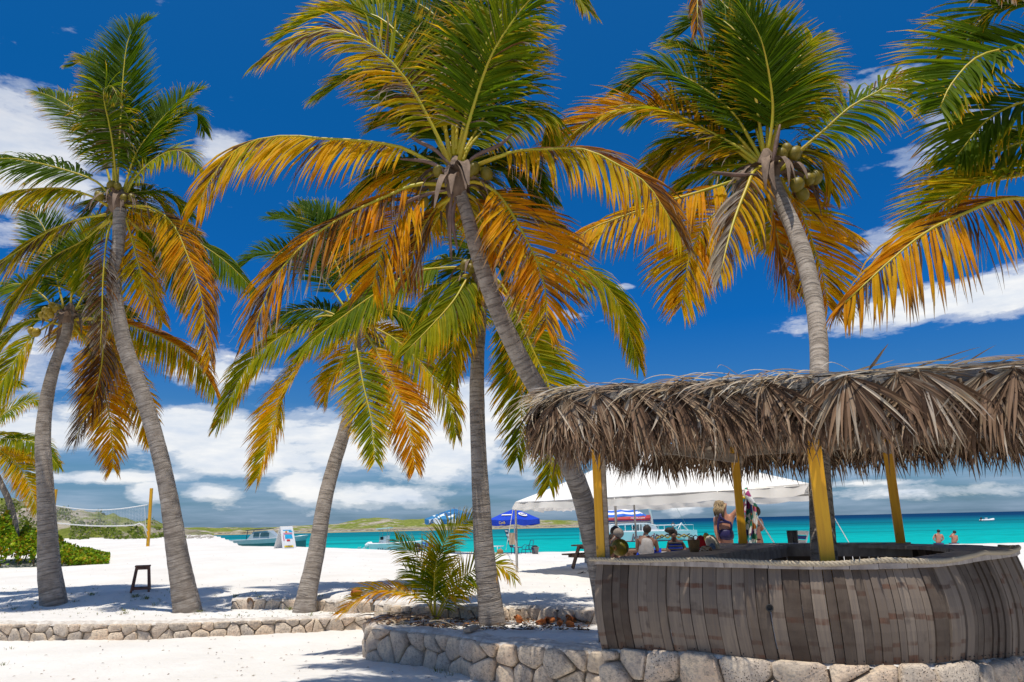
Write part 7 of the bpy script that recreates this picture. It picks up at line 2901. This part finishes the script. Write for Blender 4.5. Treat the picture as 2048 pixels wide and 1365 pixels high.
# ---------------------------------------------------------------- people
def skin(name, J, E, mat, parent, org, sub=2, root=None, grow=0.0):
    """body grown over a joint graph. J: name -> (Vector, radius or (rx, ry))"""
    keys = []
    for a, b_ in E:
        for k in (a, b_):
            if k not in keys:
                keys.append(k)
    me = bpy.data.meshes.new(name)
    me.from_pydata([tuple(J[k][0] - org) for k in keys], [(keys.index(a), keys.index(b_)) for a, b_ in E], [])
    o = bpy.data.objects.new(name, me)
    col.objects.link(o)
    md = o.modifiers.new('skin', 'SKIN')
    md.use_smooth_shade = True
    md.branch_smoothing = 0.3
    for i, k in enumerate(keys):
        r_ = J[k][1]
        if not isinstance(r_, tuple):
            r_ = (r_, r_)
        me.skin_vertices[0].data[i].radius = (r_[0] + grow, r_[1] + grow)
        me.skin_vertices[0].data[i].use_root = (k == (root or keys[0]))
    sb_ = o.modifiers.new('sub', 'SUBSURF')
    sb_.levels = sub
    sb_.render_levels = sub
    dg = bpy.context.evaluated_depsgraph_get()
    m2 = bpy.data.meshes.new_from_object(o.evaluated_get(dg))
    bpy.data.objects.remove(o)
    m2.name = name
    m2.materials.clear()
    m2.materials.append(mat)
    for p_ in m2.polygons:
        p_.use_smooth = True
    o2 = bpy.data.objects.new(name, m2)
    return link(o2, parent)


def fingers(J, E, wrist, palm, tipdir, side, s=1.0, nm='h'):
    """five short fingers on the palm"""
    J[nm + 'p'] = (palm, .022 * s)
    E.append((wrist, nm + 'p'))
    td = tipdir.normalized()
    sd = side.normalized()
    for i, (o_, l_) in enumerate(((-1.4, .055), (-.5, .075), (.45, .08), (1.35, .068))):
        a = palm + sd * o_ * .012 * s + td * .02 * s
        m_ = a + td * l_ * .5 * s + sd * o_ * .004 * s
        e_ = m_ + (td + td.cross(sd) * .5) * l_ * .45 * s
        J['%s%da' % (nm, i)] = (a, .009 * s)
        J['%s%db' % (nm, i)] = (m_, .008 * s)
        J['%s%dc' % (nm, i)] = (e_, .006 * s)
        E += [(nm + 'p', '%s%da' % (nm, i)), ('%s%da' % (nm, i), '%s%db' % (nm, i)), ('%s%db' % (nm, i), '%s%dc' % (nm, i))]
    a = palm - sd * .022 * s
    J[nm + 't'] = (a + td * .03 * s - sd * .012 * s, .008 * s)
    E.append((nm + 'p', nm + 't'))


def person(label, Y_, px, skinm, ground_py=None, headr=0.095, look=Vector((0, -1, 0)), parts=(), seated=False, rad=None, group=None, dyy=None, hand_s=1.0):
    """px: joint -> pixel (x, y) or (x, y, dY). Returns thing, joints"""
    rad = rad or {}
    dr = dict(head=headr * .92, crown=headr * .80, neck=.055, chest=(.15, .105), waist=(.125, .095), hip=(.155, .115), shl=.055, shr=.055, ell=.040, elr=.040, wrl=.028, wrr=.028,
              hil=.085, hir=.085, knl=.058, knr=.058, anl=.036, anr=.036, tol=.028, tor=.028)
    dr.update(rad)
    J = {}
    for k, v in px.items():
        d_ = v[2] if len(v) > 2 else 0.0
        J[k] = (at(v[0], v[1], Y_ + d_), dr.get(k, .05))
    base = J['hip'][0]
    gz_ = gz(base.x, base.y)
    T = thing('person', label, 'person', (base.x, base.y, gz_), group=group)
    org = Vector(T.location)
    if not seated:
        hipz = base.z
        for s_, sg_ in (('l', -1), ('r', 1)):
            if 'kn' + s_ not in J:
                J['hi' + s_] = (base + Vector((sg_ * .085, 0, -.06)), dr['hi' + s_])
                J['kn' + s_] = (Vector((base.x + sg_ * .10, base.y - .02, gz_ + (hipz - gz_) * .52)), dr['kn' + s_])
                J['an' + s_] = (Vector((base.x + sg_ * .11, base.y + .03, gz_ + .07)), dr['an' + s_])
                J['to' + s_] = (Vector((base.x + sg_ * .13, base.y - .14, gz_ + .03)), dr['to' + s_])
    E = [('hip', 'waist'), ('waist', 'chest'), ('chest', 'neck'), ('neck', 'head'), ('head', 'crown')]
    for s_ in 'lr':
        if 'sh' + s_ in J:
            E += [('chest', 'sh' + s_), ('sh' + s_, 'el' + s_), ('el' + s_, 'wr' + s_)]
        if 'kn' + s_ in J:
            if 'hi' + s_ not in J:
                J['hi' + s_] = (base.lerp(J['kn' + s_][0], .2), dr['hi' + s_])
            E += [('hip', 'hi' + s_), ('hi' + s_, 'kn' + s_), ('kn' + s_, 'an' + s_), ('an' + s_, 'to' + s_)]
    # nose
    J['nose'] = (J['head'][0] + look.normalized() * headr * 1.02, headr * .18)
    E.append(('head', 'nose'))
    for s_ in 'lr':
        if 'wr' + s_ in J:
            w = J['wr' + s_][0]
            dd = (w - J['el' + s_][0]).normalized()
            fingers(J, E, 'wr' + s_, w + dd * .06, dd, dd.cross(Vector((0, 1, .2))), hand_s, 'h' + s_)
    skin('body', J, E, skinm, T, org, 2, 'hip')
    return T, J, org


def clothes(name, J, E, mat, T, org, grow=.016, rmap=None):
    J2 = {k: (v[0], (rmap or {}).get(k, v[1])) for k, v in J.items()}
    return skin(name, J2, E, mat, T, org, 2, E[0][0], grow)


def hairball(T, org, c, r_, mat, sx=1.0, sy=1.0, sz=1.0, name='hair', noise_=0.10):
    mb = MB()
    n, m_ = 16, 10
    for j in range(m_ + 1):
        for k in range(n):
            a, ph = 2 * math.pi * k / n, math.pi * j / m_
            d = Vector((math.sin(ph) * math.cos(a), math.sin(ph) * math.sin(a), math.cos(ph)))
            rr = r_ * (1 + noise_ * noise.noise(d * 3 + Vector((c.x, 0, 0))))
            mb.v.append(tuple(c - org + Vector((d.x * sx, d.y * sy, d.z * sz)) * rr))
    for j in range(m_):
        for k in range(n):
            k2 = (k + 1) % n
            mb.f.append((j * n + k, (j + 1) * n + k, (j + 1) * n + k2, j * n + k2))
    mb.mi = [0] * len(mb.f)
    return mb.build(name, mat, T, smooth=True)


def face(T, org, head, look, r_, up=Vector((0, 0, 1))):
    """eyes and mouth"""
    look = look.normalized()
    sd = look.cross(up).normalized()
    mb = MB()
    for s_ in (-1, 1):
        ellipsoid(mb, head - org + look * r_ * .90 + sd * s_ * r_ * .36 + up * r_ * .12, r_ * .11, n=6, m=4)
    mb.build('eyes', M['black'], T)
    mb = MB()
    mb.box(head - org + look * r_ * .93 - up * r_ * .42, (r_ * .5, r_ * .10, r_ * .10), rot=Matrix.Rotation(math.atan2(sd.y, sd.x), 3, 'Z'))
    mb.build('mouth', MT['maroon'], T)


# woman in the navy swimsuit holding up the sarong
T, J, og = person('woman in navy one-piece swimsuit with open back holding up a colourful sarong', 13.4,
                  dict(crown=(1443, 1006), head=(1444, 1013), neck=(1446, 1027), chest=(1449, 1043), waist=(1450, 1064), hip=(1450, 1084), shl=(1433, 1037), ell=(1432, 1062, -.05), wrl=(1438, 1084, -.1),
                       shr=(1463, 1034), elr=(1476, 1019, -.05), wrr=(1488, 991, -.1)), MT['skin1'], headr=.098, look=Vector((.85, .3, .3)), rad=dict(shl=.052, chest=(.155, .10), waist=(.135, .10), hip=(.175, .13)))
swim_e = [('hip', 'waist'), ('waist', 'mid')]
J['lo2'] = (J['hip'][0] + Vector((0, 0, -.08)), .15)
J['mid'] = (J['waist'][0].lerp(J['chest'][0], .35), (.135, .10))
clothes('swimsuit', J, swim_e, MT['swim'], T, og, .010, dict(hip=.185, waist=.150, mid=.135))
# back straps leaving the round opening
mb = MB()
for pts in ([(1437, 1066), (1436, 1054), (1437, 1044), (1440, 1034), (1441, 1028)], [(1462, 1066), (1463, 1052), (1461, 1046), (1452, 1043), (1444, 1038), (1440, 1032)], [(1437, 1046), (1446, 1044), (1460, 1046)]):
    mb.tube([at(x, y, 13.4 - .135) - og for x, y in pts], .022, 6)
mb.build('swimsuit_straps', MT['swim'], T, smooth=True)
hairball(T, og, at(1439, 1012, 13.43), .105, MT['hairmix'], 1.0, 1.0, .95)
mb = MB()
for i in range(16):
    x0 = 1428 + i * 1.3
    mb.tube([at(x0 + 3, 1010, 13.36) - og, at(x0 - 1, 1020, 13.32) - og, at(x0 + 1, 1032 + (i % 4), 13.30) - og], [.016, .013, .004], 5)
mb.build('hair_strands', MT['hairmix'], T, smooth=True)
tubes('bracelet', [[at(1484, 995, 13.2) - og, at(1491, 997, 13.2) - og]], 0.022, MT['yellowprint'], T)
# the sarong
SR = thing('sarong', 'bright tropical print sarong held up in the air to dry', 'cloth', tuple(at(1495, 1085, 13.2)))
mb = MB()
n1_, n2_ = 26, 30
for j in range(n2_ + 1):
    v = j / n2_
    xl = lerp_tab([(0, 1490), (.12, 1487), (.45, 1480), (1, 1476)], v)
    xr = lerp_tab([(0, 1493), (.12, 1499), (.30, 1511), (.5, 1515), (1, 1514)], v)
    yy = 977 + 110 * v
    for i in range(n1_ + 1):
        u = i / n1_
        dY = .07 * math.sin(u * 15 + v * 2) * (.3 + v) + .04 * math.sin(u * 31 + v * 5)
        mb.v.append(tuple(at(xl + (xr - xl) * u, yy, 13.25 + dY) - Vector(SR.location)))
for j in range(n2_):
    for i in range(n1_):
        a0 = j * (n1_ + 1) + i
        mb.f.append((a0, a0 + 1, a0 + n1_ + 2, a0 + n1_ + 1))
mb.mi = [0] * len(mb.f)
o = mb.build('cloth_sheet', MT['sarong'], SR, smooth=True)
so = o.modifiers.new('s', 'SOLIDIFY')
so.thickness = 0.006
mb = MB()
mb.tube([P_at(1492, 978, 13.2, SR), P_at(1496, 992, 13.1, SR), P_at(1505, 1006, 13.1, SR), P_at(1513, 1013, 13.1, SR)], [.03, .05, .045, .02], 8)
mb.build('rolled_corner', MT['sarong'], SR, smooth=True)
# woman in maroon bikini behind
T, J, og = person('woman in maroon bikini with her back turned, partly hidden behind the sarong', 15.2,
                  dict(crown=(1511, 1020), head=(1511, 1026), neck=(1511, 1035), chest=(1510, 1046), waist=(1511, 1062), hip=(1511, 1076), shl=(1499, 1040), ell=(1497, 1056), wrl=(1500, 1066, .15), shr=(1521, 1040), elr=(1525, 1058), wrr=(1518, 1062, .2)),
                  MT['skin1'], headr=.09, look=Vector((0, 1, 0)), rad=dict(chest=(.135, .09), waist=(.11, .085), hip=(.155, .12)))
hairball(T, og, at(1511, 1023, 15.17), .10, MT['hairdark'], 1, 1, 1.1)
J['lo'] = (J['hip'][0] + Vector((0, 0, -.07)), (.12, .11))
clothes('bikini_bottom', J, [('hip', 'lo')], MT['maroon'], T, og, .012)
tubes('bikini_strap', [[at(1503, 1052, 15.09) - og, at(1511, 1053.5, 15.06) - og, at(1519, 1052, 15.09) - og]], 0.012, MT['maroon'], T)
# man in grey tank top
T, J, og = person('seated man in a grey tank top and blue shorts with his back to the bar', 15.6,
                  dict(crown=(1293, 1055), head=(1294, 1061), neck=(1293, 1070), chest=(1292, 1083), waist=(1292, 1100), hip=(1293, 1113), shl=(1277, 1077), ell=(1274, 1098), wrl=(1282, 1108, .2), shr=(1309, 1078), elr=(1315, 1099, .02), wrr=(1313, 1106, .25),
                       knl=(1280, 1119, .42), knr=(1316, 1119, .42), anl=(1282, 1160, .45), anr=(1318, 1160, .45), tol=(1282, 1163, .6), tor=(1319, 1163, .6)), MT['skin2'], headr=.088, look=Vector((.1, 1, -.2)), seated=True,
                  rad=dict(chest=(.21, .14), waist=(.20, .16), hip=(.21, .17), neck=.065, shl=.07, shr=.07))
J['up'] = (J['chest'][0].lerp(J['neck'][0], .62), (.10, .08))
clothes('tank_top', J, [('hip', 'waist'), ('waist', 'chest'), ('chest', 'up')], MT['greytank'], T, og, .018)
clothes('shorts', J, [('hip', 'hir'), ('hir', 'knr'), ('hip', 'hil'), ('hil', 'knl')], MT['blue'], T, og, .022)
hairball(T, og, at(1294, 1058.5, 15.58), .088, MT['hairdark'], 1, 1, .98, noise_=.03)
# child in the life vest
T, J, og = person('child with piled dark hair wearing a blue and black striped life vest', 14.3,
                  dict(crown=(1346, 1065), head=(1347, 1071), neck=(1348, 1079), chest=(1350, 1087), waist=(1351, 1099), hip=(1351, 1109), shl=(1338, 1085), ell=(1335, 1099), wrl=(1340, 1104, -.12), shr=(1363, 1084), elr=(1371, 1098), wrr=(1366, 1106, -.12),
                       knl=(1338, 1112, -.3), knr=(1362, 1113, -.3), anl=(1340, 1145, -.28), anr=(1362, 1145, -.28), tol=(1340, 1150, -.4), tor=(1362, 1150, -.4)), MT['skin3'], headr=.078, look=Vector((-.25, -1, -.5)), seated=True,
                  rad=dict(chest=(.11, .08), waist=(.10, .08), hip=(.11, .09), neck=.04, shl=.042, shr=.042, ell=.032, elr=.032, wrl=.022, wrr=.022, knl=.05, knr=.05), hand_s=.8)
J['c2'] = (J['chest'][0] + Vector((0, 0, .03)), (.13, .10))
clothes('life_vest', J, [('hip', 'waist'), ('waist', 'c2')], MT['blue'], T, og, .02, dict(hip=.13, waist=.135, c2=.135))
for y in (1086, 1092.5, 1099, 1105):
    mb = MB()
    c = at(1350.5, y, 14.3) - og
    mb.lathe([(.150, -.014), (.156, 0), (.150, .014)], c, 18, sy=1.0)
    mb.build('vest_strap', M['black'], T, smooth=True)
hairball(T, og, at(1346, 1066, 14.34), .085, MT['hairdark'], 1.0, 1.0, .85)
hairball(T, og, at(1340, 1061, 14.30), .070, MT['hairdark'], 1.5, 1.0, .8)
face(T, og, J['head'][0], Vector((-.2, -1, -.25)), .078)
# woman with the cap, bending
T, J, og = person('woman in a grey cap and black top bending forward behind the coconuts', 11.6,
                  dict(crown=(1238, 1064), head=(1235, 1069), neck=(1229, 1079), chest=(1226, 1090), waist=(1228, 1104), hip=(1232, 1120), shl=(1216, 1088), ell=(1212, 1104), wrl=(1216, 1116, -.1), shr=(1238, 1086), elr=(1243, 1100), wrr=(1240, 1112, -.1)),
                  MT['skin2'], headr=.078, look=Vector((.6, .3, -.5)), rad=dict(chest=(.12, .10), waist=(.12, .10)))
clothes('black_top', J, [('waist', 'chest'), ('chest', 'shl')], M['black'], T, og, .014)
hairball(T, og, at(1237, 1067, 11.6), .082, MT['cap'], 1.02, 1.0, .95, 'cap', .02)
tubes('cap_strap', [[at(1230, 1074, 11.45) - og, at(1222, 1084, 11.42) - og]], .012, MT['cap'], T)
hairball(T, og, at(1224, 1078, 11.63), .06, MT['hairdark'], 1, 1, 1.3)
# woman with the bun
T, J, og = person('woman with a dark hair bun and patterned top standing behind the left post', 13.6,
                  dict(crown=(1231, 1060), head=(1231, 1065), neck=(1228, 1074), chest=(1224, 1085), waist=(1224, 1102), hip=(1225, 1118), shl=(1212, 1082), ell=(1209, 1098), wrl=(1214, 1108, -.1), shr=(1236, 1082), elr=(1238, 1098), wrr=(1232, 1108, -.1)),
                  MT['skin2'], headr=.085, look=Vector((.2, 1, 0)))
clothes('patterned_top', J, [('waist', 'chest'), ('chest', 'shl'), ('chest', 'shr')], MT['leopard'], T, og, .016)
hairball(T, og, at(1230.5, 1063.5, 13.58), .095, MT['hairdark'])
hairball(T, og, at(1230, 1056, 13.6), .04, MT['hairdark'])
# two bathers
for (px0, lab, pose, hsc) in ((1877, 'shirtless man with both hands on his hips at the water on the right', 0, 1.0), (1908, 'shirtless man holding something up to his face at the water, rightmost person', 1, .95)):
    Yp = 45.0
    sc_ = 1.0
    if pose == 0:
        arms = dict(shl=(px0 - 6.5, 1070), ell=(px0 - 10.5, 1078), wrl=(px0 - 5.5, 1083), shr=(px0 + 6.5, 1070), elr=(px0 + 10, 1078), wrr=(px0 + 5.5, 1083))
    else:
        arms = dict(shl=(px0 - 5.5, 1071.5), ell=(px0 - 8.5, 1074.5), wrl=(px0 - 5, 1069.5, -.2), shr=(px0 + 5.5, 1072), elr=(px0 + 6.5, 1080), wrr=(px0 + 4, 1085))
    T, J, og = person(lab, Yp, dict(crown=(px0 + (pose * 1), 1061.2 + pose * 2), head=(px0 + pose, 1063.6 + pose * 2), neck=(px0, 1068 + pose), chest=(px0, 1073 + pose), waist=(px0, 1081), hip=(px0, 1087), **arms),
                      MT['skin1'], headr=.10, look=Vector((0, 1, 0)), rad=dict(chest=(.19, .12), waist=(.165, .12), hip=(.17, .13), neck=.065, shl=.07, shr=.07, ell=.05, elr=.05))
    clothes('shorts', J, [('hip', 'hil'), ('hil', 'knl'), ('hip', 'hir'), ('hir', 'knr')], MT['navy'], T, og, .025)
    hairball(T, og, at(px0 + pose, 1062.6 + pose * 2, Yp), .098, MT['hairdark'], noise_=.03)
# people on the catamaran
for (px0, py0, top_, lab, m_) in ((1346, 1059, 1043, 'crew member in white sitting at the bow of the catamaran', M['white_paint']), (1306, 1061, 1045, 'person in dark clothes standing beside the catamaran mast', MT['maroon']),
                                  (1311, 1061, 1049, 'person in navy standing just right of the catamaran mast', MT['navy']), (1266, 1061, 1051, 'person sitting under the catamaran roof', MT['pinkprint'])):
    h = (py0 - top_)
    Yc = CY
    X_ = lambda f, dx_=0: (px0 + dx_, py0 - h * f)
    T, J, og = person(lab, Yc, dict(crown=X_(.96), head=X_(.90), neck=X_(.80), chest=X_(.68), waist=X_(.50), hip=X_(.40), shl=X_(.76, -2.2), ell=X_(.58, -3), wrl=X_(.45, -2.6), shr=X_(.76, 2.2), elr=X_(.58, 3), wrr=X_(.45, 2.6),
                                   knl=X_(.2, -1.2), knr=X_(.2, 1.2), anl=X_(.04, -1.3), anr=X_(.04, 1.3), tol=X_(.02, -1.6), tor=X_(.02, 1.6)), MT['skin2'], headr=.11, look=Vector((0, -1, 0)), seated=True)
    clothes('clothing', J, [('hip', 'waist'), ('waist', 'chest'), ('hip', 'hil'), ('hip', 'hir')], m_, T, og, .03)
    T.location.z = T.location.z
